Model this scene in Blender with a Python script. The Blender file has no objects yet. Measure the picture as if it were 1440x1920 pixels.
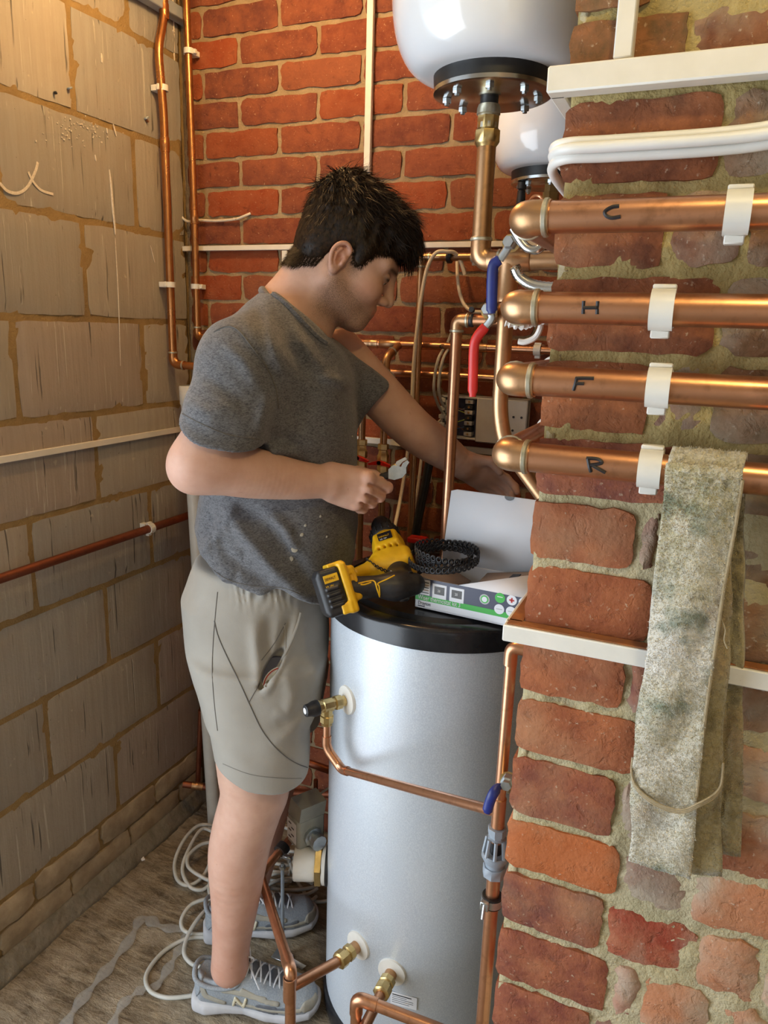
import bpy, math, random
import numpy as np
from mathutils import Matrix, Vector
from mathutils.bvhtree import BVHTree
scene = bpy.context.scene
COL = scene.collection
rng = np.random.default_rng(7); random.seed(7)
pi = math.pi
CAMH = 1.535                                   # eye height of the photographer above the floor
# ---------------------------------------------------------------- camera
FPX = 1393.4                                   # focal length in pixels of a 1440 x 1920 frame
CM = np.array([[0.91706235, 0.12222373, -0.37954974], [0.39760544, -0.20842221, 0.89357154], [0.03010906, -0.97037186, -0.23973298]])
# columns of CM are camera right / down / forward written in room axes (X along back wall, Y into the room, Z up)
cd = bpy.data.cameras.new('camera'); cam = bpy.data.objects.new('camera', cd); COL.objects.link(cam)
cd.sensor_fit = 'VERTICAL'; cd.sensor_height = 36.0; cd.lens = FPX / 1920 * 36.0; cd.clip_start = 0.02
_r, _d, _f = CM[:, 0], CM[:, 1], CM[:, 2]
cam.matrix_world = Matrix(((_r[0], -_d[0], -_f[0], 0), (_r[1], -_d[1], -_f[1], 0), (_r[2], -_d[2], -_f[2], CAMH), (0, 0, 0, 1)))
scene.camera = cam
# ---------------------------------------------------------------- light: daylight through the left doorway, warm bulbs under the ceiling, an added front fill
w = bpy.data.worlds.new('daylight'); scene.world = w; w.use_nodes = True
w.node_tree.nodes['Background'].inputs[0].default_value = (0.72, 0.86, 1.0, 1)
w.node_tree.nodes['Background'].inputs[1].default_value = 1.0
def bulb(name, loc, power, col, r=0.04):
    l = bpy.data.lights.new(name, 'POINT'); l.energy = power; l.color = col; l.shadow_soft_size = r
    o = bpy.data.objects.new(name, l); o.location = loc; COL.objects.link(o)
bulb('ceiling_bulb', (-0.93, 1.30, 2.38), 10.5, (1.0, 0.60, 0.24))
bulb('ceiling_bulb_front', (0.12, 0.16, 2.38), 9, (1.0, 0.76, 0.32))
def area_lamp(name, loc, aim, sx, sy, power, col):                                # area lamp, for the door daylight and the added front fill
    l = bpy.data.lights.new(name, 'AREA'); l.shape = 'RECTANGLE'; l.size = sx; l.size_y = sy; l.energy = power; l.color = col
    o = bpy.data.objects.new(name, l); o.location = loc; COL.objects.link(o)
    o.rotation_euler = (Vector(aim) - Vector(loc)).to_track_quat('-Z', 'Y').to_euler()
area_lamp('daylight_at_left_door', (-1.50, -0.12, 0.88), (-0.35, 0.72, 0.78), 1.35, 1.7, 22, (0.84, 0.92, 1.0))
area_lamp('front_fill', (0.45, -1.0, 1.15), (-0.5, 0.9, 0.7), 1.0, 1.2, 2.2, (0.84, 0.92, 1.0))  # fill lamp added for shirt and face, no window stands there
vs = scene.view_settings
scene.display_settings.display_device = 'sRGB'
vs.view_transform = 'Standard'; vs.look = 'None'; vs.gamma = 1.0; vs.use_curve_mapping = False
vs.exposure = 0.55
# ---------------------------------------------------------------- pixel to room
def ray(px, py):
    return CM @ np.array([(px - 720) / FPX, (py - 960) / FPX, 1.0])
def P(px, py, X=None, Y=None, Z=None, zc=None):
    q = ray(px, py)
    if zc is not None: p = q * zc
    elif X is not None: p = q * (X / q[0])
    elif Y is not None: p = q * (Y / q[1])
    else: p = q * ((Z - CAMH) / q[2])
    return p + np.array([0, 0, CAMH])
def Xat(px, Y, Z):                             # X of the point (X, Y, Z) seen in pixel column px
    k = (px - 720) / FPX
    a = CM[:, 0] - k * CM[:, 2]
    return -(a[1] * Y + a[2] * (Z - CAMH)) / a[0]
V = lambda *a: np.array(a, float)
def nrm(v): v = np.asarray(v, float); return v / (np.linalg.norm(v) + 1e-12)
# ---------------------------------------------------------------- mesh builder
class MB:
    def __init__(s): s.v = []; s.f = []
    def add(s, vs_, fs):
        b = len(s.v); s.v += [tuple(map(float, p)) for p in vs_]; s.f += [tuple(i + b for i in f) for f in fs]; return s
    def cbox(s, c, size, ch=0.001, ax=None):
        ax = np.eye(3) if ax is None else np.array([nrm(a) for a in ax]); h = np.array(size, float) / 2; ch = min(ch, *(h * 0.9))
        vs_ = []; idx = {}
        for sx in (-1, 1):
            for sy in (-1, 1):
                for sz in (-1, 1):
                    sg = np.array([sx, sy, sz])
                    for k in range(3):
                        q = h - ch; q[k] = h[k]; idx[(sx, sy, sz, k)] = len(vs_); vs_.append(c + (sg * q) @ ax)
        fs = []
        for k in range(3):
            a, b = [(1, 2), (2, 0), (0, 1)][k]
            for sg in (-1, 1):
                def g(sa, sb):
                    t = [0, 0, 0]; t[k] = sg; t[a] = sa; t[b] = sb; return idx[(*t, k)]
                q = [g(-1, -1), g(1, -1), g(1, 1), g(-1, 1)]
                fs.append(q if sg > 0 else q[::-1])
        for k in range(3):
            a, b = [(1, 2), (2, 0), (0, 1)][k]
            for sa in (-1, 1):
                for sb in (-1, 1):
                    def g(sk, f):
                        t = [0, 0, 0]; t[k] = sk; t[a] = sa; t[b] = sb; return idx[(*t, f)]
                    q = [g(-1, a), g(1, a), g(1, b), g(-1, b)]
                    fs.append(q if sa * sb < 0 else q[::-1])
        for sx in (-1, 1):
            for sy in (-1, 1):
                for sz in (-1, 1):
                    q = [idx[(sx, sy, sz, k)] for k in range(3)]
                    fs.append(q if sx * sy * sz > 0 else q[::-1])
        return s.add(vs_, fs)
    def tube(s, path, r, n=12, caps=True, closed=False, flat=None, up=None):
        path = [np.asarray(p, float) for p in path]; m = len(path)
        rs = r if hasattr(r, '__len__') else [r] * m
        T = []
        for i in range(m):
            if closed: t = path[(i + 1) % m] - path[i - 1]
            else: t = path[min(i + 1, m - 1)] - path[max(i - 1, 0)]
            T.append(nrm(t))
        u = np.cross(T[0], up if up is not None else ((0, 0, 1) if abs(T[0][2]) < 0.9 else (1, 0, 0))); u = nrm(u)
        vs_ = []
        for i in range(m):
            if up is not None: u = nrm(np.cross(T[i], up))
            else: u = nrm(u - T[i] * (u @ T[i]))
            w_ = np.cross(T[i], u)
            for k in range(n):
                a = 2 * pi * k / n
                vs_.append(path[i] + rs[i] * (math.cos(a) * u + math.sin(a) * w_ * (flat or 1)))
        fs = []
        for i in range(m if closed else m - 1):
            j = (i + 1) % m
            for k in range(n):
                l = (k + 1) % n; fs.append((i * n + k, i * n + l, j * n + l, j * n + k))
        if caps and not closed:
            fs.append(tuple(range(n))[::-1]); fs.append(tuple((m - 1) * n + k for k in range(n)))
        return s.add(vs_, fs)
    def lathe(s, o, axis, prof, n=32, rot=0, caps=True, poly=None):        # prof: (radius, distance along the axis)
        o = np.asarray(o, float); axis = nrm(axis)
        u = nrm(np.cross(axis, (0, 0, 1) if abs(axis[2]) < 0.9 else (1, 0, 0))); w_ = np.cross(axis, u)
        vs_ = []
        for r, h in prof:
            for k in range(n):
                a = 2 * pi * k / n + rot; vs_.append(o + axis * h + max(r, 1e-5) * (math.cos(a) * u + math.sin(a) * w_))
        fs = []
        for i in range(len(prof) - 1):
            for k in range(n):
                l = (k + 1) % n; fs.append((i * n + k, i * n + l, (i + 1) * n + l, (i + 1) * n + k))
        if caps:
            fs.append(tuple(range(n))[::-1]); fs.append(tuple((len(prof) - 1) * n + k for k in range(n)))
        return s.add(vs_, fs)
    def prism(s, pts, o, u, v, w_, depth):                                  # 2-D outline in (u, v), extruded along w
        o, u, v, w_ = map(lambda a: np.asarray(a, float), (o, u, v, w_)); n = len(pts)
        a = [o + u * p[0] + v * p[1] for p in pts]; b = [p + w_ * depth for p in a]
        fs = [tuple(range(n))[::-1], tuple(range(n, 2 * n))] + [(i, (i + 1) % n, n + (i + 1) % n, n + i) for i in range(n)]
        if np.cross(u, v) @ w_ < 0: fs = [f[::-1] for f in fs]
        return s.add(a + b, fs)
WORLD = {}
def obj(name, mb, mat, parent=None, sharp=40, kind=None, label=None, cat=None, group=None, at=None, attrs=None):
    if isinstance(mb, MB): v = np.array(mb.v); f = mb.f
    else: v, f = mb
    lo = v.min(0); hi = v.max(0)
    o0 = np.array(at, float) if at is not None else np.array([(lo[0] + hi[0]) / 2, (lo[1] + hi[1]) / 2, lo[2]])
    me = bpy.data.meshes.new(name)
    if isinstance(f, np.ndarray):
        n = len(f); w_ = f.shape[1]
        me.vertices.add(len(v)); me.vertices.foreach_set('co', (v - o0).astype(np.float32).ravel())
        me.loops.add(n * w_); me.loops.foreach_set('vertex_index', f.astype(np.int32).ravel())
        me.polygons.add(n); me.polygons.foreach_set('loop_start', np.arange(0, n * w_, w_, dtype=np.int32))
        me.update(calc_edges=True); me.validate()
    else:
        me.from_pydata([tuple(p) for p in (v - o0)], [], f)
    me.polygons.foreach_set('use_smooth', np.ones(len(me.polygons), dtype=bool))
    if sharp: me.set_sharp_from_angle(angle=math.radians(sharp))
    for k, val in (attrs or {}).items():
        a = me.attributes.new(k, 'FLOAT', 'POINT'); a.data.foreach_set('value', np.asarray(val, np.float32))
    me.materials.append(mat)
    o = bpy.data.objects.new(name, me); COL.objects.link(o)
    return place(o, o0, parent, kind, label, cat, group)
def place(o, o0, parent=None, kind=None, label=None, cat=None, group=None):
    o0 = np.asarray(o0, float)
    if parent is not None: o.parent = parent; o.location = o0 - WORLD[parent]
    else: o.location = o0
    WORLD[o] = o0
    if kind: o['kind'] = kind
    if label: o['label'] = label
    if cat: o['category'] = cat
    if group: o['group'] = group
    return o
def thing(name, label, cat, loc, group=None):
    o = bpy.data.objects.new(name, None); o.empty_display_size = 0.05; COL.objects.link(o)
    return place(o, loc, None, None, label, cat, group)
def fillet(pts, rad, n=6):
    pts = [np.asarray(p, float) for p in pts]; out = [pts[0]]
    for i in range(1, len(pts) - 1):
        a, b, c = pts[i - 1], pts[i], pts[i + 1]
        u, v = nrm(a - b), nrm(c - b); r = min(rad, np.linalg.norm(a - b) * 0.48, np.linalg.norm(c - b) * 0.48)
        p0, p1 = b + u * r, b + v * r
        for k in range(n + 1):
            t = k / n; out.append((1 - t) ** 2 * p0 + 2 * t * (1 - t) * b + t * t * p1)
    out.append(pts[-1]); return out
def spline(pts, n=8, closed=False):                                         # Catmull-Rom
    pts = [np.asarray(p, float) for p in pts]; m = len(pts); out = []
    for i in range(m if closed else m - 1):
        if closed: p0, p1, p2, p3 = pts[i - 1], pts[i], pts[(i + 1) % m], pts[(i + 2) % m]
        else: p0, p1, p2, p3 = pts[max(i - 1, 0)], pts[i], pts[i + 1], pts[min(i + 2, m - 1)]
        for k in range(n):
            t = k / n
            out.append(0.5 * (2 * p1 + (p2 - p0) * t + (2 * p0 - 5 * p1 + 4 * p2 - p3) * t * t + (3 * p1 - p0 - 3 * p2 + p3) * t ** 3))
    if not closed: out.append(pts[-1])
    return out
# ---------------------------------------------------------------- materials
def srgb(r, g, b):
    f = lambda c: (c / 255 / 12.92) if c <= 10 else ((c / 255 + 0.055) / 1.055) ** 2.4
    return (f(r), f(g), f(b))
class NT:
    def __init__(s, name):
        s.m = bpy.data.materials.new(name); s.m.use_nodes = True; s.t = s.m.node_tree; s.b = s.t.nodes['Principled BSDF']
    def n(s, typ, ins=None, **kw):
        nd = s.t.nodes.new(typ)
        for k, v in kw.items(): setattr(nd, k, v)
        for k, v in (ins or {}).items(): s.set(nd.inputs[k], v)
        return nd
    def set(s, sock, v):
        if isinstance(v, bpy.types.NodeSocket): s.t.links.new(v, sock)
        elif isinstance(v, (tuple, list)) and len(v) == 3 and sock.type == 'RGBA': sock.default_value = (*v, 1)
        else: sock.default_value = v
    def p(s, **kw):
        for k, v in kw.items(): s.set(s.b.inputs[k.replace('_', ' ')], v)
    def coords(s, stretch=(1, 1, 1), rand=True):
        tc = s.n('ShaderNodeTexCoord'); mp = s.n('ShaderNodeMapping', {'Vector': tc.outputs['Object'], 'Scale': stretch})
        if rand:
            oi = s.n('ShaderNodeObjectInfo'); ml = s.n('ShaderNodeMath', {0: oi.outputs['Random'], 1: 37.0}, operation='MULTIPLY')
            s.set(mp.inputs['Location'], ml.outputs[0])
        return mp.outputs[0]
    def noise(s, co, scale, detail=4, rough=0.55, dist=0.0):
        return s.n('ShaderNodeTexNoise', {'Vector': co, 'Scale': scale, 'Detail': detail, 'Roughness': rough, 'Distortion': dist}).outputs['Fac']
    def ramp(s, fac, *stops):
        r = s.n('ShaderNodeValToRGB', {'Fac': fac}); e = r.color_ramp.elements
        while len(e) < len(stops): e.new(0.5)
        for el, (pos, c) in zip(e, stops): el.position = pos; el.color = (*c, 1) if hasattr(c, '__len__') else (c, c, c, 1)
        return r.outputs['Color']
    def mix(s, fac, a, b, mode='MIX'):
        m = s.n('ShaderNodeMix', data_type='RGBA', blend_type=mode); s.set(m.inputs[0], fac); s.set(m.inputs[6], a); s.set(m.inputs[7], b); return m.outputs[2]
    def math(s, op, a, b=0.0):
        m = s.n('ShaderNodeMath', operation=op); s.set(m.inputs[0], a); s.set(m.inputs[1], b); return m.outputs[0]
    def bump(s, h, strength=0.4, dist=0.002):
        b = s.n('ShaderNodeBump', {'Height': h, 'Strength': strength, 'Distance': dist}); s.p(Normal=b.outputs[0])
    def attr(s, name): return s.n('ShaderNodeAttribute', attribute_name=name).outputs['Fac']
def simple(name, c1, c2=None, scale=30, rough=0.5, metal=0.0, bump=0.0, bscale=120, stretch=(1, 1, 1), lo=0.35, hi=0.65, rvar=0.0, bdist=0.001, **kw):
    t = NT(name); co = t.coords(stretch); nz = t.noise(co, scale)
    t.p(Base_Color=t.ramp(nz, (lo, c1), (hi, c2 or c1)), Metallic=metal, Roughness=rough, **kw)
    if rvar: t.p(Roughness=t.math('ADD', t.math('MULTIPLY', nz, rvar), rough - rvar / 2))
    if bump: t.bump(t.noise(co, bscale, 5), bump, bdist)
    return t.m
MAT = {}
def mat_copper(name, a, b, c, rough):
    t = NT(name); co = t.coords((1, 1, 1)); n1 = t.noise(co, 14, 5, 0.6); n2 = t.noise(co, 70, 4)
    base = t.mix(t.ramp(n1, (0.35, 0.0), (0.7, 1.0)), a, b); base = t.mix(t.ramp(n2, (0.56, 0.0), (0.75, 0.6)), base, c)
    t.p(Base_Color=base, Metallic=0.92, Roughness=t.math('ADD', t.math('MULTIPLY', n1, 0.22), rough - 0.11)); t.bump(n2, 0.06, 0.0006)
    return t.m
MAT['copper'] = mat_copper('copper', (0.66, 0.34, 0.20), (0.52, 0.25, 0.13), (0.32, 0.15, 0.075), 0.31)
MAT['copper_corner'] = mat_copper('copper_corner', (0.55, 0.25, 0.095), (0.40, 0.17, 0.06), (0.24, 0.10, 0.04), 0.30)  # darker copper copy, the corner's dark surroundings put into its colour
MAT['copper_old'] = mat_copper('copper_old', (0.60, 0.36, 0.20), (0.45, 0.25, 0.12), (0.28, 0.17, 0.08), 0.36)
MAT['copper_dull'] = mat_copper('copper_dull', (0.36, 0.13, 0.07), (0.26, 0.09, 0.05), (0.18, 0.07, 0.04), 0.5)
MAT['solder'] = simple('solder', (0.62, 0.60, 0.50), (0.45, 0.42, 0.30), 90, 0.4, 0.8)
MAT['brass'] = simple('brass', (0.72, 0.55, 0.26), (0.52, 0.38, 0.16), 40, 0.32, 0.95)
MAT['chrome'] = simple('chrome', (0.72, 0.72, 0.70), (0.55, 0.55, 0.54), 25, 0.22, 1.0)
MAT['zinc'] = simple('zinc', (0.55, 0.58, 0.60), (0.42, 0.46, 0.47), 60, 0.35, 0.95)
MAT['white_plastic'] = simple('white_plastic', (0.80, 0.78, 0.72), (0.74, 0.72, 0.66), 30, 0.38)
MAT['cream_cable'] = simple('cream_cable', (0.78, 0.70, 0.58), (0.70, 0.62, 0.50), 30, 0.42)
MAT['grey_cable'] = simple('grey_cable', (0.60, 0.60, 0.56), (0.50, 0.50, 0.45), 30, 0.42)
MAT['white_cable'] = simple('white_cable', (0.82, 0.81, 0.78), (0.76, 0.75, 0.70), 20, 0.4)
MAT['trunking'] = simple('trunking', (0.80, 0.76, 0.68), (0.74, 0.70, 0.61), 25, 0.45)
MAT['drain'] = simple('drain', (0.62, 0.60, 0.54), (0.54, 0.51, 0.45), 12, 0.42)
MAT['tank'] = simple('tank_paint', (0.84, 0.86, 0.88), (0.80, 0.82, 0.85), 8, 0.14, Coat_Weight=0.6, Coat_Roughness=0.05)
MAT['rubber'] = simple('rubber', (0.012, 0.012, 0.013), (0.02, 0.02, 0.02), 60, 0.42)
MAT['black'] = simple('black_plastic', (0.012, 0.012, 0.014), (0.022, 0.022, 0.025), 90, 0.45, bump=0.15, bscale=500, bdist=0.0004)
MAT['black_gloss'] = simple('black_gloss', (0.010, 0.011, 0.014), (0.018, 0.019, 0.022), 30, 0.24)
MAT['grey_plastic'] = simple('grey_plastic', (0.30, 0.35, 0.40), (0.26, 0.30, 0.35), 40, 0.42)
MAT['box_grey'] = simple('box_grey', (0.34, 0.34, 0.29), (0.29, 0.29, 0.25), 30, 0.45)
MAT['panel_grey'] = simple('panel_grey', (0.50, 0.50, 0.50), (0.45, 0.45, 0.45), 30, 0.45)
MAT['yellow'] = simple('yellow_plastic', (0.86, 0.50, 0.012), (0.78, 0.43, 0.01), 40, 0.38, bump=0.06, bscale=400)
MAT['red_lever'] = simple('red_lever', (0.58, 0.022, 0.016), (0.5, 0.016, 0.012), 30, 0.33)
MAT['blue_lever'] = simple('blue_lever', (0.012, 0.025, 0.19), (0.01, 0.018, 0.13), 30, 0.38)
MAT['ink'] = simple('ink', (0.012, 0.009, 0.012), None, 30, 0.5)
MAT['white_ink'] = simple('white_ink', (0.8, 0.8, 0.8), None, 30, 0.5)
MAT['card_white'] = simple('card_white', (0.80, 0.82, 0.86), (0.76, 0.78, 0.82), 6, 0.5)
MAT['card_navy'] = simple('card_navy', (0.055, 0.060, 0.105), (0.05, 0.055, 0.095), 6, 0.35)
MAT['card_green'] = simple('card_green', (0.05, 0.46, 0.06), (0.05, 0.42, 0.06), 6, 0.4)
MAT['card_grey'] = simple('card_grey', (0.10, 0.095, 0.09), (0.07, 0.07, 0.07), 6, 0.4)
MAT['card_brown'] = simple('card_brown', (0.46, 0.34, 0.26), (0.40, 0.29, 0.22), 10, 0.8)
MAT['label'] = simple('label', (0.76, 0.77, 0.80), None, 6, 0.4)
MAT['ochre_dust'] = simple('ochre_dust', (0.36, 0.13, 0.035), (0.22, 0.09, 0.04), 45, 0.85, bump=0.4, bscale=160)
MAT['clear'] = simple('clear_film', (0.75, 0.75, 0.72), None, 20, 0.25, Transmission_Weight=0.55, Alpha=0.42, bump=0.4, bscale=60)
MAT['green_wire'] = simple('green_wire', (0.35, 0.40, 0.04), None, 20, 0.4)
MAT['blue_wire'] = simple('blue_wire', (0.02, 0.06, 0.16), None, 20, 0.4)
MAT['brown_wire'] = simple('brown_wire', (0.16, 0.055, 0.02), None, 20, 0.4)
t = NT('galvanised_jacket'); co = t.coords((1, 1, 0.35)); n1 = t.noise(co, 240, 3); n2 = t.noise(co, 7, 3); n3 = t.noise(t.coords((1, 1, 1)), 420, 2)
t.p(Base_Color=t.mix(t.ramp(n3, (0.4, 0.0), (0.66, 1.0)), t.ramp(n2, (0.35, (0.55, 0.60, 0.66)), (0.65, (0.60, 0.65, 0.71))), (0.68, 0.73, 0.78)), Metallic=0.36, Roughness=t.math('ADD', t.math('MULTIPLY', n1, 0.16), 0.36)); t.bump(n1, 0.05, 0.0004); MAT['jacket'] = t.m
# brick: base colour from the object's own colour, speckle, pits and chipped arris
def mat_brick(name, light, dark, pit, smear, smear_amt, bump=0.7):
    t = NT(name); co = t.coords(); oi = t.n('ShaderNodeObjectInfo')
    n1 = t.noise(co, 26, 6, 0.65); n2 = t.noise(co, 9, 4); n3 = t.noise(co, 190, 4); n4 = t.noise(co, 55, 5, 0.6, 0.6)
    base = t.mix(t.ramp(n1, (0.34, 0.0), (0.68, 1.0)), oi.outputs['Color'], t.mix(0.55, oi.outputs['Color'], light))
    base = t.mix(t.ramp(n4, (0.62, 0.0), (0.78, 0.6)), base, dark)
    base = t.mix(t.ramp(n3, (0.64, 0.0), (0.74, 0.55)), base, pit)
    base = t.mix(t.ramp(n2, (0.58 - smear_amt * 0.2, 0.0), (0.80 - smear_amt * 0.2, smear_amt)), base, smear)
    t.p(Base_Color=base, Roughness=0.88, Specular_IOR_Level=0.25)
    h = t.math('ADD', t.math('MULTIPLY', n3, 0.5), t.math('ADD', t.math('MULTIPLY', n1, 0.8), t.math('MULTIPLY', t.ramp(n4, (0.55, 1.0), (0.7, 0.0)), 0.45)))
    t.bump(h, bump, 0.004); return t.m
MAT['brick'] = mat_brick('red_brick', (0.34, 0.11, 0.045), (0.07, 0.025, 0.018), (0.55, 0.36, 0.22), (0.34, 0.14, 0.07), 0.15)
MAT['brick_old'] = mat_brick('old_brick', (0.52, 0.19, 0.08), (0.10, 0.05, 0.04), (0.62, 0.50, 0.36), (0.42, 0.30, 0.18), 0.35, 0.55)
MAT['brick_rubble'] = mat_brick('rubble_brick', (0.45, 0.22, 0.12), (0.12, 0.08, 0.06), (0.66, 0.60, 0.50), (0.46, 0.40, 0.30), 0.75, 0.7)
def mat_mortar(name, a, b, c):
    t = NT(name); co = t.coords(rand=False); n1 = t.noise(co, 30, 6, 0.65); n2 = t.noise(co, 6, 4); n3 = t.noise(co, 240, 4)
    base = t.mix(t.ramp(n1, (0.35, 0.0), (0.65, 1.0)), a, b); base = t.mix(t.ramp(n2, (0.45, 0.0), (0.7, 0.7)), base, c)
    t.p(Base_Color=base, Roughness=0.92, Specular_IOR_Level=0.2); t.bump(t.math('ADD', n1, t.math('MULTIPLY', n3, 0.5)), 0.9, 0.004); return t.m
MAT['mortar'] = mat_mortar('mortar_tan', (0.38, 0.29, 0.18), (0.30, 0.22, 0.12), (0.25, 0.16, 0.08))
MAT['mortar_pale'] = mat_mortar('mortar_pale', (0.54, 0.46, 0.30), (0.42, 0.36, 0.22), (0.38, 0.32, 0.15))
MAT['mortar_lamplit'] = mat_mortar('mortar_lamplit', (0.50, 0.39, 0.17), (0.36, 0.28, 0.12), (0.27, 0.22, 0.085))  # upper pier mortar, the warm lamp light painted into its colour
MAT['mortar_ochre'] = mat_mortar('mortar_ochre', (0.34, 0.23, 0.10), (0.27, 0.18, 0.075), (0.22, 0.15, 0.075))
# concrete block: vertical drag marks, splashes
t = NT('concrete_block'); co = t.coords(); oi = t.n('ShaderNodeObjectInfo')
st = t.coords((55, 55, 2.2)); v1 = t.noise(st, 1.6, 4, 0.6); sc = t.n('ShaderNodeMapping', {'Vector': t.coords((95, 95, 3.0)), 'Rotation': (0, 0, 0)}).outputs[0]; v2 = t.noise(sc, 1.1, 2, 0.5)
n2 = t.noise(co, 7, 5, 0.6); n3 = t.noise(co, 150, 4); n4 = t.noise(co, 34, 3)
base = t.mix(t.ramp(v1, (0.3, 0.0), (0.7, 1.0)), t.mix(0.25, oi.outputs['Color'], (0.16, 0.13, 0.10)), oi.outputs['Color'])
base = t.mix(t.ramp(n2, (0.45, 0.0), (0.75, 0.45)), base, (0.33, 0.27, 0.21))
base = t.mix(t.ramp(v2, (0.66, 0.0), (0.72, 0.75)), base, (0.05, 0.045, 0.04)); base = t.mix(t.ramp(n3, (0.70, 0.0), (0.76, 0.7)), base, (0.07, 0.06, 0.05))
base = t.mix(t.ramp(n4, (0.70, 0.0), (0.76, 0.5)), base, (0.58, 0.50, 0.38))
v3 = t.noise(t.n('ShaderNodeMapping', {'Vector': t.coords((120, 120, 2.4)), 'Rotation': (0.05, 0.03, 0)}).outputs[0], 1.3, 2, 0.5, 0.4)
base = t.mix(t.ramp(v3, (0.675, 0.0), (0.70, 0.55)), base, (0.55, 0.52, 0.46))
t.p(Base_Color=base, Roughness=0.9, Specular_IOR_Level=0.2); t.bump(t.math('ADD', t.math('MULTIPLY', v1, 0.8), t.math('SUBTRACT', t.math('MULTIPLY', n3, 0.4), t.ramp(v2, (0.66, 0.0), (0.72, 0.6)))), 0.55, 0.003); MAT['block'] = t.m
MAT['painted_brick'] = simple('painted_brick', (0.46, 0.37, 0.25), (0.30, 0.23, 0.15), 16, 0.85, bump=0.6, bscale=70, bdist=0.003)
MAT['footing'] = simple('footing', (0.26, 0.23, 0.18), (0.17, 0.15, 0.11), 14, 0.92, bump=0.9, bscale=50, bdist=0.006)
t = NT('concrete_floor'); co = t.coords((1, 1, 1), False); st = t.n('ShaderNodeMapping', {'Vector': t.n('ShaderNodeTexCoord').outputs['Object'], 'Rotation': (0, 0, 0.9), 'Scale': (3, 15, 1)}).outputs[0]
n1 = t.noise(co, 9, 6, 0.65); n2 = t.noise(st, 4, 5, 0.62, 0.5); n3 = t.noise(co, 120, 5, 0.7); n4 = t.noise(co, 2.2, 3)
base = t.mix(t.ramp(n2, (0.34, 0.0), (0.66, 1.0)), (0.11, 0.076, 0.042), (0.34, 0.27, 0.175)); base = t.mix(t.ramp(n1, (0.45, 0.0), (0.72, 0.8)), base, (0.52, 0.45, 0.34))
base = t.mix(t.ramp(n3, (0.58, 0.0), (0.72, 0.5)), base, (0.54, 0.49, 0.40)); base = t.mix(t.ramp(n4, (0.5, 0.0), (0.72, 0.5)), base, (0.12, 0.08, 0.045))
t.p(Base_Color=base, Roughness=0.85); t.bump(t.math('ADD', t.math('MULTIPLY', n3, 0.6), t.math('ADD', n1, n2)), 0.8, 0.008); MAT['floor'] = t.m
MAT['ceiling'] = simple('ceiling_board', (0.55, 0.50, 0.42), (0.48, 0.43, 0.36), 5, 0.9)
MAT['plaster'] = simple('plaster', (0.50, 0.47, 0.42), (0.44, 0.41, 0.36), 6, 0.9)
# cloth, skin, hair
t = NT('heather_cotton'); co = t.coords((1, 1, 2.6), False); n1 = t.noise(co, 230, 4, 0.75); n2 = t.noise(co, 70, 4, 0.6); n3 = t.noise(t.coords(rand=False), 9, 4)
base = t.mix(t.ramp(n1, (0.36, 0.0), (0.64, 1.0)), (0.042, 0.042, 0.047), (0.175, 0.176, 0.186)); base = t.mix(t.ramp(n2, (0.42, 0.0), (0.7, 0.45)), base, (0.20, 0.20, 0.21))
base = t.mix(t.ramp(n3, (0.70, 0.0), (0.78, 0.35)), base, (0.28, 0.27, 0.24))
t.p(Base_Color=base, Roughness=0.9, Sheen_Weight=0.25, Specular_IOR_Level=0.15); t.bump(t.math('ADD', n1, t.math('MULTIPLY', t.noise(t.coords(rand=False), 38, 3), 1.6)), 0.35, 0.003); MAT['shirt'] = t.m
t = NT('shorts_jersey'); co = t.coords(rand=False); n1 = t.noise(co, 520, 2); n2 = t.noise(co, 8, 4)
t.p(Base_Color=t.ramp(n2, (0.35, (0.295, 0.270, 0.230)), (0.65, (0.335, 0.310, 0.268))), Roughness=0.75, Sheen_Weight=0.2, Specular_IOR_Level=0.25); t.bump(t.math('ADD', t.math('MULTIPLY', n1, 0.3), t.noise(co, 22, 3)), 0.22, 0.003); MAT['shorts'] = t.m
MAT['stitch'] = simple('stitch_thread', (0.20, 0.185, 0.16), None, 60, 0.85)
MAT['seam'] = simple('seam_thread', (0.11, 0.10, 0.09), None, 60, 0.85)
t = NT('skin'); co = t.coords(rand=False); n1 = t.noise(co, 26, 4); n2 = t.noise(co, 330, 3); n3 = t.noise(co, 760, 3, 0.6); n4 = t.noise(co, 60, 3)
base = t.ramp(n1, (0.35, (0.55, 0.325, 0.235)), (0.65, (0.61, 0.38, 0.285)))
base = t.mix(t.math('MULTIPLY', t.attr('red'), 0.75), base, (0.54, 0.17, 0.11))
base = t.mix(t.ramp(n4, (0.70, 0.0), (0.76, 0.35)), base, (0.36, 0.16, 0.09))
bd = t.math('MULTIPLY', t.attr('beard'), t.ramp(n3, (0.42, 0.30), (0.62, 0.95)))
base = t.mix(bd, base, (0.15, 0.098, 0.066))
base = t.mix(t.attr('dark'), base, (0.03, 0.017, 0.012))
t.p(Base_Color=base, Roughness=0.52, Subsurface_Weight=0.12, Subsurface_Radius=(0.6, 0.25, 0.12), Subsurface_Scale=0.01, Specular_IOR_Level=0.35); t.bump(t.math('ADD', n2, t.math('MULTIPLY', n3, 0.5)), 0.12, 0.001); MAT['skin'] = t.m
t = NT('brown_hair'); co = t.coords(rand=False); n1 = t.noise(co, 160, 3)
t.p(Base_Color=t.ramp(n1, (0.35, (0.008, 0.005, 0.0032)), (0.7, (0.032, 0.017, 0.008))), Roughness=0.5, Specular_IOR_Level=0.22); MAT['hair'] = t.m
MAT['eye'] = simple('eye', (0.5, 0.46, 0.42), None, 20, 0.15); MAT['iris'] = simple('iris', (0.01, 0.008, 0.006), None, 20, 0.1)
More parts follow.
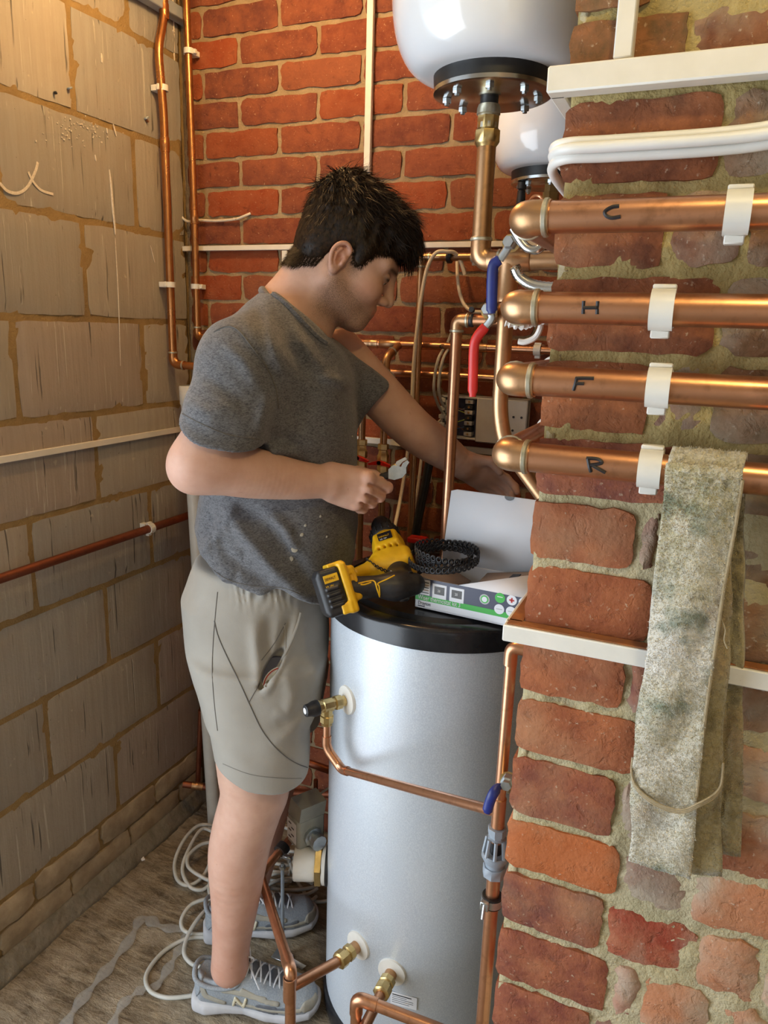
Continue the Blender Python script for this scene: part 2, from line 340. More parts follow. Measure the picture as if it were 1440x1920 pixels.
def mat_towel(name, c1, c2, c3, c4):
  t = NT(name); co = t.coords(rand=False); n1 = t.noise(co, 200, 4, 0.7); n2 = t.noise(co, 6, 5, 0.6); n3 = t.noise(co, 13, 4, 0.6)
  base = t.mix(t.ramp(n2, (0.38, 0.0), (0.58, 1.0)), c1, c2); base = t.mix(t.ramp(n1, (0.4, 0.0), (0.62, 0.45)), base, c3)
  base = t.mix(t.ramp(n3, (0.54, 0.0), (0.64, 0.8)), base, c4); base = t.mix(t.ramp(t.noise(t.coords((1, 1, 0.8)), 10, 3), (0.60, 0.0), (0.72, 0.5)), base, (0.40, 0.22, 0.12))
  t.p(Base_Color=base, Roughness=0.95, Sheen_Weight=0.4, Specular_IOR_Level=0.1); t.bump(n1, 0.8, 0.004); return t.m
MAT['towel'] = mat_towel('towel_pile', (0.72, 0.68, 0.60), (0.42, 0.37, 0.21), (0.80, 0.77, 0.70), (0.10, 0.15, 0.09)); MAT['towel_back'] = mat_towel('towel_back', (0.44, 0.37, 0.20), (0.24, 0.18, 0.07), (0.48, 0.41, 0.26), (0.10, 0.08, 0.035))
MAT['shoe_mesh'] = simple('shoe_mesh', (0.33, 0.36, 0.39), (0.26, 0.29, 0.32), 300, 0.7, bump=0.5, bscale=900, lo=0.4, hi=0.6)
MAT['shoe_suede'] = simple('shoe_suede', (0.40, 0.37, 0.30), (0.33, 0.31, 0.26), 60, 0.85, bump=0.2, bscale=500)
MAT['shoe_sole'] = simple('shoe_sole', (0.60, 0.60, 0.62), (0.44, 0.44, 0.46), 12, 0.6)
MAT['shoe_dark'] = simple('shoe_dark', (0.14, 0.15, 0.17), (0.10, 0.11, 0.13), 60, 0.7)
MAT['lace'] = simple('lace', (0.62, 0.62, 0.63), (0.5, 0.5, 0.52), 200, 0.8)
MAT['letter_n'] = simple('letter_cream', (0.66, 0.60, 0.44), None, 30, 0.5)
MAT['string'] = simple('string', (0.42, 0.34, 0.22), (0.34, 0.27, 0.16), 200, 0.9, bump=0.5, bscale=600)
MAT['chalk'] = simple('chalk', (0.72, 0.66, 0.56), (0.6, 0.52, 0.42), 200, 0.95)
# ================================================================ the setting
XL, YB, YP, XP = -1.385, 1.79, 0.735, -0.148     # left wall, back wall, front of the brick pier, left arris of the pier
YD = 0.70                                        # the doorway in the left wall ends here
def slab(name, lo, hi, mat, **k):
    lo, hi = np.array(lo, float), np.array(hi, float); return obj(name, MB().cbox((lo + hi) / 2, hi - lo, 0.002), mat, kind='structure', **k)
def rough_sheet(o, u, v, nu, nv, amp, seed, depth):                          # a lumpy slab face in the plane (u, v) with thickness behind it
    r = np.random.default_rng(seed); o, u, v = map(lambda a: np.asarray(a, float), (o, u, v)); n = nrm(np.cross(u, v)); vs_ = []; fs = []
    g = r.normal(0, 1, (nv + 1, nu + 1)); g2 = r.normal(0, 1, (nv // 4 + 2, nu // 4 + 2))
    for j in range(nv + 1):
        for i in range(nu + 1):
            a, b = i / 4, j / 4; i0, j0 = int(a), int(b); fa, fb = a - i0, b - j0
            low = (g2[j0, i0] * (1 - fa) + g2[j0, i0 + 1] * fa) * (1 - fb) + (g2[j0 + 1, i0] * (1 - fa) + g2[j0 + 1, i0 + 1] * fa) * fb
            vs_.append(o + u * i / nu + v * j / nv + n * amp * (0.5 * g[j, i] + 0.7 * low))
    k = nu + 1
    for j in range(nv):
        for i in range(nu): fs.append((j * k + i, j * k + i + 1, (j + 1) * k + i + 1, (j + 1) * k + i))
    b0 = len(vs_); vs_ += [o - n * depth, o + u - n * depth, o + u + v - n * depth, o + v - n * depth]
    fs.append((b0, b0 + 3, b0 + 2, b0 + 1)); e = [list(range(k)), [j * k + nu for j in range(nv + 1)], [nv * k + i for i in range(nu, -1, -1)], [j * k for j in range(nv, -1, -1)]]
    for q in range(4): fs.append(tuple(e[q][::-1]) + (b0 + q, b0 + (q + 1) % 4))
    return MB().add(vs_, fs)
def rn(x, y, r=0.0): return MB()
def unit_mesh(w_, h, d, nx, nz, seed, jit, rnd, dish=0.0):                   # one brick or block: front face towards -Y, origin at its lower left front corner
    r = np.random.default_rng(seed); vs_ = []; fs = []; k = nx + 1
    ex = r.normal(0, jit, (2, nz + 1)); ez = r.normal(0, jit, (2, nx + 1))
    for j in range(nz + 1):
        for i in range(nx + 1):
            x, z, y = w_ * i / nx, h * j / nz, r.normal(0, jit * 0.45)
            if 0 < i < nx: x += r.normal(0, w_ / nx * 0.12)
            if 0 < j < nz: z += r.normal(0, h / nz * 0.12)
            if i == 0: x = ex[0, j]
            if i == nx: x = w_ + ex[1, j]
            if j == 0: z = ez[0, i]
            if j == nz: z = h + ez[1, i]
            if i in (0, nx) or j in (0, nz): y += rnd * (0.6 + 0.8 * r.random())
            if i in (0, nx) and j in (0, nz):
                c = rnd * (0.4 + r.random()); x += c if i == 0 else -c; z += c if j == 0 else -c
            y += dish * math.sin(3.1 * i / nx + seed) * math.sin(2.3 * j / nz + seed * 2)
            vs_.append((x, y, z))
    for j in range(nz):
        for i in range(nx): fs.append((j * k + i, j * k + i + 1, (j + 1) * k + i + 1, (j + 1) * k + i))
    ring = [i for i in range(k)] + [j * k + nx for j in range(1, nz + 1)] + [nz * k + i for i in range(nx - 1, -1, -1)] + [j * k for j in range(nz - 1, 0, -1)]
    b = len(vs_); vs_ += [(vs_[q][0], d, vs_[q][2]) for q in ring]; m = len(ring)
    for q in range(m): fs.append((ring[q], b + q, b + (q + 1) % m, ring[(q + 1) % m]))
    me = bpy.data.meshes.new('unit'); me.from_pydata(vs_, [], fs); me.polygons.foreach_set('use_smooth', np.ones(len(fs), dtype=bool)); me.set_sharp_from_angle(angle=math.radians(55)); return me
def piece(name, me, mat, loc, parent, rotz=0.0, color=None):
    if not me.materials: me.materials.append(mat)
    o = bpy.data.objects.new(name, me); COL.objects.link(o); o.rotation_euler = (0, 0, rotz)
    place(o, loc, parent)
    if color is not None: o.color = (*color, 1)
    return o
floor = obj('floor', rough_sheet((-1.56, -1.1, 0), (2.75, 0, 0), (0, 2.92, 0), 150, 160, 0.0014, 3, 0.1), MAT['floor'], kind='structure', at=(0, 0, 0), sharp=None)
slab('wall_front', (-1.5, -1.16, -0.02), (1.3, -1.05, 2.48), MAT['plaster'])
slab('wall_far_right', (1.14, -1.1, -0.02), (1.25, 0.8, 2.48), MAT['plaster'])
slab('trim_1', (XL - 0.11, -1.1, 2.05), (XL - 0.008, YD + 0.02, 2.48), MAT['plaster'])
slab('ceiling', (-1.6, -1.1, 2.46), (1.3, 1.95, 2.52), MAT['ceiling'])
# left wall: concrete blocks over two courses of painted brick and a rough footing
wl = obj('wall_left', MB().cbox(((XL - 0.062), (YD + 1.84) / 2, 1.23), (0.11, 1.84 - YD, 2.5), 0.002), MAT['mortar_ochre'], kind='structure')
sheet = rough_sheet((XL - 0.004, YD, 0.0), (0, YB - YD, 0), (0, 0, 2.46), 60, 100, 0.0011, 5, 0.01)
obj('mortar_bed', sheet, MAT['mortar_ochre'], wl, sharp=None)
bm_ = [unit_mesh(0.391, 0.2105, 0.05, 16, 9, 40 + i, 0.0009, 0.0026) for i in range(6)]
BC = [srgb(164, 157, 145), srgb(172, 165, 153), srgb(154, 149, 140), srgb(166, 154, 143), srgb(158, 155, 149)]
for r_ in range(-6, 5):
    z0 = CAMH + 0.225 * r_ + 0.0072
    y0 = 1.192 if r_ % 2 == 1 else 1.41
    for k in range(-5, 2):
        ys = y0 + 0.405 * k + 0.007
        if ys > YB - 0.03 or ys < YD: continue
        ln = min(0.391, YB - ys - 0.004); me = bm_[(r_ * 3 + k * 5) % 6]
        if ln < 0.38: me = unit_mesh(ln, 0.2105, 0.05, 6, 9, 90 + r_ * 3 + k, 0.0009, 0.0026)
        piece('concrete_block', me, MAT['block'], (XL - 0.0005, ys, z0), wl, pi / 2, BC[(r_ * 7 + k * 3) % 5])
pb = [unit_mesh(0.212, 0.066, 0.05, 8, 4, 60 + i, 0.0022, 0.004) for i in range(4)]
for r_ in range(2):
    for k in range(-9, 2):
        ys = 1.56 + 0.222 * k + (0.11 if r_ else 0)
        if ys > YB - 0.02 or ys < YD: continue
        ln = min(0.212, YB - ys - 0.004); me = pb[(k + r_ * 2) % 4] if ln > 0.2 else unit_mesh(ln, 0.066, 0.05, 5, 4, 70 + k + r_, 0.0022, 0.004)
        piece('painted_brick', me, MAT['painted_brick'], (XL + 0.006, ys, CAMH - 1.347 - 0.0735 * (r_ + 1)), wl, pi / 2)
obj('footing', rough_sheet((XL + 0.034, YD, -0.002), (0, YB - YD, 0), (-0.028, 0, 0.052), 90, 4, 0.0022, 11, 0.02), MAT['footing'], wl, sharp=None)
# chalk scribble and drips on the blocks
def smear(pts, r):
    return [P(px, py, X=XL + 0.0012) for px, py in pts]
obj('chalk_mark', MB().tube(spline(smear([(0, 343), (14, 358), (34, 362), (52, 350), (66, 322), (71, 304)], 0), 6), 0.0032, 6, flat=0.08, up=(1, 0, 0)).tube(spline(smear([(53, 322), (62, 340), (78, 357), (100, 364)], 0), 6), 0.0028, 6, flat=0.08, up=(1, 0, 0)), MAT['chalk'], wl)
d_ = MB()
for pts, r0 in (([(205, 318), (208, 345), (211, 385), (215, 425), (216, 440)], 0.0028), ([(216, 446), (219, 500), (222, 560), (224, 620), (226, 686)], 0.0013), ([(282, 460), (290, 492)], 0.0012), ([(212, 232), (218, 255)], 0.0018), ([(190, 100), (191, 117)], 0.0022), ([(200, 240), (201, 250)], 0.002), ([(178, 290), (180, 302)], 0.002)):
    q = spline([P(a, b, X=XL + 0.001) for a, b in pts], 6); d_.tube(q, [r0 * (0.25 + 0.75 * math.sin(pi * (i + 0.7) / (len(q) + 0.6)) ** 0.7) for i in range(len(q))], 6)
r = np.random.default_rng(2)
for i in range(70):
    c = P(150 + r.normal(0, 34), 245 + r.normal(0, 16) + 0, X=XL + 0.0008); d_.cbox(c, (0.0015, r.uniform(0.001, 0.005), r.uniform(0.001, 0.004)), 0.0003)
obj('plaster_splash', d_, MAT['chalk'], wl, kind='stuff')
for a, b, w_, ang, mt in ((131, 165, 0.010, 0.5, 'grey_plastic'), (104, 174, 0.006, -0.8, 'rubber'), (275, 221, 0.013, 0.6, 'grey_plastic'), (276, 227, 0.007, -0.7, 'brown_wire')):
    obj('wall_plug', MB().cbox(P(a, b, X=XL + 0.004), (0.008, w_, 0.004), 0.001, (V(1, 0, 0), V(0, math.cos(ang), math.sin(ang)), V(0, -math.sin(ang), math.cos(ang)))), MAT[mt], wl)
# back wall: red bricks in stretcher bond
wb = slab('wall_back', (XL - 0.1, YB + 0.012, -0.02), (0.35, YB + 0.13, 2.48), MAT['mortar'])
obj('mortar_bed', rough_sheet((XL, YB + 0.006, 0), (1.7, 0, 0), (0, 0, 2.46), 150, 200, 0.0012, 8, 0.006), MAT['mortar'], wb, sharp=None)
bb = [unit_mesh(0.221, 0.0615, 0.012, 11, 4, 100 + i, 0.0013, 0.0026, 0.0012) for i in range(12)]
RB = [srgb(124, 66, 46), srgb(114, 58, 42), srgb(132, 66, 40), srgb(108, 58, 44), srgb(128, 74, 52), srgb(138, 64, 36), srgb(118, 64, 48), srgb(100, 56, 46)]
for r_ in range(-26, 8):
    z0 = CAMH + 0.3499 + 0.0725 * r_ + 0.0055
    if z0 < -0.03: continue
    x0 = -0.741 if r_ % 2 == 0 else -0.853
    for k in range(-4, 3):
        xs = x0 + 0.2315 * k + 0.0052; xe = xs + 0.221
        if xe < XL + 0.02 or xs > -0.24: continue
        xs2 = max(xs, XL + 0.012); me = bb[(r_ * 5 + k * 7) % 12] if xs2 == xs else unit_mesh(xe - xs2, 0.0615, 0.012, 6, 4, 300 + r_ * 3 + k, 0.0013, 0.0026)
        piece('brick', me, MAT['brick'], (xs2, YB, z0), wb, 0, RB[(r_ * 11 + k * 5 + (r_ * k) % 3) % 8])
slab('wall_side', (0.34, 0.9, -0.02), (0.42, YB + 0.02, 2.48), MAT['mortar'])
# right wall: brick pier and the ruined brickwork beside it
wr = slab('wall_right', (XP + 0.012, YP + 0.014, -0.02), (1.15, YP + 0.22, 2.48), MAT['mortar_pale'])
obj('mortar_bed', rough_sheet((XP + 0.004, YP + 0.0050, 0.35), (0.62, 0, 0), (0, 0, CAMH - 0.145 - 0.35), 110, 190, 0.0017, 9, 0.008), MAT['mortar_pale'], wr, sharp=None)
obj('mortar_bed', rough_sheet((XP + 0.004, YP + 0.0045, CAMH - 0.146), (0.62, 0, 0), (0, 0, 0.72), 110, 120, 0.0019, 19, 0.008), MAT['mortar_lamplit'], wr, sharp=None, label='yellowish olive mortar with warm lamp light painted in')
obj('mortar_bed', rough_sheet((XP + 0.006, YP + 0.215, 0.35), (0, -0.21, 0), (0, 0, 1.75), 40, 200, 0.0012, 10, 0.008), MAT['mortar_pale'], wr, sharp=None)
PZ = [0.412, 0.34, 0.268, 0.205, 0.128, 0.056, -0.020, -0.095, -0.160, -0.228, -0.301, -0.379, -0.450, -0.529, -0.600, -0.676, -0.754, -0.830, -0.905]
A_, B_, C_, D_, E_, F_, G_ = srgb(140, 80, 54), srgb(124, 68, 54), srgb(168, 92, 50), srgb(112, 66, 58), srgb(122, 92, 66), srgb(178, 118, 84), srgb(150, 66, 46)
JN = [([1240], 'HHE'), ([1240], 'HHE'), ([1297], 'HJC'), ([1362], 'JHH'), ([1255, 1400], 'JJH'), ([1352], 'JHH'), ([1225, 1330], 'KDH'), ([1345], 'DHH'), ([1197, 1238, 1300], 'ADEE'),
      ([1228, 1330], 'ADEE'), ([1178, 1226, 1330], 'ADEE'), ([1204, 1300], 'AEFE'), ([1157, 1200, 1300], 'BDFA'), ([1166, 1290], 'CDFA'), ([1134, 1305, 1428], 'DGFF'), ([1143, 1200, 1330, 1440], 'BGFF'), ([1108, 1170, 1320], 'BDFF'), ([1120, 1250], 'ADFF')]
CMAP = dict(H=srgb(98, 74, 48), J=srgb(106, 64, 46), K=srgb(124, 78, 52), A=A_, B=B_, C=C_, D=D_, E=E_, F=F_, G=G_)  # H, J, K: upper courses, dim warm light painted in as darker olive
for i, (js, cols) in enumerate(JN):
    zt, zb = PZ[i] - 0.0048, PZ[i + 1] + 0.0048; zm = (zt + zb) / 2 + CAMH
    xs = [XP] + [Xat(j, YP, zm) for j in js]; xs += [xs[-1] + 0.17, xs[-1] + 0.36]
    for k in range(len(xs) - 1):
        if xs[k] > 0.30: break
        rough = k > 0
        a, b = xs[k] + (0 if k == 0 else (0.0032 if rough else 0.0045)), xs[k + 1] - (0.0032 if k else 0.0045); pier = k == 0
        rough = not pier
        me = unit_mesh(b - a, zt - zb, 0.20 if pier else 0.06, max(4, int((b - a) / 0.011)), 7, 500 + i * 7 + k, 0.0014 if rough else 0.0008, 0.0038 if rough else 0.0026, 0.003 if rough else 0.0012)
        old = i <= 8  # upper courses, mostly in the colours that carry the dim light
        piece('brick', me, MAT['brick_rubble'] if rough else MAT['brick_old'], (a, YP + (random.uniform(-0.001, 0.004) if rough else 0), zb + CAMH), wr, 0, CMAP[cols[min(k, len(cols) - 1)]])
# ================================================================ pipework, trunking, cables
def collar(mb, p, d, r, w_=0.004):
    d = nrm(d); mb.lathe(p - d * w_ / 2, d, [(r * 0.99, 0), (r + 0.0012, w_ * 0.2), (r + 0.0012, w_ * 0.8), (r * 0.99, w_)], 20, caps=False)
def pipe(name, pts, r, label, mat='copper', bend=0.03, elbows=(), group=None, swept=False, n=16, cat='pipe', fit='copper_old', join=()):
    pts = [np.asarray(p, float) for p in pts]
    lo = np.min(pts, axis=0); t = thing(name, label, cat, (pts[0][0], pts[0][1], lo[2]), group)
    obj('tube', MB().tube(fillet(pts, bend, 8), r, n), MAT[mat], t)
    for i in elbows:
        a, b, c = pts[i - 1], pts[i], pts[i + 1]; L = bend + r * 0.55
        L1, L2 = min(L, np.linalg.norm(a - b) * 0.95), min(L, np.linalg.norm(c - b) * 0.95)
        q = [b + nrm(a - b) * L1, b, b + nrm(c - b) * L2]
        e = obj('elbow', MB().tube(fillet(q, bend, 8), r + 0.0014, n), MAT[fit], t)
        for s_ in (0, 2):
            d = nrm(q[s_] - b); m = MB(); collar(m, q[s_] - d * 0.004, d, r + 0.0016, 0.005); obj('solder_ring', m, MAT['solder'], e)
    for i, u in join:
        p = pts[i] * (1 - u) + pts[i + 1] * u; d = nrm(pts[i + 1] - pts[i])
        m = MB(); m.lathe(p - d * 0.018, d, [(r, 0), (r + 0.0014, 0.001), (r + 0.0014, 0.012), (r + 0.0019, 0.014), (r + 0.0019, 0.020), (r + 0.0014, 0.022), (r + 0.0014, 0.035), (r, 0.036)], 20, caps=False); obj('coupling', m, MAT[fit], t)
    return t
def clip(t, p, d, nrm_, r, w_=0.016, base=0.014, span=2.05, th=0.0032, lip=True, tilt=0.0):
    p = np.asarray(p, float); d = nrm(d); n_ = nrm(np.asarray(nrm_, float) - d * (d @ np.asarray(nrm_, float))); v = np.cross(d, n_)
    ou = [( (r + th) * math.cos(a), (r + th) * math.sin(a)) for a in np.linspace(-span, span, 18)]; inn = [((r + 0.0003) * math.cos(a), (r + 0.0003) * math.sin(a)) for a in np.linspace(span, -span, 18)]
    m = MB().prism(ou + inn, p - d * w_ / 2, n_, v, d, w_)
    m.cbox(p - n_ * (r + base / 2 - 0.001), (base, (r + th) * 1.75, w_), 0.001, (n_, v, d))
    if lip:
        m.cbox(p + v * (r + th + 0.003) - n_ * (r * 0.45), (r * 0.9, 0.007, w_ * 0.8), 0.001, (n_, v, d)); m.cbox(p - v * (r + th + 0.0015) - n_ * (r * 0.2), (r * 0.7, 0.004, w_), 0.001, (n_, v, d))
    return obj('pipe_clip', m, MAT['white_plastic'], t)
def letter(t, strokes, x0, zc, yc, r, mat='ink', rad=0.0017):               # marker strokes wrapped round a pipe that runs along X; stroke points are (metres along, angle up)
    m = MB()
    for st in strokes:
        q = spline([V(x0 + u, yc - (r + 0.0001) * math.cos(a), zc + (r + 0.0001) * math.sin(a)) for u, a in st], 6)
        m.tube(q, rad, 6)
    obj('marker_letter', m, MAT[mat], t)
# ---- the four 28 mm pipes across the brick pier
LET = {'C': [[(0.012, 0.42), (0.006, 0.36), (0.001, 0.12), (0.002, -0.12), (0.007, -0.26), (0.014, -0.2)]],
       'H': [[(0.0, 0.42), (0.0005, -0.38)], [(0.012, 0.42), (0.0125, -0.38)], [(0.0, 0.0), (0.012, 0.02)]],
       'F': [[(0.002, 0.42), (0.0015, 0.0), (0.0, -0.42)], [(0.001, 0.36), (0.008, 0.40), (0.017, 0.42)], [(0.001, 0.02), (0.009, 0.05)]],
       'R': [[(0.001, 0.48), (0.0035, -0.1), (0.005, -0.45)], [(0.0, 0.45), (0.010, 0.46), (0.014, 0.22), (0.004, 0.02)], [(0.006, 0.02), (0.013, -0.22), (0.018, -0.4)]]}
YPIPE = 0.703
for nm, zz, pxl, clipx, lx, lab in (('C', 0.100, 952, 1384, 1132, 'topmost of four copper pipes across the brick pier, marked with letter C'), ('H', 0.0228, 936, 1240, 1093, 'copper pipe across the brick pier marked H, second from the top'),
                                    ('F', -0.0432, 928, 1233, 1076, 'copper pipe across the brick pier marked F, third from the top'), ('R', -0.1155, 920, 1217, 1098, 'lowest copper pipe on the brick pier, marked R, with towel over it')):
    z = zz + CAMH; xl = Xat(pxl, YPIPE, z) + 0.0145
    pts = [V(0.45, YPIPE, z), V(xl, YPIPE, z), V(xl, 1.30 if nm != 'R' else 1.12, z)]
    t = pipe('copper_pipe', pts, 0.014, lab, bend=0.017, elbows=(1,), group='heating pipes on the brick pier', n=28)
    clip(t, V(Xat(clipx, YPIPE - 0.014, z), YPIPE, z), (1, 0, 0), (0, -1, 0), 0.0145, 0.0195, 0.017, span=1.75)
    letter(t, LET[nm], Xat(lx, YPIPE - 0.014, z), z, YPIPE, 0.014)
    if nm in 'HFR':                                                          # plastic clips just behind the pier edge, holding the runs that go to the back wall
        clip(t, V(xl, 0.93, z), (0, 1, 0), (-1, 0, 0), 0.0145, 0.018, 0.004, span=1.9)
# ---- trunking on the pier and back wall
z1, z0 = CAMH + 0.226, CAMH + 0.2045
t = thing('cable_trunking', 'white trunking at the top of the brick pier, level run with mitred end', 'trunking', (0.1, YP, z0))
obj('lid', MB().cbox(V((XP - 0.014 + 0.42) / 2, YP - 0.010, (z0 + z1) / 2), (0.42 - XP + 0.014, 0.020, z1 - z0), 0.0015), MAT['trunking'], t)
obj('return_lid', MB().cbox(V(XP - 0.007, YP + 0.10, (z0 + z1) / 2), (0.014, 0.21, z1 - z0), 0.0015), MAT['trunking'], t)
xa, xb = Xat(1154, YP - 0.016, CAMH + 0.25), Xat(1190, YP - 0.016, CAMH + 0.25)
obj('cable_trunking', MB().cbox(V((xa + xb) / 2, YP - 0.008, CAMH + 0.33), (xb - xa, 0.016, 0.205), 0.0012), MAT['trunking'], label='short vertical white trunking dropping down the pier top onto the level run', cat='trunking')
# lower trunking with a dusty open top
zt, zb = CAMH - 0.296, CAMH - 0.314
t = thing('cable_trunking', 'white trunking round the pier below the pipes, orange dust on its top', 'trunking', (0.1, YP, zb))
obj('lid', MB().cbox(V((XP - 0.018 + 0.45) / 2, YP - 0.009, (zt + zb) / 2), (0.45 - XP + 0.018, 0.018, zt - zb), 0.0012), MAT['white_plastic'], t)
obj('return_lid', MB().cbox(V(XP - 0.0095, YP + 0.075, (zt + zb) / 2), (0.019, 0.16, zt - zb), 0.0012), MAT['white_plastic'], t)
obj('dust_layer', MB().cbox(V((XP - 0.016 + 0.45) / 2, YP - 0.0075, zt + 0.0006), (0.45 - XP + 0.014, 0.0145, 0.0016), 0.0006).cbox(V(XP - 0.008, YP + 0.075, zt + 0.0006), (0.0145, 0.158, 0.0016), 0.0006), MAT['ochre_dust'], t, label='orange brown dust lying on the trunking')
def bar(name, p, q, wid, dep, n_, label, mat='trunking', group=None):          # straight mini trunking against a wall with normal n_
    p, q = np.asarray(p, float), np.asarray(q, float); d = nrm(q - p); n_ = nrm(n_); v = np.cross(n_, d)
    t = thing(name, label, 'trunking', (p + q) / 2, group)
    obj('base', MB().cbox((p + q) / 2 + n_ * dep * 0.3, (np.linalg.norm(q - p), wid * 0.86, dep * 0.6), 0.0008, (d, v, n_)), MAT[mat], t)
    obj('lid', MB().cbox((p + q) / 2 + n_ * dep * 0.72, (np.linalg.norm(q - p), wid, dep * 0.56), 0.0012, (d, v, n_)), MAT[mat], t); return t
xv = Xat(689, YB - 0.012, CAMH + 0.45)
bar('cable_trunking', (xv, YB, CAMH + 0.82), (xv, YB, CAMH + 0.205), 0.0165, 0.014, (0, -1, 0), 'vertical white mini trunking on the red brick wall above the head')
zh = P(560, 463, Y=YB - 0.012)[2]
bar('cable_trunking', (Xat(341, YB - 0.012, zh), YB, zh), (-0.33, YB, zh), 0.0135, 0.014, (0, -1, 0), 'level white mini trunking along the red brick back wall behind the head')
xv = Xat(533, YB - 0.012, zh - 0.05)
bar('cable_trunking', (xv, YB, zh - 0.0078), (xv, YB, zh - 0.42), 0.0165, 0.012, (0, -1, 0), 'short vertical white trunking below the level run, left of the neck')
zl = CAMH - 0.299
bar('cable_trunking', (XL, 0.72, zl), (XL, 1.735, zl), 0.0155, 0.013, (1, 0, 0), 'long white mini trunking across the grey block wall')
zq = P(700, 826, Y=YB - 0.01)[2]
bar('cable_trunking', (Xat(600, YB, zq), YB, zq), (-0.40, YB, zq), 0.016, 0.014, (0, -1, 0), 'dim white trunking low on the back wall under the outstretched arm')
# ---- thick white cables round the pier
zc1, zc2, zc3 = (P(1240, y, Y=YP - 0.012)[2] for y in (258, 268, 287))
def cab(name, z, zr, dy, lab, rad=0.0048, drop=0.0):
    pts = [V(0.5, YP - 0.012 - dy, zr), V(0.12, YP - 0.012 - dy, zr * 0.6 + z * 0.4), V(0.0, YP - 0.011 - dy, z + 0.0005), V(-0.10, YP - 0.011 - dy, z - 0.0005), V(-0.142, YP - 0.010 - dy * 0.7, z), V(XP - 0.010, YP + 0.012, z - drop * 0.3), V(XP - 0.008, YP + 0.06, z - drop), V(XP - 0.008, YP + 0.2, z - drop * 1.2)]
    obj(name, MB().tube(spline(pts, 8), rad, 10), MAT['white_cable'], label=lab, cat='cable', group='white cables round the pier')
cab('white_cable', zc1 + 0.0008, zc1 + 0.018, 0.001, 'uppermost thick white cable bent round the pier below the trunking', 0.0047)
cab('white_cable', zc2 - 0.0012, zc2 + 0.0115, 0.0086, 'middle thick white cable bent round the pier, nearest of the three', 0.0049)
cab('white_cable', zc3, zc3 + 0.018, 0.001, 'lowest thick white cable bent round the pier above the C pipe', 0.0047, 0.012)
# ---- left corner pipes
def Lx(px, py, x=XL + 0.030): return P(px, py, X=x)
YL1 = 1.677
za, zb_, zc_, zd = (Lx(*p)[2] for p in ((308, 30), (300, 92), (305, 210), (326, 683)))
t = pipe('copper_pipe', [V(XL + 0.03, YL1 + 0.02, za + 0.14), V(XL + 0.03, YL1 + 0.016, za), V(XL + 0.03, YL1 - 0.012, zb_), V(XL + 0.03, YL1, zc_), V(XL + 0.03, YL1 + 0.002, zd), V(XL + 0.14, YL1 + 0.012, zd - 0.004)], 0.0105, 'left of two tall copper pipes in the corner, kinked near its top', mat='copper_corner', fit='copper_corner', bend=0.03, elbows=(4,), group='tall copper pipes in the corner', join=((0, 0.93), (3, 0.12)))
for y in (163, 532): clip(t, V(XL + 0.03, YL1, Lx(300, y)[2]), (0, 0, 1), (1, 0, 0), 0.0108, 0.014, 0.018)
xr = P(358, 300, Y=1.75)[0]; zt_ = P(369, 632, Y=1.75)[2]
t = pipe('copper_pipe', [V(xr - 0.004, 1.755, CAMH + 0.85), V(xr + 0.002, 1.755, P(362, 420, Y=1.75)[2]), V(xr + 0.004, 1.752, zt_), V(xr + 0.13, 1.752, zt_ - 0.004)], 0.0095, 'right of two tall copper pipes in the corner, against the brick', mat='copper_corner', fit='copper_corner', bend=0.025, elbows=(2,), group='tall copper pipes in the corner', join=((0, 0.97),))
for y in (94, 537): clip(t, V(xr, 1.755, P(360, y, Y=1.75)[2]), (0, 0, 1), (0, -1, 0), 0.0098, 0.013, 0.022)
# thin cream cable between them, pinned, turning right along a brick joint
cp = [P(322, -30, Y=1.77), P(325, 60, Y=1.77), P(327, 185, Y=1.772), P(333, 280, Y=1.775), P(335, 385, Y=1.778), P(339, 404, Y=1.78), P(352, 415, Y=1.782), P(372, 413, Y=1.783), P(405, 414, Y=1.783), P(441, 411, Y=1.783), P(458, 405, Y=1.783), P(470, 400, Y=1.79)]
t = thing('thin_cable', 'thin cream cable pinned down the corner and into the red bricks', 'cable', cp[4])
obj('cable', MB().tube(spline(cp, 6), 0.0034, 8), MAT['cream_cable'], t)
for i in (1, 2, 4, 7, 9):
    p = cp[i]; obj('cable_pin', MB().cbox(p + V(0.001, -0.003, 0), (0.009, 0.007, 0.006), 0.001).lathe(p + V(0.005, -0.006, 0), (0, -1, 0), [(0.0018, 0), (0.0018, 0.002)], 8), MAT['cream_cable'], t)
# slate grey angle at the top of the corner
obj('steel_angle', MB().cbox(P(286, -2, X=XL + 0.02), (0.03, 0.30, 0.03), 0.002), MAT['grey_plastic'], label='dark slate grey angle fixed high in the corner above the copper pipes', cat='angle')
# red-brown 22 mm pipe across the block wall
zp = CAMH - 0.5508
t = pipe('copper_pipe', [V(XL + 0.03, 0.72, zp), V(XL + 0.03, 1.735, zp)], 0.011, 'long dull red-brown copper pipe along the grey block wall', mat='copper_dull')
clip(t, V(XL + 0.03, P(281, 989, X=XL + 0.03)[1], zp), (0, 1, 0), (1, 0, 0), 0.0112, 0.017, 0.018)
# grey-white drain pipe in the corner
dr = thing('drain_pipe', 'grey-white plastic drain pipe standing in the corner behind the legs', 'pipe', (-1.255, 1.665, 0))
top = P(352, 725, Y=1.64); bot = V(-1.252, 1.668, 0.0)
obj('tube', MB().tube([top, bot], 0.0205, 24), MAT['drain'], dr); d = nrm(bot - top)
obj('socket', MB().lathe(top, d, [(0.0205, -0.003), (0.023, 0.0), (0.023, 0.045), (0.0205, 0.05)], 24, caps=False), MAT['drain'], dr)
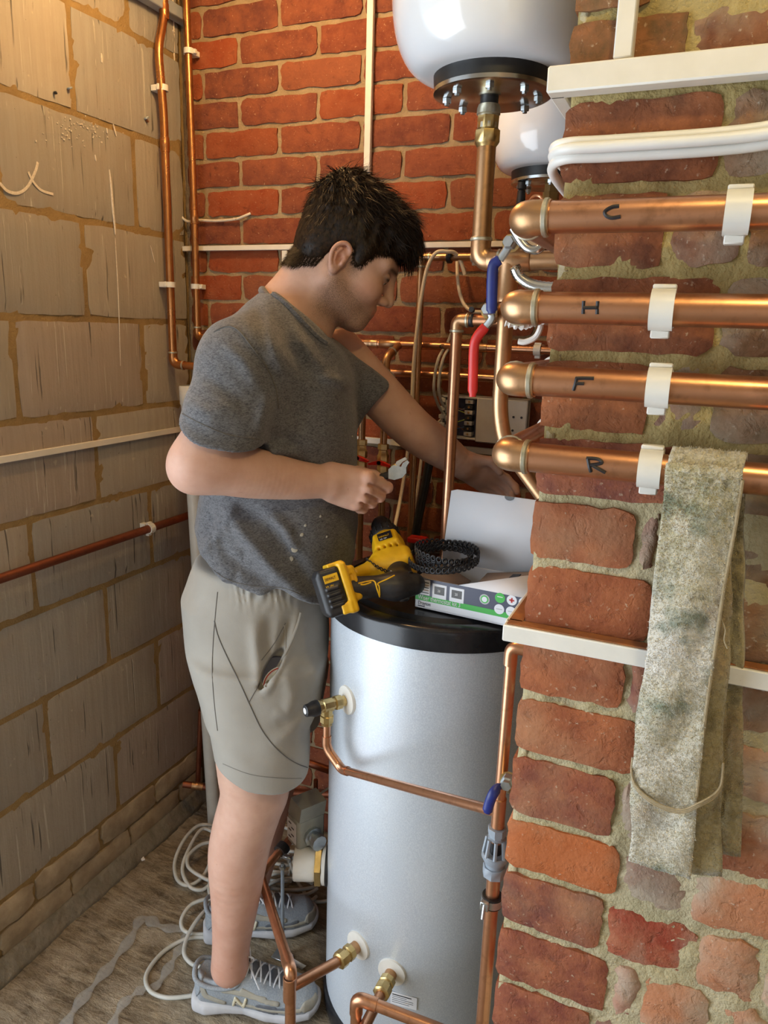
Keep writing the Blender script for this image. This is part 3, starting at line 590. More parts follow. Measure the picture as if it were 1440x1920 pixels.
# low corner pipework
q0, q1, q2, q3 = P(378, 1385, Y=1.72), P(371, 1465, Y=1.72), P(343, 1472, Y=1.66), P(420, 1480, Y=1.72)
pipe('copper_pipe', [q0 + V(0, 0, 0.1), q1], 0.0078, 'thin upright copper pipe low in the dark corner beside the drain', mat='copper_dull')
pipe('copper_pipe', [q2 + V(0, 0, 0.003), q3], 0.0105, 'dark copper pipe lying low in the corner behind the drain', mat='copper_dull', join=((0, 0.35),))
# ---- back-wall runs
YW = 1.742
def B(px, py, y=YW): return P(px, py, Y=y)
zE, zR = B(850, 650)[2], B(850, 705)[2]
t = pipe('copper_pipe', [V(B(640, 645)[0], YW, zE), V(-0.30, YW, zE)], 0.0095, 'upper level copper pipe on the back wall behind the tall pipes', join=((0, 0.15), (0, 0.64)))
tx = B(733, 650)[0]
obj('tee', MB().lathe(V(tx - 0.03, YW, zE), (1, 0, 0), [(0.0095, 0), (0.0112, 0.002), (0.0112, 0.056), (0.0095, 0.058)], 18, caps=False), MAT['copper_old'], t)
clip(t, V(Xat(1008, YW, zE), YW, zE), (1, 0, 0), (0, -1, 0), 0.0098, 0.016, 0.035)
letter(t, [[(0.012, 0.5), (0.004, 0.4), (0.002, 0.0), (0.004, -0.4), (0.012, -0.5)], [(0.003, 0.0), (0.010, 0.0)]], Xat(826, YW, zE), zE, YW, 0.0095, rad=0.0011)
t2 = pipe('copper_pipe', [V(B(680, 700)[0], YW, zR), V(-0.30, YW, zR)], 0.0095, 'lower level copper pipe on the back wall marked with a small R', join=((0, 0.42),))
letter(t2, [[(a * 0.8, b) for a, b in st] for st in LET['R']], Xat(826, YW, zR), zR, YW, 0.0095, rad=0.0011)
# droppers with red handled valves
def valve_drop(pxt, pyt, pxm, pyv, y, lab, first):
    top = P(pxm, pyt + 18, Y=y); xm, zv = top[0], P(pxm, pyv, Y=y)[2]
    pts = [V(xm + 0.010, YW, zE if first else zR), V(xm, y, (zE if first else zR) - 0.03), V(xm, y, zv + 0.02), V(xm, y, 0.62)]
    t = pipe('valved_pipe', pts, 0.009, lab, bend=0.03, elbows=(1,), mat='copper_old')
    b = obj('valve_body', MB().lathe(V(xm, y, zv + 0.045), (0, 0, -1), [(0.009, 0), (0.014, 0.001), (0.014, 0.014), (0.011, 0.016), (0.0125, 0.026), (0.015, 0.03), (0.015, 0.046), (0.011, 0.05), (0.0145, 0.058), (0.0145, 0.072), (0.009, 0.074)], 6, caps=False), MAT['brass'], t)
    hp = V(xm, y - 0.020, zv)
    h = obj('valve_handle', MB().prism([(-0.030, -0.004), (-0.012, 0.003), (0, 0.006), (0.012, 0.003), (0.030, -0.004), (0.028, -0.008), (0.010, -0.006), (0, -0.004), (-0.010, -0.006), (-0.028, -0.008)], hp + V(0, 0.004, 0), (1, 0, 0), (0, 0, 1), (0, -1, 0), 0.010), MAT['red_lever'], t, label='red butterfly handle')
    obj('spindle', MB().lathe(V(xm, y, zv), (0, -1, 0), [(0.006, 0), (0.006, 0.026)], 10), MAT['brass'], h)
valve_drop(690, 650, 682, 857, 1.68, 'left dropper pipe with red butterfly valve, half behind the shirt', False)
valve_drop(730, 650, 724, 866, 1.68, 'right dropper pipe with brass body and red butterfly valve', True)
# riser on the back wall that turns right at the top, with a clip and a black tie
YW0, YW = YW, 1.714
zt2 = B(840, 482, YW)[2]; xr2 = B(790, 500, YW)[0]
t = pipe('copper_pipe', [V(xr2, YW, 0.9), V(xr2, YW, zt2), V(-0.33, YW, zt2)], 0.0088, 'back wall riser that elbows right just under the level trunking', bend=0.02, elbows=(1,), mat='copper_old')
clip(t, V(Xat(889, YW, zt2), YW, zt2), (1, 0, 0), (0, -1, 0), 0.009, 0.012, 0.062)
obj('cable_tie', MB().lathe(V(Xat(843, YW, zt2) - 0.005, YW, zt2), (1, 0, 0), [(0.0135, 0), (0.0145, 0.001), (0.0145, 0.009), (0.0135, 0.010)], 16).cbox(V(Xat(846, YW, zt2), YW - 0.012, zt2 + 0.004), (0.008, 0.01, 0.014), 0.001), MAT['black'], t)
YW = YW0
# white flex looping over the riser and cream tails
fl = [P(840, 472, Y=1.693), P(818, 474, Y=1.683), P(802, 500, Y=1.678), P(792, 545, Y=1.673), P(784, 600, Y=1.668), P(776, 680, Y=1.668), P(772, 760, Y=1.678), P(769, 800, Y=1.688), P(763, 860, Y=1.688), P(757, 900, Y=1.678), P(746, 960, Y=1.638), P(735, 1010, Y=1.578)]
obj('flex_cable', MB().tube(spline([P(872, 515, Y=1.718), P(862, 486, Y=1.713), P(852, 474, Y=1.703)] + fl, 8), 0.0046, 10), MAT['cream_cable'], label='long cream flex looping over the riser and down past the arm', cat='cable')
obj('flex_cable', MB().tube(spline([P(857, 486, Y=1.765), P(858, 520, Y=1.75), P(862, 548, Y=1.74), P(870, 570, Y=1.73), P(884, 583, Y=1.72), P(905, 585, Y=1.72), P(930, 586, Y=1.72)], 8), 0.0042, 10), MAT['cream_cable'], label='short cream flex dropping from the riser to the copper elbow', cat='cable')
for i, dx in enumerate((0, 9)):
    obj('grey_flex', MB().tube(spline([P(848 + dx, 620, Y=1.775), P(838 + dx, 645, Y=1.77), P(823 + dx, 670, Y=1.70), P(815 + dx, 705, Y=1.695), P(814 + dx, 735, Y=1.70), P(822 + dx, 760, Y=1.735), P(834 + dx, 778 - dx * 1.8, Y=1.755), P(842 + dx, 782 - dx * 1.8, Y=1.765)], 8), 0.0036, 8), MAT['grey_cable'], label=('left of two curved pale flexes entering the wiring box', 'right of two curved pale flexes entering the wiring box')[i], cat='cable', group='flexes into the wiring box')
obj('flex_cable', MB().tube(spline([P(806, 905, Y=1.775), P(812, 830, Y=1.77), P(820, 795, Y=1.77), P(834, 783, Y=1.768)], 8), 0.0036, 8), MAT['cream_cable'], label='cream flex rising from below into the left of the wiring box', cat='cable')
obj('flex_cable', MB().tube(spline([P(790, 860, Y=1.765), P(784, 910, Y=1.76), P(772, 980, Y=1.75), P(764, 1030, Y=1.74)], 6), 0.0042, 8), MAT['cream_cable'], label='pale flex hanging beside the black hose on the back wall', cat='cable')
obj('black_hose', MB().tube(spline([P(806, 862, Y=1.675), P(795, 920, Y=1.675), P(782, 985, Y=1.675), P(771, 1060, Y=1.68), V(-0.70, 1.69, 0.5), V(-0.70, 1.70, 0.012)], 6), 0.011, 12), MAT['rubber'], label='black hose leaning on the back wall behind the drill', cat='hose')
obj('red_cap', MB().cbox(P(783, 1012, Y=1.6), (0.045, 0.03, 0.014), 0.003), MAT['red_lever'], label='dark red plastic piece low behind the coil', cat='cap')
# ---- bright 22 mm riser to the cylinder top
ztop = P(864, 600, Y=1.36)[2]
t = pipe('copper_pipe', [V(-0.446, 1.372, 1.04), V(-0.446, 1.372, ztop), V(-0.31, 1.372, ztop)], 0.0108, 'bright copper riser from the cylinder top, elbowed right at the red lever', bend=0.018, elbows=(1,), n=20)
obj('cable_tie', MB().lathe(V(Xat(885, 1.372, ztop) - 0.004, 1.372, ztop), (1, 0, 0), [(0.0115, 0), (0.0122, 0.001), (0.0122, 0.007), (0.0115, 0.008)], 16).lathe(V(Xat(886, 1.372, ztop), 1.368, ztop + 0.018), (0, -1, 0.2), [(0.005, 0), (0.005, 0.008)], 10), MAT['black'], t)
# ---- expansion vessels
TX, TY = -0.322, 1.0947
def vessel(c, R, zb, rr, label, port_off, mat_flange):
    t = thing('expansion_vessel', label, 'tank', (c[0], c[1], zb), 'white expansion vessels')
    e = 0.62 * R
    prof = [(rr * 0.75, zb + 0.020), (rr, zb + 0.022)] + [(rr + (R - rr) * math.sin(a) ** 0.9, zb + 0.022 + (R * 0.66) * (1 - math.cos(a))) for a in np.linspace(0.12, pi / 2, 14)] + [(R, 2.30), (R * 0.8, 2.38), (0.02, 2.40)]
    obj('shell', MB().lathe((c[0], c[1], 0), (0, 0, 1), [(r, z) for r, z in prof], 64), MAT['tank'], t, sharp=60)
    obj('rubber_collar', MB().lathe((c[0], c[1], 0), (0, 0, 1), [(rr * 0.86, zb + 0.003), (rr * 0.90, zb + 0.002), (rr * 0.92, zb + 0.024), (rr * 0.97, zb + 0.028), (rr * 1.04, zb + 0.036), (rr * 1.045, zb + 0.043), (rr * 0.99, zb + 0.045), (rr * 0.8, zb + 0.040)], 56, caps=False), MAT['rubber'], t)
    f = obj('flange', MB().lathe((c[0], c[1], 0), (0, 0, 1), [(0.01, zb - 0.004), (rr * 0.42, zb - 0.005), (rr * 0.50, zb - 0.002), (rr * 0.86, zb - 0.003), (rr * 0.91, zb - 0.001), (rr * 0.915, zb + 0.004), (rr * 0.80, zb + 0.006)], 56), MAT['chrome'], t)
    for k in range(8):
        a = 2 * pi * k / 8 + 0.22; b = obj('bolt', MB().lathe((c[0] + rr * 0.70 * math.cos(a), c[1] + rr * 0.70 * math.sin(a), zb - 0.003), (0, 0, -1), [(0.0062, 0), (0.0062, 0.005), (0.0056, 0.006), (0.0036, 0.006), (0.0034, 0.009), (0.001, 0.0095)], 6, rot=k), MAT['zinc'], f)
    return t
zf = P(925, 165, zc=1.0)[2] - 0.002
v1 = vessel((TX, TY), 0.142, zf, 0.0895, 'large white expansion vessel hanging at the top, its flange pointing down', 0, 'chrome')
zf2 = P(1037, 338, zc=1.47)[2]
v2 = vessel((-0.345, 1.62), 0.124, zf2, 0.086, 'smaller white vessel further back, half hidden by the brick pier', 0, 'chrome')
obj('drain_stub', MB().lathe((-0.39, 1.57, zf2 - 0.004), (0, 0, -1), [(0.009, 0), (0.009, 0.012), (0.006, 0.014), (0.008, 0.016), (0.010, 0.05), (0.009, 0.06)], 10), MAT['black'], v2)
obj('outlet', MB().lathe((-0.337, 1.60, zf2 - 0.004), (0, 0, -1), [(0.014, 0), (0.014, 0.015), (0.017, 0.016), (0.017, 0.03), (0.013, 0.032), (0.013, 0.09)], 6), MAT['brass'], v2)
# drop pipe of the big vessel
zb_ = P(905, 483, zc=1.03)[2]
xd = TX - 0.004
t = pipe('vessel_drop_pipe', [V(xd, TY, zf - 0.06), V(xd, TY, zb_), V(-0.17, TY, zb_)], 0.0132, 'old copper pipe dropping from the big vessel and turning right', mat='copper_old', bend=0.026, elbows=(1,), n=24)
obj('nipple', MB().lathe(V(xd, TY, zf + 0.002), (0, 0, -1), [(0.0125, 0), (0.0125, 0.018)], 20), MAT['rubber'], t)
obj('union', MB().lathe(V(xd, TY, zf - 0.012), (0, 0, -1), [(0.0145, 0), (0.0160, 0.004), (0.0165, 0.012), (0.0145, 0.013), (0.0142, 0.03)], 24, caps=False), MAT['solder'], t)
obj('union_nut', MB().lathe(V(xd, TY, zf - 0.026), (0, 0, -1), [(0.0145, 0), (0.0158, 0.001), (0.0150, 0.016), (0.0165, 0.018), (0.0182, 0.019), (0.0182, 0.034), (0.0165, 0.036), (0.0140, 0.040)], 8, caps=False), MAT['brass'], t)
# tee, dropper and swept bend to the right
xq = P(945, 500, zc=1.05)[0] + 0.003
zq = P(935, 800, zc=1.09)[2]
t = pipe('copper_dropper', [V(xq, TY, zb_ + 0.004), V(xq, TY, zq + 0.02), V(xq + 0.012, TY + 0.0, zq - 0.03), V(xq + 0.27, TY + 0.0, zq - 0.325)], 0.0118, 'thick old copper dropper behind the pipe ends, bending right at its foot', mat='copper_old', bend=0.05, n=22)
obj('tee', MB().lathe(V(xq, TY, zb_ - 0.004), (0, 0, -1), [(0.0145, 0), (0.0145, 0.045), (0.0155, 0.047), (0.0155, 0.053), (0.0125, 0.055)], 22, caps=False).lathe(V(xq - 0.032, TY, zb_), (1, 0, 0), [(0.0134, 0), (0.0150, 0.002), (0.0150, 0.062), (0.0134, 0.064)], 22, caps=False), MAT['copper_old'], t)
# ---- lever valves (blue above, red below) on the pipe ends
def lever(name, pts, r, colr, lab, stub, nut):
    t = thing(name, lab, 'valve', stub[1])
    obj('valve_stub', MB().lathe(np.asarray(stub[0]), np.asarray(stub[1]) - np.asarray(stub[0]), [(0.011, 0), (0.011, np.linalg.norm(np.asarray(stub[1]) - np.asarray(stub[0])))], 12), MAT['brass'], t)
    obj('nut', MB().lathe(nut[0], nut[1], [(0.0085, -0.004), (0.0085, 0.006), (0.0065, 0.008), (0.0065, 0.013)], 6), MAT['zinc'], t)
    obj('lever_arm', MB().tube(spline(pts[:3], 6), 0.0052, 8, flat=0.55, up=(0, -1, 0)), MAT['zinc'], t)
    q = spline(pts[2:], 6); obj('lever_sleeve', MB().tube(q, [r * (0.9 if i < 2 else (1.0 if i < len(q) - 2 else 0.7)) for i in range(len(q))], 14, flat=0.6, up=(0, -1, 0)), MAT[colr], t)
yl = 0.93
lever('lever_valve', [P(957, 455, Y=yl), P(950, 468, Y=yl), P(937, 487, Y=yl), P(926, 496, Y=yl), P(923, 520, Y=yl), P(922, 560, Y=yl), P(922, 588, Y=yl)], 0.0070, 'blue_lever', 'blue sleeved lever valve under the C pipe elbow', (P(965, 458, Y=1.06), P(958, 456, Y=0.945)), (P(957, 455, Y=yl), (0, -1, 0)))
yl = 0.99
lever('lever_valve', [P(916, 580, Y=yl), P(922, 596, Y=yl), P(911, 612, Y=yl), P(896, 630, Y=yl), P(889, 650, Y=yl), P(887, 700, Y=yl), P(886, 744, Y=yl)], 0.0070, 'red_lever', 'red sleeved lever valve hanging left of the H pipe elbow', (P(924, 596, Y=1.36), P(917, 583, Y=1.005)), (P(916, 580, Y=yl), (0, -1, 0)))
# braided hose, twine and small wires near the pipe ends
obj('braided_hose', MB().tube(spline([P(965, 500, Y=1.0), P(975, 520, Y=1.0), P(1000, 535, Y=1.0), P(1040, 540, Y=1.0), P(1080, 535, Y=1.0)], 10), [0.0072 + 0.0006 * (i % 2) for i in range(41)], 14), MAT['chrome'], label='short braided steel hose curving behind the pier between C and H', cat='hose')
obj('chrome_bend', MB().tube(spline([P(962, 428, Y=0.90), P(985, 462, Y=0.90), P(1008, 468, Y=0.90), P(1024, 448, Y=0.90), P(1020, 425, Y=0.90)], 8), 0.0052, 10), MAT['chrome'], label='chrome hooked pipe tail behind the C pipe elbow', cat='pipe')
obj('wire_loop', MB().tube(spline([P(990, 432, Y=0.86), P(988, 392, Y=0.86), P(998, 370, Y=0.86), P(1012, 368, Y=0.86), P(1019, 382, Y=0.86), P(1020, 405, Y=0.88)], 8), 0.0014, 6), MAT['copper'], label='thin copper wire loop above the C pipe', cat='wire')
obj('white_flex', MB().tube(spline([P(972, 640, Y=0.82), P(985, 641, Y=0.82), P(1004, 632, Y=0.82), P(1014, 612, Y=0.82), P(1013, 596, Y=0.83)], 8), 0.0032, 8), MAT['white_cable'], label='short white cord hook hanging under the H pipe', cat='cable')
obj('ptfe_wrap', MB().tube(spline([P(948, 603, Y=0.76), P(975, 610, Y=0.765), P(1000, 604, Y=0.78), P(1022, 598, Y=0.80)], 10), [0.004 + 0.0014 * math.sin(i * 1.9) for i in range(31)], 8), MAT['white_cable'], label='twisted white tape under the H pipe', cat='tape')
# ---- wiring box
bx0, bx1 = P(829, 740, Y=1.755), P(984, 834, Y=1.755)
t = thing('wiring_centre', 'open grey wiring box on the back wall, cover half slid off', 'box', ((bx0[0] + bx1[0]) / 2, YB, bx1[2]))
cx_, cz_ = (bx0[0] + bx1[0]) / 2, (bx0[2] + bx1[2]) / 2; W_, H_ = bx1[0] - bx0[0], bx0[2] - bx1[2]
obj('back_box', MB().cbox(V(cx_, YB - 0.006, cz_), (W_, 0.010, H_), 0.002).cbox(V(cx_, YB - 0.022, cz_ + H_ / 2 - 0.003), (W_, 0.035, 0.005), 0.001).cbox(V(cx_, YB - 0.022, cz_ - H_ / 2 + 0.003), (W_, 0.035, 0.005), 0.001).cbox(V(bx0[0] + 0.003, YB - 0.022, cz_), (0.005, 0.035, H_), 0.001), MAT['panel_grey'], t)
obj('circuit_board', MB().cbox(V(bx0[0] + W_ * 0.22, YB - 0.013, cz_), (W_ * 0.38, 0.004, H_ * 0.88), 0.001), MAT['card_navy'], t)
cv = obj('cover', MB().cbox(V(bx0[0] + W_ * 0.72, YB - 0.040, cz_ - 0.002), (W_ * 0.58, 0.008, H_ * 1.02), 0.0025), MAT['panel_grey'], t)
for u_, w_ in ((0.86, 0.012), (0.95, 0.012), (0.86, -0.02)): obj('screw', MB().lathe(V(bx0[0] + W_ * u_, YB - 0.044, cz_ + w_), (0, -1, 0), [(0.003, 0), (0.003, 0.001)], 8), MAT['ink'], cv)
for k in range(7):
    zz = cz_ + H_ * (0.38 - 0.125 * k); b = obj('terminal', MB().cbox(V(bx0[0] + W_ * 0.33, YB - 0.026, zz), (0.020, 0.022, H_ * 0.10), 0.001), MAT['black' if k % 2 else 'panel_grey'], t)
    obj('terminal_screw', MB().lathe(V(bx0[0] + W_ * 0.33, YB - 0.037, zz), (0, -1, 0), [(0.0028, 0), (0.0028, 0.001)], 8), MAT['brass'], b)
for k, (mt, dz) in enumerate((('green_wire', 0.012), ('green_wire', -0.004), ('brown_wire', -0.03), ('blue_wire', 0.024), ('brown_wire', 0.018), ('blue_wire', -0.022))):
    a = V(bx0[0] + 0.006, YB - 0.026, cz_ + dz * 0.7); b = V(bx0[0] + W_ * 0.29, YB - 0.034, cz_ + dz)
    obj('core_wire', MB().tube(spline([a, (a + b) / 2 + V(-0.004, -0.012, 0.010 * (-1) ** k), b], 8), 0.0013, 6), MAT[mt], t)
for k in range(5):
    zz = cz_ + H_ * (0.38 - 0.19 * k); obj('cable_clamp', MB().cbox(V(bx0[0] + 0.004, YB - 0.040, zz), (0.016, 0.006, 0.010), 0.001).cbox(V(bx0[0] + 0.014, YB - 0.036, zz - 0.005), (0.004, 0.010, 0.012), 0.001), MAT['panel_grey'], t)
# ================================================================ hot water cylinder and its fittings
CX, CY, CR = -0.442, 1.39, 0.24
LZ = CAMH - 0.55                                                             # lower rim of the black lid
cyl = thing('water_cylinder', 'tall silver hot water cylinder with black lid', 'cylinder', (CX, CY, 0))
obj('jacket', MB().lathe((CX, CY, 0), (0, 0, 1), [(CR, 0.055), (CR, 0.40), (CR, 0.75), (CR, LZ + 0.004)], 96), MAT['jacket'], cyl)
obj('base_ring', MB().lathe((CX, CY, 0), (0, 0, 1), [(CR - 0.012, 0.002), (CR + 0.002, 0.004), (CR + 0.006, 0.02), (CR + 0.006, 0.052), (CR + 0.002, 0.06), (CR - 0.01, 0.061)], 96), MAT['black_gloss'], cyl)
LT = CAMH - 0.507
obj('lid', MB().lathe((CX, CY, 0), (0, 0, 1), [(CR + 0.001, LZ), (CR + 0.0065, LZ + 0.0008), (CR + 0.0065, LZ + 0.034), (CR + 0.005, LT - 0.003), (CR + 0.001, LT), (CR - 0.020, LT + 0.0015), (CR - 0.027, LT - 0.004), (CR - 0.034, LT - 0.004), (CR - 0.042, LT + 0.003), (0.05, LT + 0.006), (0.01, LT + 0.006)], 96), MAT['black_gloss'], cyl)
obj('seam', MB().cbox(V(CX + CR * math.cos(-0.72) , CY + CR * math.sin(-0.72), 0.52), (0.0016, 0.006, 0.92), 0.0004, (V(math.cos(-0.72), math.sin(-0.72), 0), V(math.sin(0.72), math.cos(0.72), 0), V(0, 0, 1))), MAT['zinc'], cyl)
def on_cyl(px, py, R=CR):
    q = ray(px, py); a = q[0] ** 2 + q[1] ** 2; b = -2 * (q[0] * CX + q[1] * CY); c = CX ** 2 + CY ** 2 - R * R
    t = (-b - math.sqrt(max(0, b * b - 4 * a * c))) / (2 * a); p = q * t; n = nrm(V(p[0] - CX, p[1] - CY, 0)); return p + V(0, 0, CAMH), n
def Zat(X, Y, py):                                                            # height of the point (X, Y, Z) seen in pixel row py
    k = (py - 960) / FPX; a = CM[:, 1] - k * CM[:, 2]
    return -(a[0] * X + a[1] * Y) / a[2] + CAMH
def rose(p, n, r=0.030): return obj('escutcheon', MB().lathe(p - n * 0.006, n, [(r, 0), (r, 0.007), (r * 0.97, 0.0095), (r * 0.6, 0.011), (0.011, 0.012)], 40), MAT['white_plastic'], cyl, label='round white plastic escutcheon')
# relief valve near the top
p, n = on_cyl(651, 1312); n = nrm(n + V(-0.05, 0, 0)); rose(p, n, 0.029)
rv = thing('relief_valve', 'brass relief valve with black cap on the silver cylinder', 'valve', p + n * 0.06)
obj('valve_body', MB().lathe(p, n, [(0.0105, 0.0), (0.0105, 0.014), (0.014, 0.015), (0.014, 0.027), (0.0105, 0.028), (0.0105, 0.032), (0.0135, 0.034), (0.0135, 0.053), (0.0115, 0.055), (0.0115, 0.060), (0.0145, 0.061), (0.0145, 0.064)], 8), MAT['brass'], rv)
cap = obj('cap', MB().lathe(p + n * 0.064, n, [(0.0150, 0), (0.0155, 0.002), (0.0150, 0.010), (0.0125, 0.018), (0.0115, 0.026), (0.0100, 0.027)], 18), MAT['black'], rv, label='tapered black cap')
obj('cap_mark', MB().lathe(p + n * 0.0912, n, [(0.0060, 0), (0.0060, 0.0004)], 18).lathe(p + n * 0.0916, n, [(0.0022, 0), (0.0022, 0.0004)], 12), MAT['white_ink'], cap)
po = p + n * 0.044
obj('outlet', MB().lathe(po, (0, 0, -1), [(0.0115, 0), (0.0115, 0.020), (0.0135, 0.022), (0.0135, 0.034), (0.0115, 0.036), (0.0110, 0.041)], 8), MAT['brass'], rv)
# right stack with tundish
YR = 0.852; XR_ = Xat(943, YR, P(943, 1420, Y=YR)[2])
zt_ = P(962, 1213, Y=YR)[2]
tee_z = P(932, 1522, Y=YR)[2]
pr = thing('discharge_pipe', 'upright copper pipe between cylinder and brick pier', 'pipe', (XR_, YR, 0.02))
obj('tube', MB().tube(fillet([V(-0.10, YR, zt_), V(XR_ + 0.001, YR, zt_), V(XR_, YR, tee_z - 0.045)], 0.012, 8), 0.0075, 16), MAT['copper'], pr)
e = obj('elbow', MB().tube(fillet([V(XR_ + 0.022, YR, zt_), V(XR_, YR, zt_), V(XR_, YR, zt_ - 0.024)], 0.012, 8), 0.0087, 16), MAT['copper'], pr)
obj('tee', MB().lathe(V(XR_, YR, tee_z + 0.022), (0, 0, -1), [(0.0075, 0), (0.009, 0.001), (0.009, 0.043), (0.0075, 0.044)], 18, caps=False), MAT['copper'], pr)
tz = P(928, 1548, Y=YR)[2]; H_ = tz - P(926, 1640, Y=YR)[2]
td = obj('tundish', MB().lathe(V(XR_, YR, tz), (0, 0, -1), [(0.008, 0), (0.0125, 0.001), (0.0125, H_ * 0.14), (0.0105, H_ * 0.16), (0.0105, H_ * 0.20), (0.0130, H_ * 0.23)], 8), MAT['grey_plastic'], pr, label='grey plastic tundish with slotted window')
obj('tundish_cup', MB().lathe(V(XR_, YR, tz - H_ * 0.54), (0, 0, -1), [(0.0165, 0), (0.0185, H_ * 0.03), (0.0185, H_ * 0.07), (0.0150, H_ * 0.16), (0.0125, H_ * 0.20), (0.0125, H_ * 0.26)], 24), MAT['grey_plastic'], td)
obj('tundish_nut', MB().lathe(V(XR_, YR, tz - H_ * 0.80), (0, 0, -1), [(0.0150, 0), (0.0158, 0.001), (0.0158, H_ * 0.19), (0.0120, H_ * 0.20)], 8), MAT['grey_plastic'], td)
for k in range(8):
    a = 2 * pi * k / 8 + 0.2; c0 = V(XR_ + 0.0125 * math.cos(a), YR + 0.0125 * math.sin(a), tz - H_ * 0.22); c1 = V(XR_ + 0.0160 * math.cos(a), YR + 0.0160 * math.sin(a), tz - H_ * 0.55)
    obj('slat', MB().tube([c0, c1], 0.0026, 6), MAT['grey_plastic'], td)
obj('funnel', MB().lathe(V(XR_, YR, tz - H_ * 0.2), (0, 0, -1), [(0.007, 0), (0.0075, H_ * 0.36)], 14), MAT['black'], td)
obj('lower_tube', MB().tube([V(XR_, YR, tz - H_ + 0.004), V(XR_, YR, 0.04)], 0.0093, 18), MAT['copper'], pr)
cz = P(927, 1688, Y=YR)[2]
pc = obj('pipe_clamp', MB().lathe(V(XR_, YR, cz - 0.008), (0, 0, 1), [(0.0100, 0), (0.0135, 0), (0.0135, 0.016), (0.0100, 0.016)], 24), MAT['rubber'], pr)
obj('clamp_band', MB().lathe(V(XR_, YR, cz - 0.0055), (0, 0, 1), [(0.0137, 0), (0.0145, 0), (0.0145, 0.011), (0.0137, 0.011)], 24), MAT['zinc'], pc)
obj('clamp_rod', MB().lathe(V(XR_ + 0.013, YR, cz), (1, 0, 0), [(0.004, 0), (0.004, 0.020)], 10), MAT['zinc'], pc)
obj('clamp_screw', MB().cbox(V(XR_ - 0.006, YR - 0.015, cz), (0.012, 0.008, 0.013), 0.001).lathe(V(XR_ - 0.006, YR - 0.017, cz + 0.004), (0, -0.3, -1), [(0.0022, 0), (0.0022, 0.020)], 8), MAT['zinc'], pc)
# branch from the relief valve to the tee
b0 = po + V(0, 0, -0.041); b1 = V(po[0], po[1], Zat(po[0], po[1], 1402)); b2 = P(641, 1443, zc=float((b1 - V(0, 0, CAMH)) @ CM[:, 2]) - 0.012); b3 = V(XR_ - 0.002, YR, tee_z)
dp = thing('branch_pipe', 'thin copper branch sloping across the front of the cylinder', 'pipe', b1)
obj('tube', MB().tube(fillet([b0, b1, b2, b3], 0.03, 8), 0.0075, 16), MAT['copper'], dp)
obj('elbow', MB().tube(fillet([b1 + V(0, 0, 0.026), b1, b1 + nrm(b2 - b1) * 0.026], 0.022, 8), 0.0090, 16), MAT['copper'], dp)
obj('elbow', MB().tube(fillet([b2 + nrm(b1 - b2) * 0.026, b2, b2 + nrm(b3 - b2) * 0.028], 0.022, 8), 0.0090, 16), MAT['copper'], dp)
# blue lever behind the stack
y_ = 0.80
lever('lever_valve', [P(953, 1464, Y=y_), P(949, 1470, Y=y_), P(943, 1474, Y=y_), P(934, 1477, Y=y_ - 0.012), P(924, 1490, Y=y_ - 0.02), P(917, 1508, Y=y_ - 0.02), P(913, 1524, Y=y_ - 0.02)], 0.0062, 'blue_lever', 'navy sleeved lever valve low beside the brick pier', (P(958, 1474, Y=0.90), P(953, 1464, Y=0.81)), (P(953, 1464, Y=y_), (0, -1, 0)))
# immersion heater cap
n = nrm(V(-0.93, -0.37, 0)); p = V(CX, CY, 0) + n * CR; p[2] = Zat(p[0], p[1], 1621)
im = thing('immersion_heater', 'white capped immersion heater with brass hex ring', 'heater', p)
obj('gasket', MB().lathe(p - n * 0.004, n, [(0.046, 0), (0.046, 0.006), (0.044, 0.008)], 40), MAT['rubber'], im)
obj('flange', MB().lathe(p + n * 0.003, n, [(0.044, 0), (0.044, 0.007), (0.040, 0.010)], 40), MAT['white_plastic'], im)
obj('hex_ring', MB().lathe(p + n * 0.013, n, [(0.034, 0), (0.046, 0.001), (0.046, 0.014), (0.034, 0.016)], 6, rot=0.3), MAT['brass'], im)
cp_ = obj('cap', MB().lathe(p + n * 0.028, n, [(0.036, 0), (0.0375, 0.004), (0.0385, 0.045), (0.0375, 0.048), (0.033, 0.0485), (0.031, 0.045)], 40), MAT['white_plastic'], im)
obj('cap_face', MB().lathe(p + n * 0.073, n, [(0.031, 0), (0.031, 0.0006)], 32), MAT['grey_cable'], cp_); obj('cap_screw', MB().lathe(p + n * 0.0736, n, [(0.004, 0), (0.004, 0.006)], 8), MAT['zinc'], cp_)
# bottom ports
def port(px, py, lab, L=0.10):
    p, n = on_cyl(px, py); rose(p, n, 0.030)
    t = thing('compression_fitting', lab, 'fitting', p)
    obj('spigot', MB().lathe(p, n, [(0.0125, 0), (0.0125, 0.022)], 18), MAT['copper_old'], t)
    obj('fitting_body', MB().lathe(p + n * 0.020, n, [(0.0125, 0), (0.0165, 0.001), (0.0165, 0.012), (0.0135, 0.014), (0.0135, 0.02), (0.0175, 0.021), (0.0175, 0.036), (0.015, 0.038), (0.0125, 0.039)], 8), MAT['brass'], t)
    return p, n
pA, nA = port(672, 1772, 'left brass compression fitting low on the cylinder')
pB, nB = port(735, 1822, 'right brass compression fitting low on the cylinder')
obj('data_label', MB().cbox(*[(lambda pn: pn[0] + pn[1] * 0.0006)(on_cyl(757, 1876)), (0.055, 0.0008, 0.030)], 0.0002, (lambda n: (nrm(np.cross((0, 0, 1), n)) , n, V(0, 0, 1)))(on_cyl(757, 1876)[1])), MAT['label'], cyl, label='white printed label')
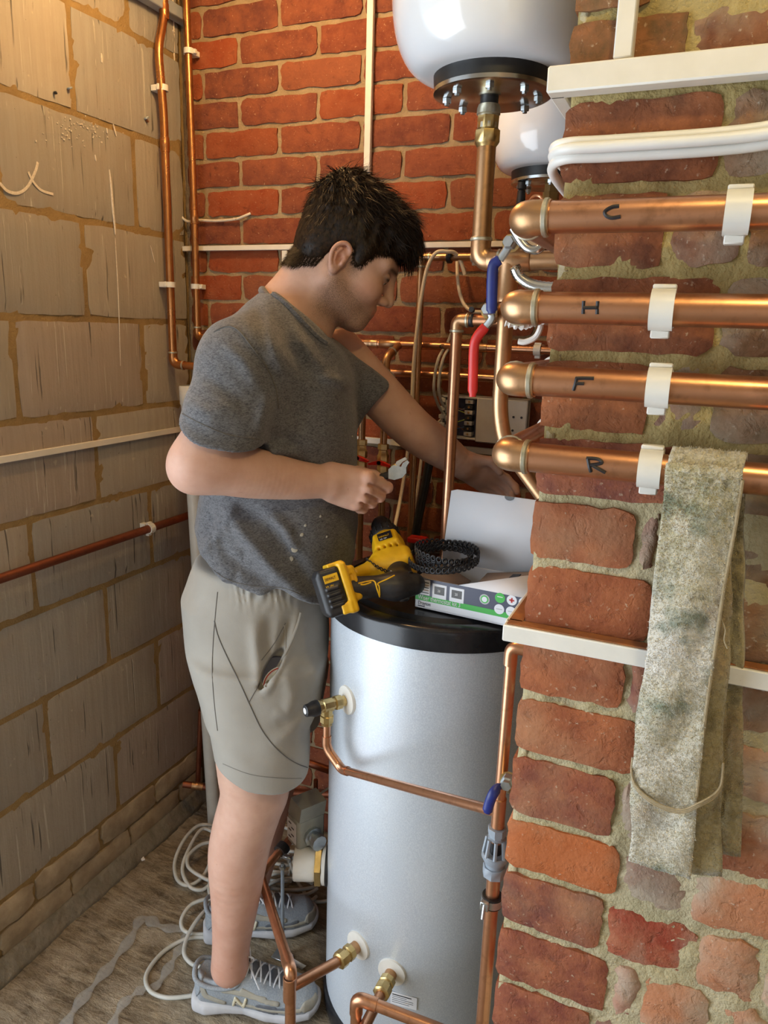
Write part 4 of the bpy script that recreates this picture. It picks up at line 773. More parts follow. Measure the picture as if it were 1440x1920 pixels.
def txt(name, body, size, o, u, v, mat, parent, th=0.0004, align='LEFT', sx=1.0, shear=0.0):
    c = bpy.data.curves.new(name, 'FONT'); c.body = body; c.size = size; c.extrude = th / 2; c.align_x = align; c.resolution_u = 3; c.shear = shear
    tmp = bpy.data.objects.new(name, c); COL.objects.link(tmp)
    me = bpy.data.meshes.new_from_object(tmp.evaluated_get(bpy.context.evaluated_depsgraph_get())); bpy.data.objects.remove(tmp)
    co = np.zeros(len(me.vertices) * 3); me.vertices.foreach_get('co', co); co = co.reshape(-1, 3); u, v = nrm(u), nrm(v); w_ = np.cross(u, v)
    pts = np.asarray(o, float) + np.outer(co[:, 0] * sx, u) + np.outer(co[:, 1], v) + np.outer(co[:, 2], w_)
    return obj(name, (pts, [tuple(p.vertices) for p in me.polygons]), MAT[mat], parent, sharp=30)
p_, n_ = on_cyl(757, 1876); u_ = nrm(np.cross((0, 0, 1), n_))
for k, (wl_, th_) in enumerate(((0.040, 0.0022), (0.030, 0.0010), (0.044, 0.0010), (0.044, 0.0010), (0.036, 0.0010))):
    obj('label_print', MB().cbox(p_ + n_ * 0.0012 + u_ * (wl_ / 2 - 0.024) + V(0, 0, 0.010 - 0.0046 * k), (wl_, 0.0003, th_), 0.0001, (u_, n_, V(0, 0, 1))), MAT['ink'], cyl)
# pipes from the ports
JA = pA + nA * 0.185; JA[2] -= 0.006
ja = P(543, 1852, zc=float((JA - V(0, 0, CAMH)) @ CM[:, 2]))
riser_top = ja + V(0, 0.004, 0.036)
k1 = P(488, 1640, zc=float((JA - V(0, 0, CAMH)) @ CM[:, 2]) + 0.34)
k0 = P(590, 1520, zc=float((k1 - V(0, 0, CAMH)) @ CM[:, 2]) + 0.16)
fp = thing('feed_pipe', 'copper feed pipe rising past the shoe and bending left behind the shin', 'pipe', (ja[0], ja[1], 0.005))
obj('tube', MB().tube(fillet([k0, k1, riser_top, V(ja[0], ja[1], 0.004)], 0.022, 8), 0.0105, 18), MAT['copper'], fp)
d1 = nrm(k1 - riser_top)
obj('elbow', MB().tube(fillet([riser_top + d1 * 0.040, riser_top, riser_top + V(0, 0, -0.034)], 0.020, 8), 0.0123, 18), MAT['copper'], fp)
obj('tee', MB().lathe(V(ja[0], ja[1], ja[2] + 0.024), (0, 0, -1), [(0.0105, 0), (0.0125, 0.001), (0.0125, 0.052), (0.0105, 0.053)], 18, caps=False), MAT['copper'], fp)
obj('cross_tube', MB().tube([pA + nA * 0.055, ja], 0.0105, 18), MAT['copper'], fp)
cl = k1 * 0.62 + k0 * 0.38
cb = obj('pipe_clamp', MB().lathe(cl - nrm(k0 - k1) * 0.010, k0 - k1, [(0.0108, 0), (0.0165, 0), (0.0165, 0.02), (0.0108, 0.02)], 22), MAT['rubber'], fp)
rp = cl + V(0.012, -0.015, -0.006)
obj('clamp_screw', MB().cbox(rp + V(0.012, 0, 0.002), (0.022, 0.012, 0.008), 0.001).lathe(rp + V(0.016, 0, 0.008), (0, 0, -1), [(0.0045, 0), (0.0045, 0.018)], 8), MAT['zinc'], cb)
rb = thing('threaded_rod', 'grey threaded rod standing on the floor under the pipe clamp', 'rod', (rp[0] - 0.002, rp[1], 0.001))
obj('rod', MB().lathe((rp[0] - 0.002, rp[1], 0.012), (0, 0, 1), [(0.0042 + 0.0003 * (i % 2), i * 0.006) for i in range(int((rp[2] - 0.02) / 0.006))], 10), MAT['grey_plastic'], rb)
obj('nut', MB().lathe((rp[0] - 0.002, rp[1], rp[2] - 0.035), (0, 0, 1), [(0.0078, 0), (0.0078, 0.008)], 6), MAT['zinc'], rb); obj('foot_plate', MB().cbox(V(rp[0] - 0.002, rp[1], 0.004), (0.05, 0.03, 0.004), 0.001).lathe((rp[0] - 0.002, rp[1], 0.004), (0, 0, 1), [(0.009, 0), (0.009, 0.012)], 6), MAT['zinc'], rb)
zB = pB + nB * 0.055; jb = pB + nB * 0.24
zcb = float((pB + nB * 0.085 - V(0, 0, CAMH)) @ CM[:, 2]) - 0.036
cold = thing('cold_pipe', 'copper pipe from the right bottom fitting, turning along the front', 'pipe', (jb[0], jb[1], 0.004))
obj('stub_tube', MB().tube([zB, jb], 0.0105, 18), MAT['copper'], cold)
a0 = P(668, 1890, zc=zcb); a1 = P(682, 1862, zc=zcb + 0.004); a2 = P(830, 1932, zc=zcb - 0.05); a3 = a2 + (a2 - a1) * 1.2; a3[2] = a2[2] - 0.01
obj('tube', MB().tube(fillet([V(a0[0], a0[1], 0.004), V(a0[0], a0[1], a1[2]), a2, a3], 0.02, 8), 0.0105, 18), MAT['copper'], cold)
aa = V(a0[0], a0[1], a1[2])
obj('elbow', MB().tube(fillet([aa + V(0, 0, -0.036), aa, aa + nrm(a2 - aa) * 0.04], 0.020, 8), 0.0124, 18), MAT['copper'], cold)
# motorised valve behind the cylinder
mz = 1.72
mv = thing('motorised_valve', 'grey boxed motorised valve behind the left side of the cylinder', 'valve', P(578, 1590, zc=mz))
c_ = P(574, 1548, zc=mz); ux = nrm(V(0.86, -0.5, 0)); uy = nrm(V(0.5, 0.86, 0))
obj('housing', MB().cbox(c_, (0.052, 0.072, 0.078), 0.006, (ux, uy, V(0, 0, 1))), MAT['box_grey'], mv)
obj('housing_cap', MB().prism([(-0.024, 0.0), (0.028, 0.0), (0.036, 0.040), (-0.010, 0.046)], c_ + V(0, 0, 0.036) - uy * 0.034, ux, (0, 0, 1), uy, 0.066), MAT['box_grey'], mv)
lb = obj('rating_label', MB().cbox(c_ - uy * 0.0365 + ux * -0.003, (0.040, 0.0008, 0.052), 0.0002, (ux, uy, V(0, 0, 1))), MAT['label'], mv)
for k in range(5): obj('label_print', MB().cbox(c_ - uy * 0.0372 + ux * (-0.010 + 0.012 * (k % 2)) + V(0, 0, 0.018 - 0.009 * k), (0.012, 0.0004, 0.003), 0.0001, (ux, uy, V(0, 0, 1))), MAT['ink'], lb)
obj('valve_base', MB().lathe(c_ + ux * 0.026 + V(0, 0, -0.01), ux, [(0.022, 0), (0.022, 0.008), (0.014, 0.01), (0.014, 0.02), (0.018, 0.021), (0.018, 0.034)], 10), MAT['zinc'], mv)
pipe('copper_pipe', [P(560, 1424, Y=1.6), P(640, 1452, Y=1.6)], 0.0105, 'dim copper pipe passing behind the shorts hem and cylinder', mat='copper_dull')
pipe('copper_pipe', [P(440, 1483, Y=1.777), P(640, 1490, Y=1.777)], 0.0105, 'dark copper pipe low behind the knee and the grey valve', mat='copper_dull')
pipe('copper_pipe', [P(592, 1462, Y=1.58), P(592, 1530, Y=1.58)], 0.006, 'short upright copper tail behind the grey valve', mat='copper_dull')
obj('flex_cable', MB().tube(spline([P(640, 1462, Y=1.55), P(612, 1480, Y=1.55), P(580, 1502, Y=1.56)], 6), 0.0032, 8), MAT['grey_cable'], label='pale flex entering the grey valve from the right', cat='cable')
# ================================================================ cable coil on the floor
cc = thing('cable_coil', 'tangled grey-white cable coils on the floor round the legs', 'cable', (-1.0, 1.35, 0.0))
def loopc(name, pts, z, r=0.0052):
    q = [P(a, b, Z=z if not hasattr(z, '__len__') else z[i]) for i, (a, b) in enumerate(pts)]
    obj(name, MB().tube(spline(q, 8), r, 10), MAT['grey_cable'], cc)
loopc('cable_turn', [(400, 1548), (372, 1548), (345, 1575), (328, 1615), (332, 1648), (352, 1660), (376, 1648), (392, 1622), (398, 1590)], [.05, .06, .05, .03, .02, .015, .015, .03, .04])
loopc('cable_turn', [(400, 1560), (378, 1555), (355, 1590), (342, 1630), (356, 1662), (380, 1668), (402, 1650)], [.05, .06, .05, .03, .015, .012, .02])
loopc('cable_turn', [(402, 1578), (376, 1584), (354, 1604), (352, 1622), (362, 1634), (382, 1646), (405, 1660), (400, 1690), (392, 1668), (396, 1640)], [.045, .05, .045, .04, .035, .025, .015, .015, .02, .03])
loopc('cable_turn', [(410, 1685), (385, 1686), (358, 1697), (341, 1722), (343, 1742), (362, 1751), (395, 1752)], [.03, .035, .03, .02, .01, .008, .008])
loopc('cable_turn', [(402, 1690), (372, 1722), (352, 1755), (345, 1786), (358, 1806), (380, 1814)], [.03, .03, .02, .012, .008, .008])
loopc('cable_turn', [(395, 1758), (350, 1760), (305, 1786), (275, 1826), (280, 1856), (310, 1870), (352, 1868), (375, 1862)], 0.0065)
r = np.random.default_rng(5)
for i in range(6):
    cx_, cy_ = 545 + r.uniform(-12, 14), 1632 + 14 * i - 30; rx, ry = r.uniform(42, 68), r.uniform(16, 26); a0 = r.uniform(0, 6)
    loopc('cable_turn', [(cx_ + rx * math.cos(a0 + a), min(cy_ + ry * math.sin(a0 + a), 1705)) for a in np.linspace(0, 5.2, 12)], [0.02 + 0.03 * (0.5 + 0.5 * math.sin(a * 2 + i)) for a in range(12)], 0.0048)
loopc('cable_turn', [(500, 1565), (520, 1552), (545, 1556), (560, 1580), (552, 1612), (540, 1640)], [.10, .11, .10, .08, .05, .03], 0.0048)
loopc('cable_turn', [(540, 1600), (548, 1630), (565, 1665), (590, 1690), (640, 1685)], [.08, .05, .02, .012, .012], 0.0048)
# ================================================================ clear film, scraps
def ribbon(name, pts, wid, z, lab, mat='clear', cat='film'):
    q = spline([P(a, b, Z=z) for a, b in pts], 8); vs_ = []; fs = []; rr = np.random.default_rng(len(pts))
    for i, p in enumerate(q):
        t = nrm(q[min(i + 1, len(q) - 1)] - q[max(i - 1, 0)]); s_ = nrm(np.cross((0, 0, 1), t)); w_ = wid * (0.75 + 0.35 * math.sin(i * 0.9))
        for k in range(4): vs_.append(p + s_ * w_ * (k / 3 - 0.5) + V(0, 0, 0.004 * abs(math.sin(i * 0.6 + k * 1.7))))
    for i in range(len(q) - 1):
        for k in range(3): fs.append((i * 4 + k, i * 4 + k + 1, i * 4 + k + 5, i * 4 + k + 4))
    o = obj(name, MB().add(vs_, fs), MAT[mat], label=lab, cat=cat); m = o.modifiers.new('thick', 'SOLIDIFY'); m.thickness = 0.0004; return o
ribbon('plastic_strip', [(118, 1930), (150, 1880), (200, 1820), (245, 1760), (268, 1722), (300, 1738), (345, 1745)], 0.030, 0.004, 'clear plastic strip snaking over the floor, longer and farther left')
ribbon('plastic_strip', [(205, 1935), (230, 1885), (265, 1858), (295, 1848), (322, 1806), (345, 1768), (352, 1748)], 0.026, 0.004, 'clear plastic strip on the floor inside the big cable loop')
obj('paper_scrap', MB().cbox(P(267, 1609, Z=0.003), (0.022, 0.010, 0.003), 0.0008, (V(0.8, -0.5, 0), V(0.5, 0.8, 0), V(0, 0, 1))), MAT['card_white'], label='tiny cream scrap on the floor by the left wall', cat='scrap')
pa = [P(541, 1792, Z=0.02), P(548, 1808, Z=0.004), P(566, 1818, Z=0.004), P(574, 1811, Z=0.018)]
o = obj('leaflet', MB().add(pa, [(0, 1, 2, 3)]), MAT['card_white'], label='folded grey-blue leaflet behind the copper tee near the shoe', cat='leaflet'); m = o.modifiers.new('thick', 'SOLIDIFY'); m.thickness = 0.0006
# ================================================================ cardboard box on the lid
bz = LT + 0.0065
A = P(778, 1137, Z=bz); Bx = P(948, 1174, Z=bz); u = nrm((Bx - A) * V(1, 1, 0)); v = nrm(np.cross((0, 0, 1), u)); up = V(0, 0, 1)
Wb = 0.245; Hb = 0.058; Db = 0.118
bx = thing('cardboard_box', 'open white and navy thermostat carton on the black cylinder lid', 'box', (A + u * Wb / 2 + v * Db / 2))
th = 0.0016
obj('carton_tray', MB().cbox(A + u * Wb / 2 + v * Db / 2 + up * 0.002, (Wb, Db, 0.002), 0.0003, (u, v, up)).cbox(A + u * Wb / 2 + v * (th / 2) + up * Hb / 2, (Wb, th, Hb), 0.0003, (u, v, up)).cbox(A + u * Wb / 2 + v * (Db - th / 2) + up * Hb / 2, (Wb, th, Hb), 0.0003, (u, v, up)).cbox(A + u * th / 2 + v * Db / 2 + up * Hb / 2, (th, Db, Hb), 0.0003, (u, v, up)).cbox(A + u * (Wb - th / 2) + v * Db / 2 + up * Hb / 2, (th, Db, Hb), 0.0003, (u, v, up)), MAT['card_white'], bx)
def front(x0, x1, z0, z1, mat, name, d=0.0005, par=None, ch=0.0002, label=None):
    return obj(name, MB().cbox(A + u * (x0 + x1) / 2 - v * (d / 2) + up * (z0 + z1) / 2, (x1 - x0, d, z1 - z0), ch, (u, v, up)), MAT[mat], par or bx, label=label)
pn = front(0.0, Wb, Hb * 0.44, Hb, 'card_navy', 'navy_panel', label='navy printed front panel'); gs = front(0.0, Wb, Hb * 0.26, Hb * 0.44, 'card_green', 'green_stripe', label='bright green stripe')
txt('box_text', 'Wiser thermostat kit 3', 0.0125, A + u * 0.006 - v * 0.0009 + up * Hb * 0.295, u, up, 'white_ink', gs, sx=0.72)
txt('box_text', 'Drayton', 0.0095, A + u * 0.006 - v * 0.0006 + up * Hb * 0.12, u, up, 'card_navy', bx, sx=0.8)
front(0.006, 0.020, Hb * 0.055, Hb * 0.085, 'card_navy', 'small_print', 0.0007)
pi_ = front(0.004, 0.029, Hb * 0.46, Hb * 0.97, 'label', 'hub_picture', 0.0009, pn)
for k in range(5): front(0.006, 0.027, Hb * (0.52 + 0.085 * k), Hb * (0.555 + 0.085 * k), 'card_brown' if k % 2 else 'card_grey', 'picture_stripe', 0.0013, pi_)
for k in range(2):
    x0 = 0.034 + 0.034 * k; st = front(x0, x0 + 0.028, Hb * 0.43, Hb * 0.90, 'label', 'thermostat_picture', 0.0009, pn)
    sc_ = front(x0 + 0.004, x0 + 0.024, Hb * 0.56, Hb * 0.82, 'card_grey', 'picture_screen', 0.0012, st)
    txt('screen_text', '20', 0.0070, A + u * (x0 + 0.0105) - v * 0.0014 + up * Hb * 0.65, u, up, 'white_ink', st, sx=0.8)
def disc(x, z, r, mat, name, d=0.0009, par=None): return obj(name, MB().lathe(A + u * x + up * z, -v, [(r, 0), (r, d)], 24), MAT[mat], par or pn)
dg = disc(0.135, Hb * 0.72, 0.0095, 'panel_grey', 'round_badge'); disc(0.135, Hb * 0.72, 0.0072, 'card_green', 'badge_ring', 0.0012, dg); disc(0.135, Hb * 0.72, 0.005, 'label', 'badge_centre', 0.0015, dg)
for i in range(3):
    for j in range(2):
        x, z = 0.163 + 0.0215 * i, Hb * (0.86 - 0.36 * j); b_ = disc(x, z, 0.0092, 'card_green' if (i == 0 and j == 0) else 'label', 'feature_icon')
        if i == 0 and j == 0: obj('icon_mark', MB().cbox(A + u * x - v * 0.001 + up * (z + 0.002), (0.010, 0.0006, 0.0014), 0.0001, (u, v, up)), MAT['white_ink'], b_)
        elif j == 0 and i == 1: obj('icon_mark', MB().cbox(A + u * x - v * 0.001 + up * z, (0.009, 0.0006, 0.003), 0.0002, (u, v, up)).cbox(A + u * x - v * 0.001 + up * z, (0.003, 0.0006, 0.009), 0.0002, (u, v, up)), MAT['red_lever'], b_)
        elif j == 0: disc(x, z, 0.0035, 'card_green', 'icon_mark', 0.0012, b_)
        else: obj('icon_mark', MB().cbox(A + u * x - v * 0.001 + up * z, (0.011, 0.0006, 0.0014), 0.0001, (u, v, up)), MAT['panel_grey'], b_)
# flaps
def flap(name, pts, mat='card_white', label=None):
    o = obj(name, MB().add(pts, [tuple(range(len(pts)))]), MAT[mat], bx, sharp=20, label=label); m = o.modifiers.new('thick', 'SOLIDIFY'); m.thickness = 0.0012; m.offset = 0; return o
Rl, Rr = A + v * Db + up * Hb, A + v * Db + u * Wb + up * Hb; tl = 0.140
lid_d = nrm(v * 0.14 + up)
flap('lid_flap', [Rl, Rr, Rr + lid_d * tl - u * 0.004, Rr + lid_d * (tl + 0.004) - u * 0.016, Rl + lid_d * (tl + 0.004) + u * 0.016, Rl + lid_d * tl + u * 0.004], label='tall white lid flap standing open')
cm = (Rl + Rr) / 2 + lid_d * (tl + 0.0035)
obj('thumb_notch', MB().prism([(0.0095 * math.cos(a), 0.0075 * math.sin(a)) for a in np.linspace(pi, 2 * pi, 14)], cm + lid_d * 0.0004 - v * 0.0010, u, lid_d, -v, 0.0006), MAT['card_grey'], bx)
flap('tuck_flap', [A + u * 0.085 + up * Hb, A + u * Wb + up * Hb, A + u * (Wb - 0.01) + up * (Hb + 0.030) + v * 0.075, A + u * 0.175 + up * (Hb + 0.012) + v * 0.075], label='loose white tuck flap')
flap('side_flap', [A + u * 0.001 + v * 0.01 + up * Hb, A + u * 0.001 + v * (Db - 0.01) + up * Hb, A + u * 0.075 + v * (Db - 0.03) + up * (Hb - 0.02), A + u * 0.075 + v * 0.03 + up * (Hb - 0.02)], 'card_brown')
flap('card_insert', [A + u * 0.10 + v * 0.03 + up * (Hb - 0.012), A + u * 0.235 + v * 0.03 + up * (Hb + 0.014), A + u * 0.235 + v * 0.105 + up * (Hb + 0.024), A + u * 0.10 + v * 0.105 + up * (Hb - 0.004)], 'card_brown')
for k in range(2): obj('insert_slot', MB().cbox(A + u * (0.165 + 0.030 * k) + v * 0.07 + up * (Hb + 0.0115 + 0.0055 * k), (0.016, 0.026, 0.002), 0.0005, (nrm(u + up * 0.19), v, nrm(up - u * 0.19))), MAT['ink'], bx)
# ================================================================ coil of black perforated band
def band(name, path, ups, hgt, mat, parent=None, **k):                       # a strip punched with round holes, one octagonal hole per cell
    vs_ = []; fs = []; cum = np.concatenate([[0], np.cumsum([np.linalg.norm(np.asarray(b) - np.asarray(a)) for a, b in zip(path, path[1:])])]); n = max(2, int(cum[-1] / (hgt * 0.86))); cell = cum[-1] / n
    def at_(s_, t):
        i = min(max(np.searchsorted(cum, s_) - 1, 0), len(path) - 2); f = (s_ - cum[i]) / max(cum[i + 1] - cum[i], 1e-9)
        return np.asarray(path[i]) * (1 - f) + np.asarray(path[i + 1]) * f + (np.asarray(ups[i]) * (1 - f) + np.asarray(ups[i + 1]) * f) * t
    for c in range(n):
        b = len(vs_); mid = (c + 0.5) * cell
        for q in range(12):
            a = 2 * pi * q / 12; ro = hgt * 0.5 * (1.0 if abs(math.sin(a)) > 0.6 else 0.86); vs_.append(at_(min(max(mid + ro * math.cos(a) * 1.02, 0), cum[-1]), ro * math.sin(a)))
        for q in range(12):
            a = 2 * pi * q / 12; vs_.append(at_(mid + hgt * 0.24 * math.cos(a), hgt * 0.24 * math.sin(a)))
        for q in range(12): fs.append((b + q, b + (q + 1) % 12, b + 12 + (q + 1) % 12, b + 12 + q))
    o = obj(name, MB().add(vs_, fs), MAT[mat], parent, sharp=0, **k); m = o.modifiers.new('thick', 'SOLIDIFY'); m.thickness = 0.0012; m.offset = 0; return o
cco = P(834, 1041, Z=bz + Hb + 0.034)
fb = thing('fixing_band', 'coil of black perforated fixing band lying on the open carton', 'band', cco - V(0, 0, 0.012))
for k in range(6):
    R1 = 0.047 + 0.0042 * k + 0.003 * math.sin(k * 2.1); cen = cco + V(0.003 * math.cos(k * 2.2), 0.003 * math.sin(k * 2.2), -0.006 + 0.0045 * (k % 4)); tx_, ty_ = 0.10 * math.sin(k * 1.7), 0.10 * math.cos(k * 1.3) + 0.05
    pth = [cen + V(R1 * math.cos(a), R1 * math.sin(a), R1 * (tx_ * math.cos(a) + ty_ * math.sin(a))) for a in np.linspace(0.4 * k, 0.4 * k + 2 * pi, 60)]
    band('coil_turn', pth, [V(0, 0, 1)] * 60, 0.0125, 'black', fb)
tail = [P(775, 1074, Y=1.20), P(758, 1077, Y=1.192), P(735, 1074, Y=1.19), P(715, 1067, Y=1.20), P(700, 1058, Y=1.21), P(686, 1048, Y=1.22)]
tq = spline(tail, 8); band('loose_end', tq, [nrm(V(0.1, -0.55, 0.8))] * len(tq), 0.0115, 'black', fb)
band('grey_link', spline([P(752, 1079, Y=1.188), P(742, 1077, Y=1.187), P(730, 1072, Y=1.187)], 6), [nrm(V(0.1, -0.55, 0.8))] * 13, 0.0118, 'zinc', fb)
# ================================================================ implicit surfaces: smooth unions of tapered limbs, meshed in blocks with surface nets
def rot_yaw_pitch(yaw, pitch):                                               # columns: forward, left, up
    f_ = V(math.cos(yaw) * math.cos(pitch), math.sin(yaw) * math.cos(pitch), math.sin(pitch)); l_ = V(-math.sin(yaw), math.cos(yaw), 0); return np.stack([f_, l_, np.cross(f_, l_)], 1)
class SDF:
    def __init__(s): s.p = []
    def add(s, fn, c, rad, op='u', k=0.02): s.p.append((fn, np.asarray(c, float), rad, op, k)); return s
    def cone(s, a, b, ra, rb, op='u', k=0.02, sq=None):
        a, b = np.asarray(a, float), np.asarray(b, float); ba = b - a; bb = float(ba @ ba) + 1e-12
        def fn(Q):
            d = Q - a; t = np.clip(d @ ba / bb, 0, 1); e = d - t[:, None] * ba
            if sq is not None: m = e @ sq[0]; e = e + np.outer(m * (sq[1] - 1), sq[0])
            return np.sqrt((e * e).sum(1)) - (ra + t * (rb - ra))
        return s.add(fn, (a + b) / 2, math.sqrt(bb) / 2 + max(ra, rb) * 1.25, op, k)
    def chain(s, pts, rad, op='u', k=0.02, n=3):                              # one limb: a smooth centre line with a varying radius
        Q4 = spline([np.append(np.asarray(p, float), r_) for p, r_ in zip(pts, rad)], n); Q4 = np.array(Q4)
        def fn(Q):
            d = None; sg_ = list(zip(Q4, Q4[1:]))
            if len(Q) > 1:                                                   # keep only the links that can matter for this block
                c0 = Q.mean(0); R0 = np.sqrt(((Q - c0) ** 2).sum(1).max()); g0 = []
                for u_, v_ in sg_:
                    ba = v_[:3] - u_[:3]; t = min(max((c0 - u_[:3]) @ ba / (ba @ ba + 1e-12), 0), 1); g0.append(np.linalg.norm(c0 - u_[:3] - t * ba) - (u_[3] + t * (v_[3] - u_[3])))
                m0 = min(g0) + 2.3 * R0; sg_ = [x_ for x_, g in zip(sg_, g0) if g <= m0]
            for u_, v_ in sg_:
                ba = v_[:3] - u_[:3]; e = Q - u_[:3]; t = np.clip(e @ ba / (ba @ ba + 1e-12), 0, 1); e = e - t[:, None] * ba; g = np.sqrt((e * e).sum(1)) - (u_[3] + t * (v_[3] - u_[3])); d = g if d is None else np.minimum(d, g)
            return d
        c = Q4[:, :3].mean(0); return s.add(fn, c, (np.linalg.norm(Q4[:, :3] - c, axis=1) + Q4[:, 3]).max(), op, k)
    def ell(s, c, r, R=None, op='u', k=0.02):
        c = np.asarray(c, float); r = np.asarray(r, float); R = np.eye(3) if R is None else R
        def fn(Q):
            q = (Q - c) @ R; k0 = np.sqrt(((q / r) ** 2).sum(1)); k1 = np.sqrt(((q / r ** 2) ** 2).sum(1)); return np.where(k1 > 1e-9, k0 * (k0 - 1) / np.maximum(k1, 1e-9), -r.min())
        return s.add(fn, c, r.max(), op, k)
    def box(s, c, h, R=None, rd=0.004, op='u', k=0.004):
        c = np.asarray(c, float); h = np.asarray(h, float) - rd; R = np.eye(3) if R is None else R
        def fn(Q):
            q = np.abs((Q - c) @ R) - h; return np.sqrt((np.maximum(q, 0) ** 2).sum(1)) + np.minimum(q.max(1), 0) - rd
        return s.add(fn, c, np.linalg.norm(h) + rd, op, k)
    def loft(s, rows, op='u', k=0.02, ex=2.3, axis=2, cap=0.012):            # rows: (height, centre 1, centre 2, half 1, half 2) along an axis
        rows = np.array(sorted(rows), float); z = rows[:, 0]; o = [(1, 2), (2, 0), (0, 1)][axis]
        def fn(Q):
            t = Q[:, axis]; g = [np.interp(t, z, rows[:, i]) for i in range(1, 5)]
            u_, v_ = np.abs((Q[:, o[0]] - g[0]) / g[2]), np.abs((Q[:, o[1]] - g[1]) / g[3]); q = (u_ ** ex + v_ ** ex) ** (1 / ex)
            d = (q - 1) * np.minimum(g[2], g[3]); e = np.maximum(t - z[-1], z[0] - t); h = np.maximum(cap - np.abs(d - e), 0) / cap
            return np.maximum(d, e) + h * h * cap / 4
        c = np.zeros(3); c[axis] = (z[0] + z[-1]) / 2; c[o[0]] = rows[:, 1].mean(); c[o[1]] = rows[:, 2].mean()
        ext = math.sqrt(((z[-1] - z[0]) / 2) ** 2 + (np.abs(rows[:, 1] - rows[:, 1].mean()) + rows[:, 3]).max() ** 2 + (np.abs(rows[:, 2] - rows[:, 2].mean()) + rows[:, 4]).max() ** 2)
        return s.add(fn, c, ext, op, k)
    def ev(s, Q, prims):
        d = None
        for fn, c, rad, op, k in prims:
            if op == 'f':
                if d is not None: d = fn(Q, d)
                continue
            e = fn(Q)
            if op == 'u':
                if d is None: d = e
                else: h = np.maximum(k - np.abs(d - e), 0) / k; d = np.minimum(d, e) - h * h * k / 4
            elif d is not None:
                e = -e if op == 's' else e
                h = np.maximum(k - np.abs(d - e), 0) / k; d = np.maximum(d, e) + h * h * k / 4
        return d
    def mesh(s, h, Bk=22):
        u = [p for p in s.p if p[3] == 'u']; lo = np.min([c - r for _, c, r, _, _ in u], 0) - 0.03; hi = np.max([c + r for _, c, r, _, _ in u], 0) + 0.03
        N = np.ceil((hi - lo) / h / Bk).astype(int); hd = h * (Bk + 2) * math.sqrt(3) / 2; cell = {}; VV = []; QQ = []; NI, NJ, NK = (N * Bk + 4); cnt = 0; KV = []
        g = np.arange(-1, Bk + 1)
        G = np.stack(np.meshgrid(g, g, g, indexing='ij'), -1).reshape(-1, 3); n = Bk + 2; m = n - 1
        offs = [(a, b, c) for a in (0, 1) for b in (0, 1) for c in (0, 1)]
        for bi in range(N[0]):
            for bj in range(N[1]):
                for bk in range(N[2]):
                    base = np.array([bi, bj, bk]) * Bk; cen = lo + h * (base + Bk / 2 - 0.5)
                    act = [p for p in s.p if p[3] in 'fm' or np.linalg.norm(p[1] - cen) < p[2] + hd + 0.008 + p[4]]
                    if not any(p[3] == 'u' for p in act): continue
                    d0 = s.ev(cen[None], act)
                    if d0 is None or abs(d0[0]) > hd * 1.3 + 0.012: continue
                    act = [p for p in act if p[3] in 'fm' or p[0](cen[None])[0] < hd * 1.3 + p[4] + 0.006]
                    if not any(p[3] == 'u' for p in act): continue
                    D = s.ev(lo + h * (base + G), act).reshape(n, n, n); S = D < 0
                    cs = sum(S[a:a + m, b:b + m, c:c + m].astype(np.int8) for a, b, c in offs); on = (cs > 0) & (cs < 8)
                    if not on.any(): continue
                    I = np.argwhere(on); acc = np.zeros((len(I), 3)); w_ = np.zeros(len(I))
                    for ax in range(3):
                        for a, b in ((0, 0), (0, 1), (1, 0), (1, 1)):
                            o1 = np.array([0, 0, 0]); o1[(ax + 1) % 3] = a; o1[(ax + 2) % 3] = b; o2 = o1.copy(); o2[ax] = 1
                            p1, p2 = I + o1, I + o2; d1, d2 = D[tuple(p1.T)], D[tuple(p2.T)]; x = (d1 < 0) != (d2 < 0)
                            t = np.where(x, d1 / np.where(x, d1 - d2, 1), 0); q = p1.astype(float); q[:, ax] += t; acc += np.where(x[:, None], q, 0); w_ += x
                    pos = lo + h * (base - 1 + acc / w_[:, None]); gi = I + base
                    KV.append(gi[:, 0] * NJ * NK + gi[:, 1] * NK + gi[:, 2]); VV.append(pos)
                    for ax in range(3):
                        b1, b2 = (ax + 1) % 3, (ax + 2) % 3; sl = [slice(1, m)] * 3; E = S[1:m, 1:m, 1:m]; sh = [slice(1, m)] * 3; sh[ax] = slice(2, m + 1); F = S[tuple(sh)]
                        J = np.argwhere(E != F) + 1
                        if not len(J): continue
                        e1 = np.zeros(3, int); e1[b1] = 1; e2 = np.zeros(3, int); e2[b2] = 1
                        q = [J - e1 - e2, J - e2, J, J - e1]; k_ = [((c + base)[:, 0] * NJ * NK + (c + base)[:, 1] * NK + (c + base)[:, 2]) for c in q]
                        k_ = np.stack(k_, 1); fl = ~S[tuple(J.T)]; k_[fl] = k_[fl][:, ::-1]; QQ.append(k_)
        K = np.concatenate(KV); X = np.concatenate(VV); Q = np.concatenate(QQ)
        uk, first = np.unique(K, return_index=True); X = X[first]; ix = np.searchsorted(uk, Q); ix = np.minimum(ix, len(uk) - 1); ok = (uk[ix] == Q).all(1)
        return X, ix[ok]
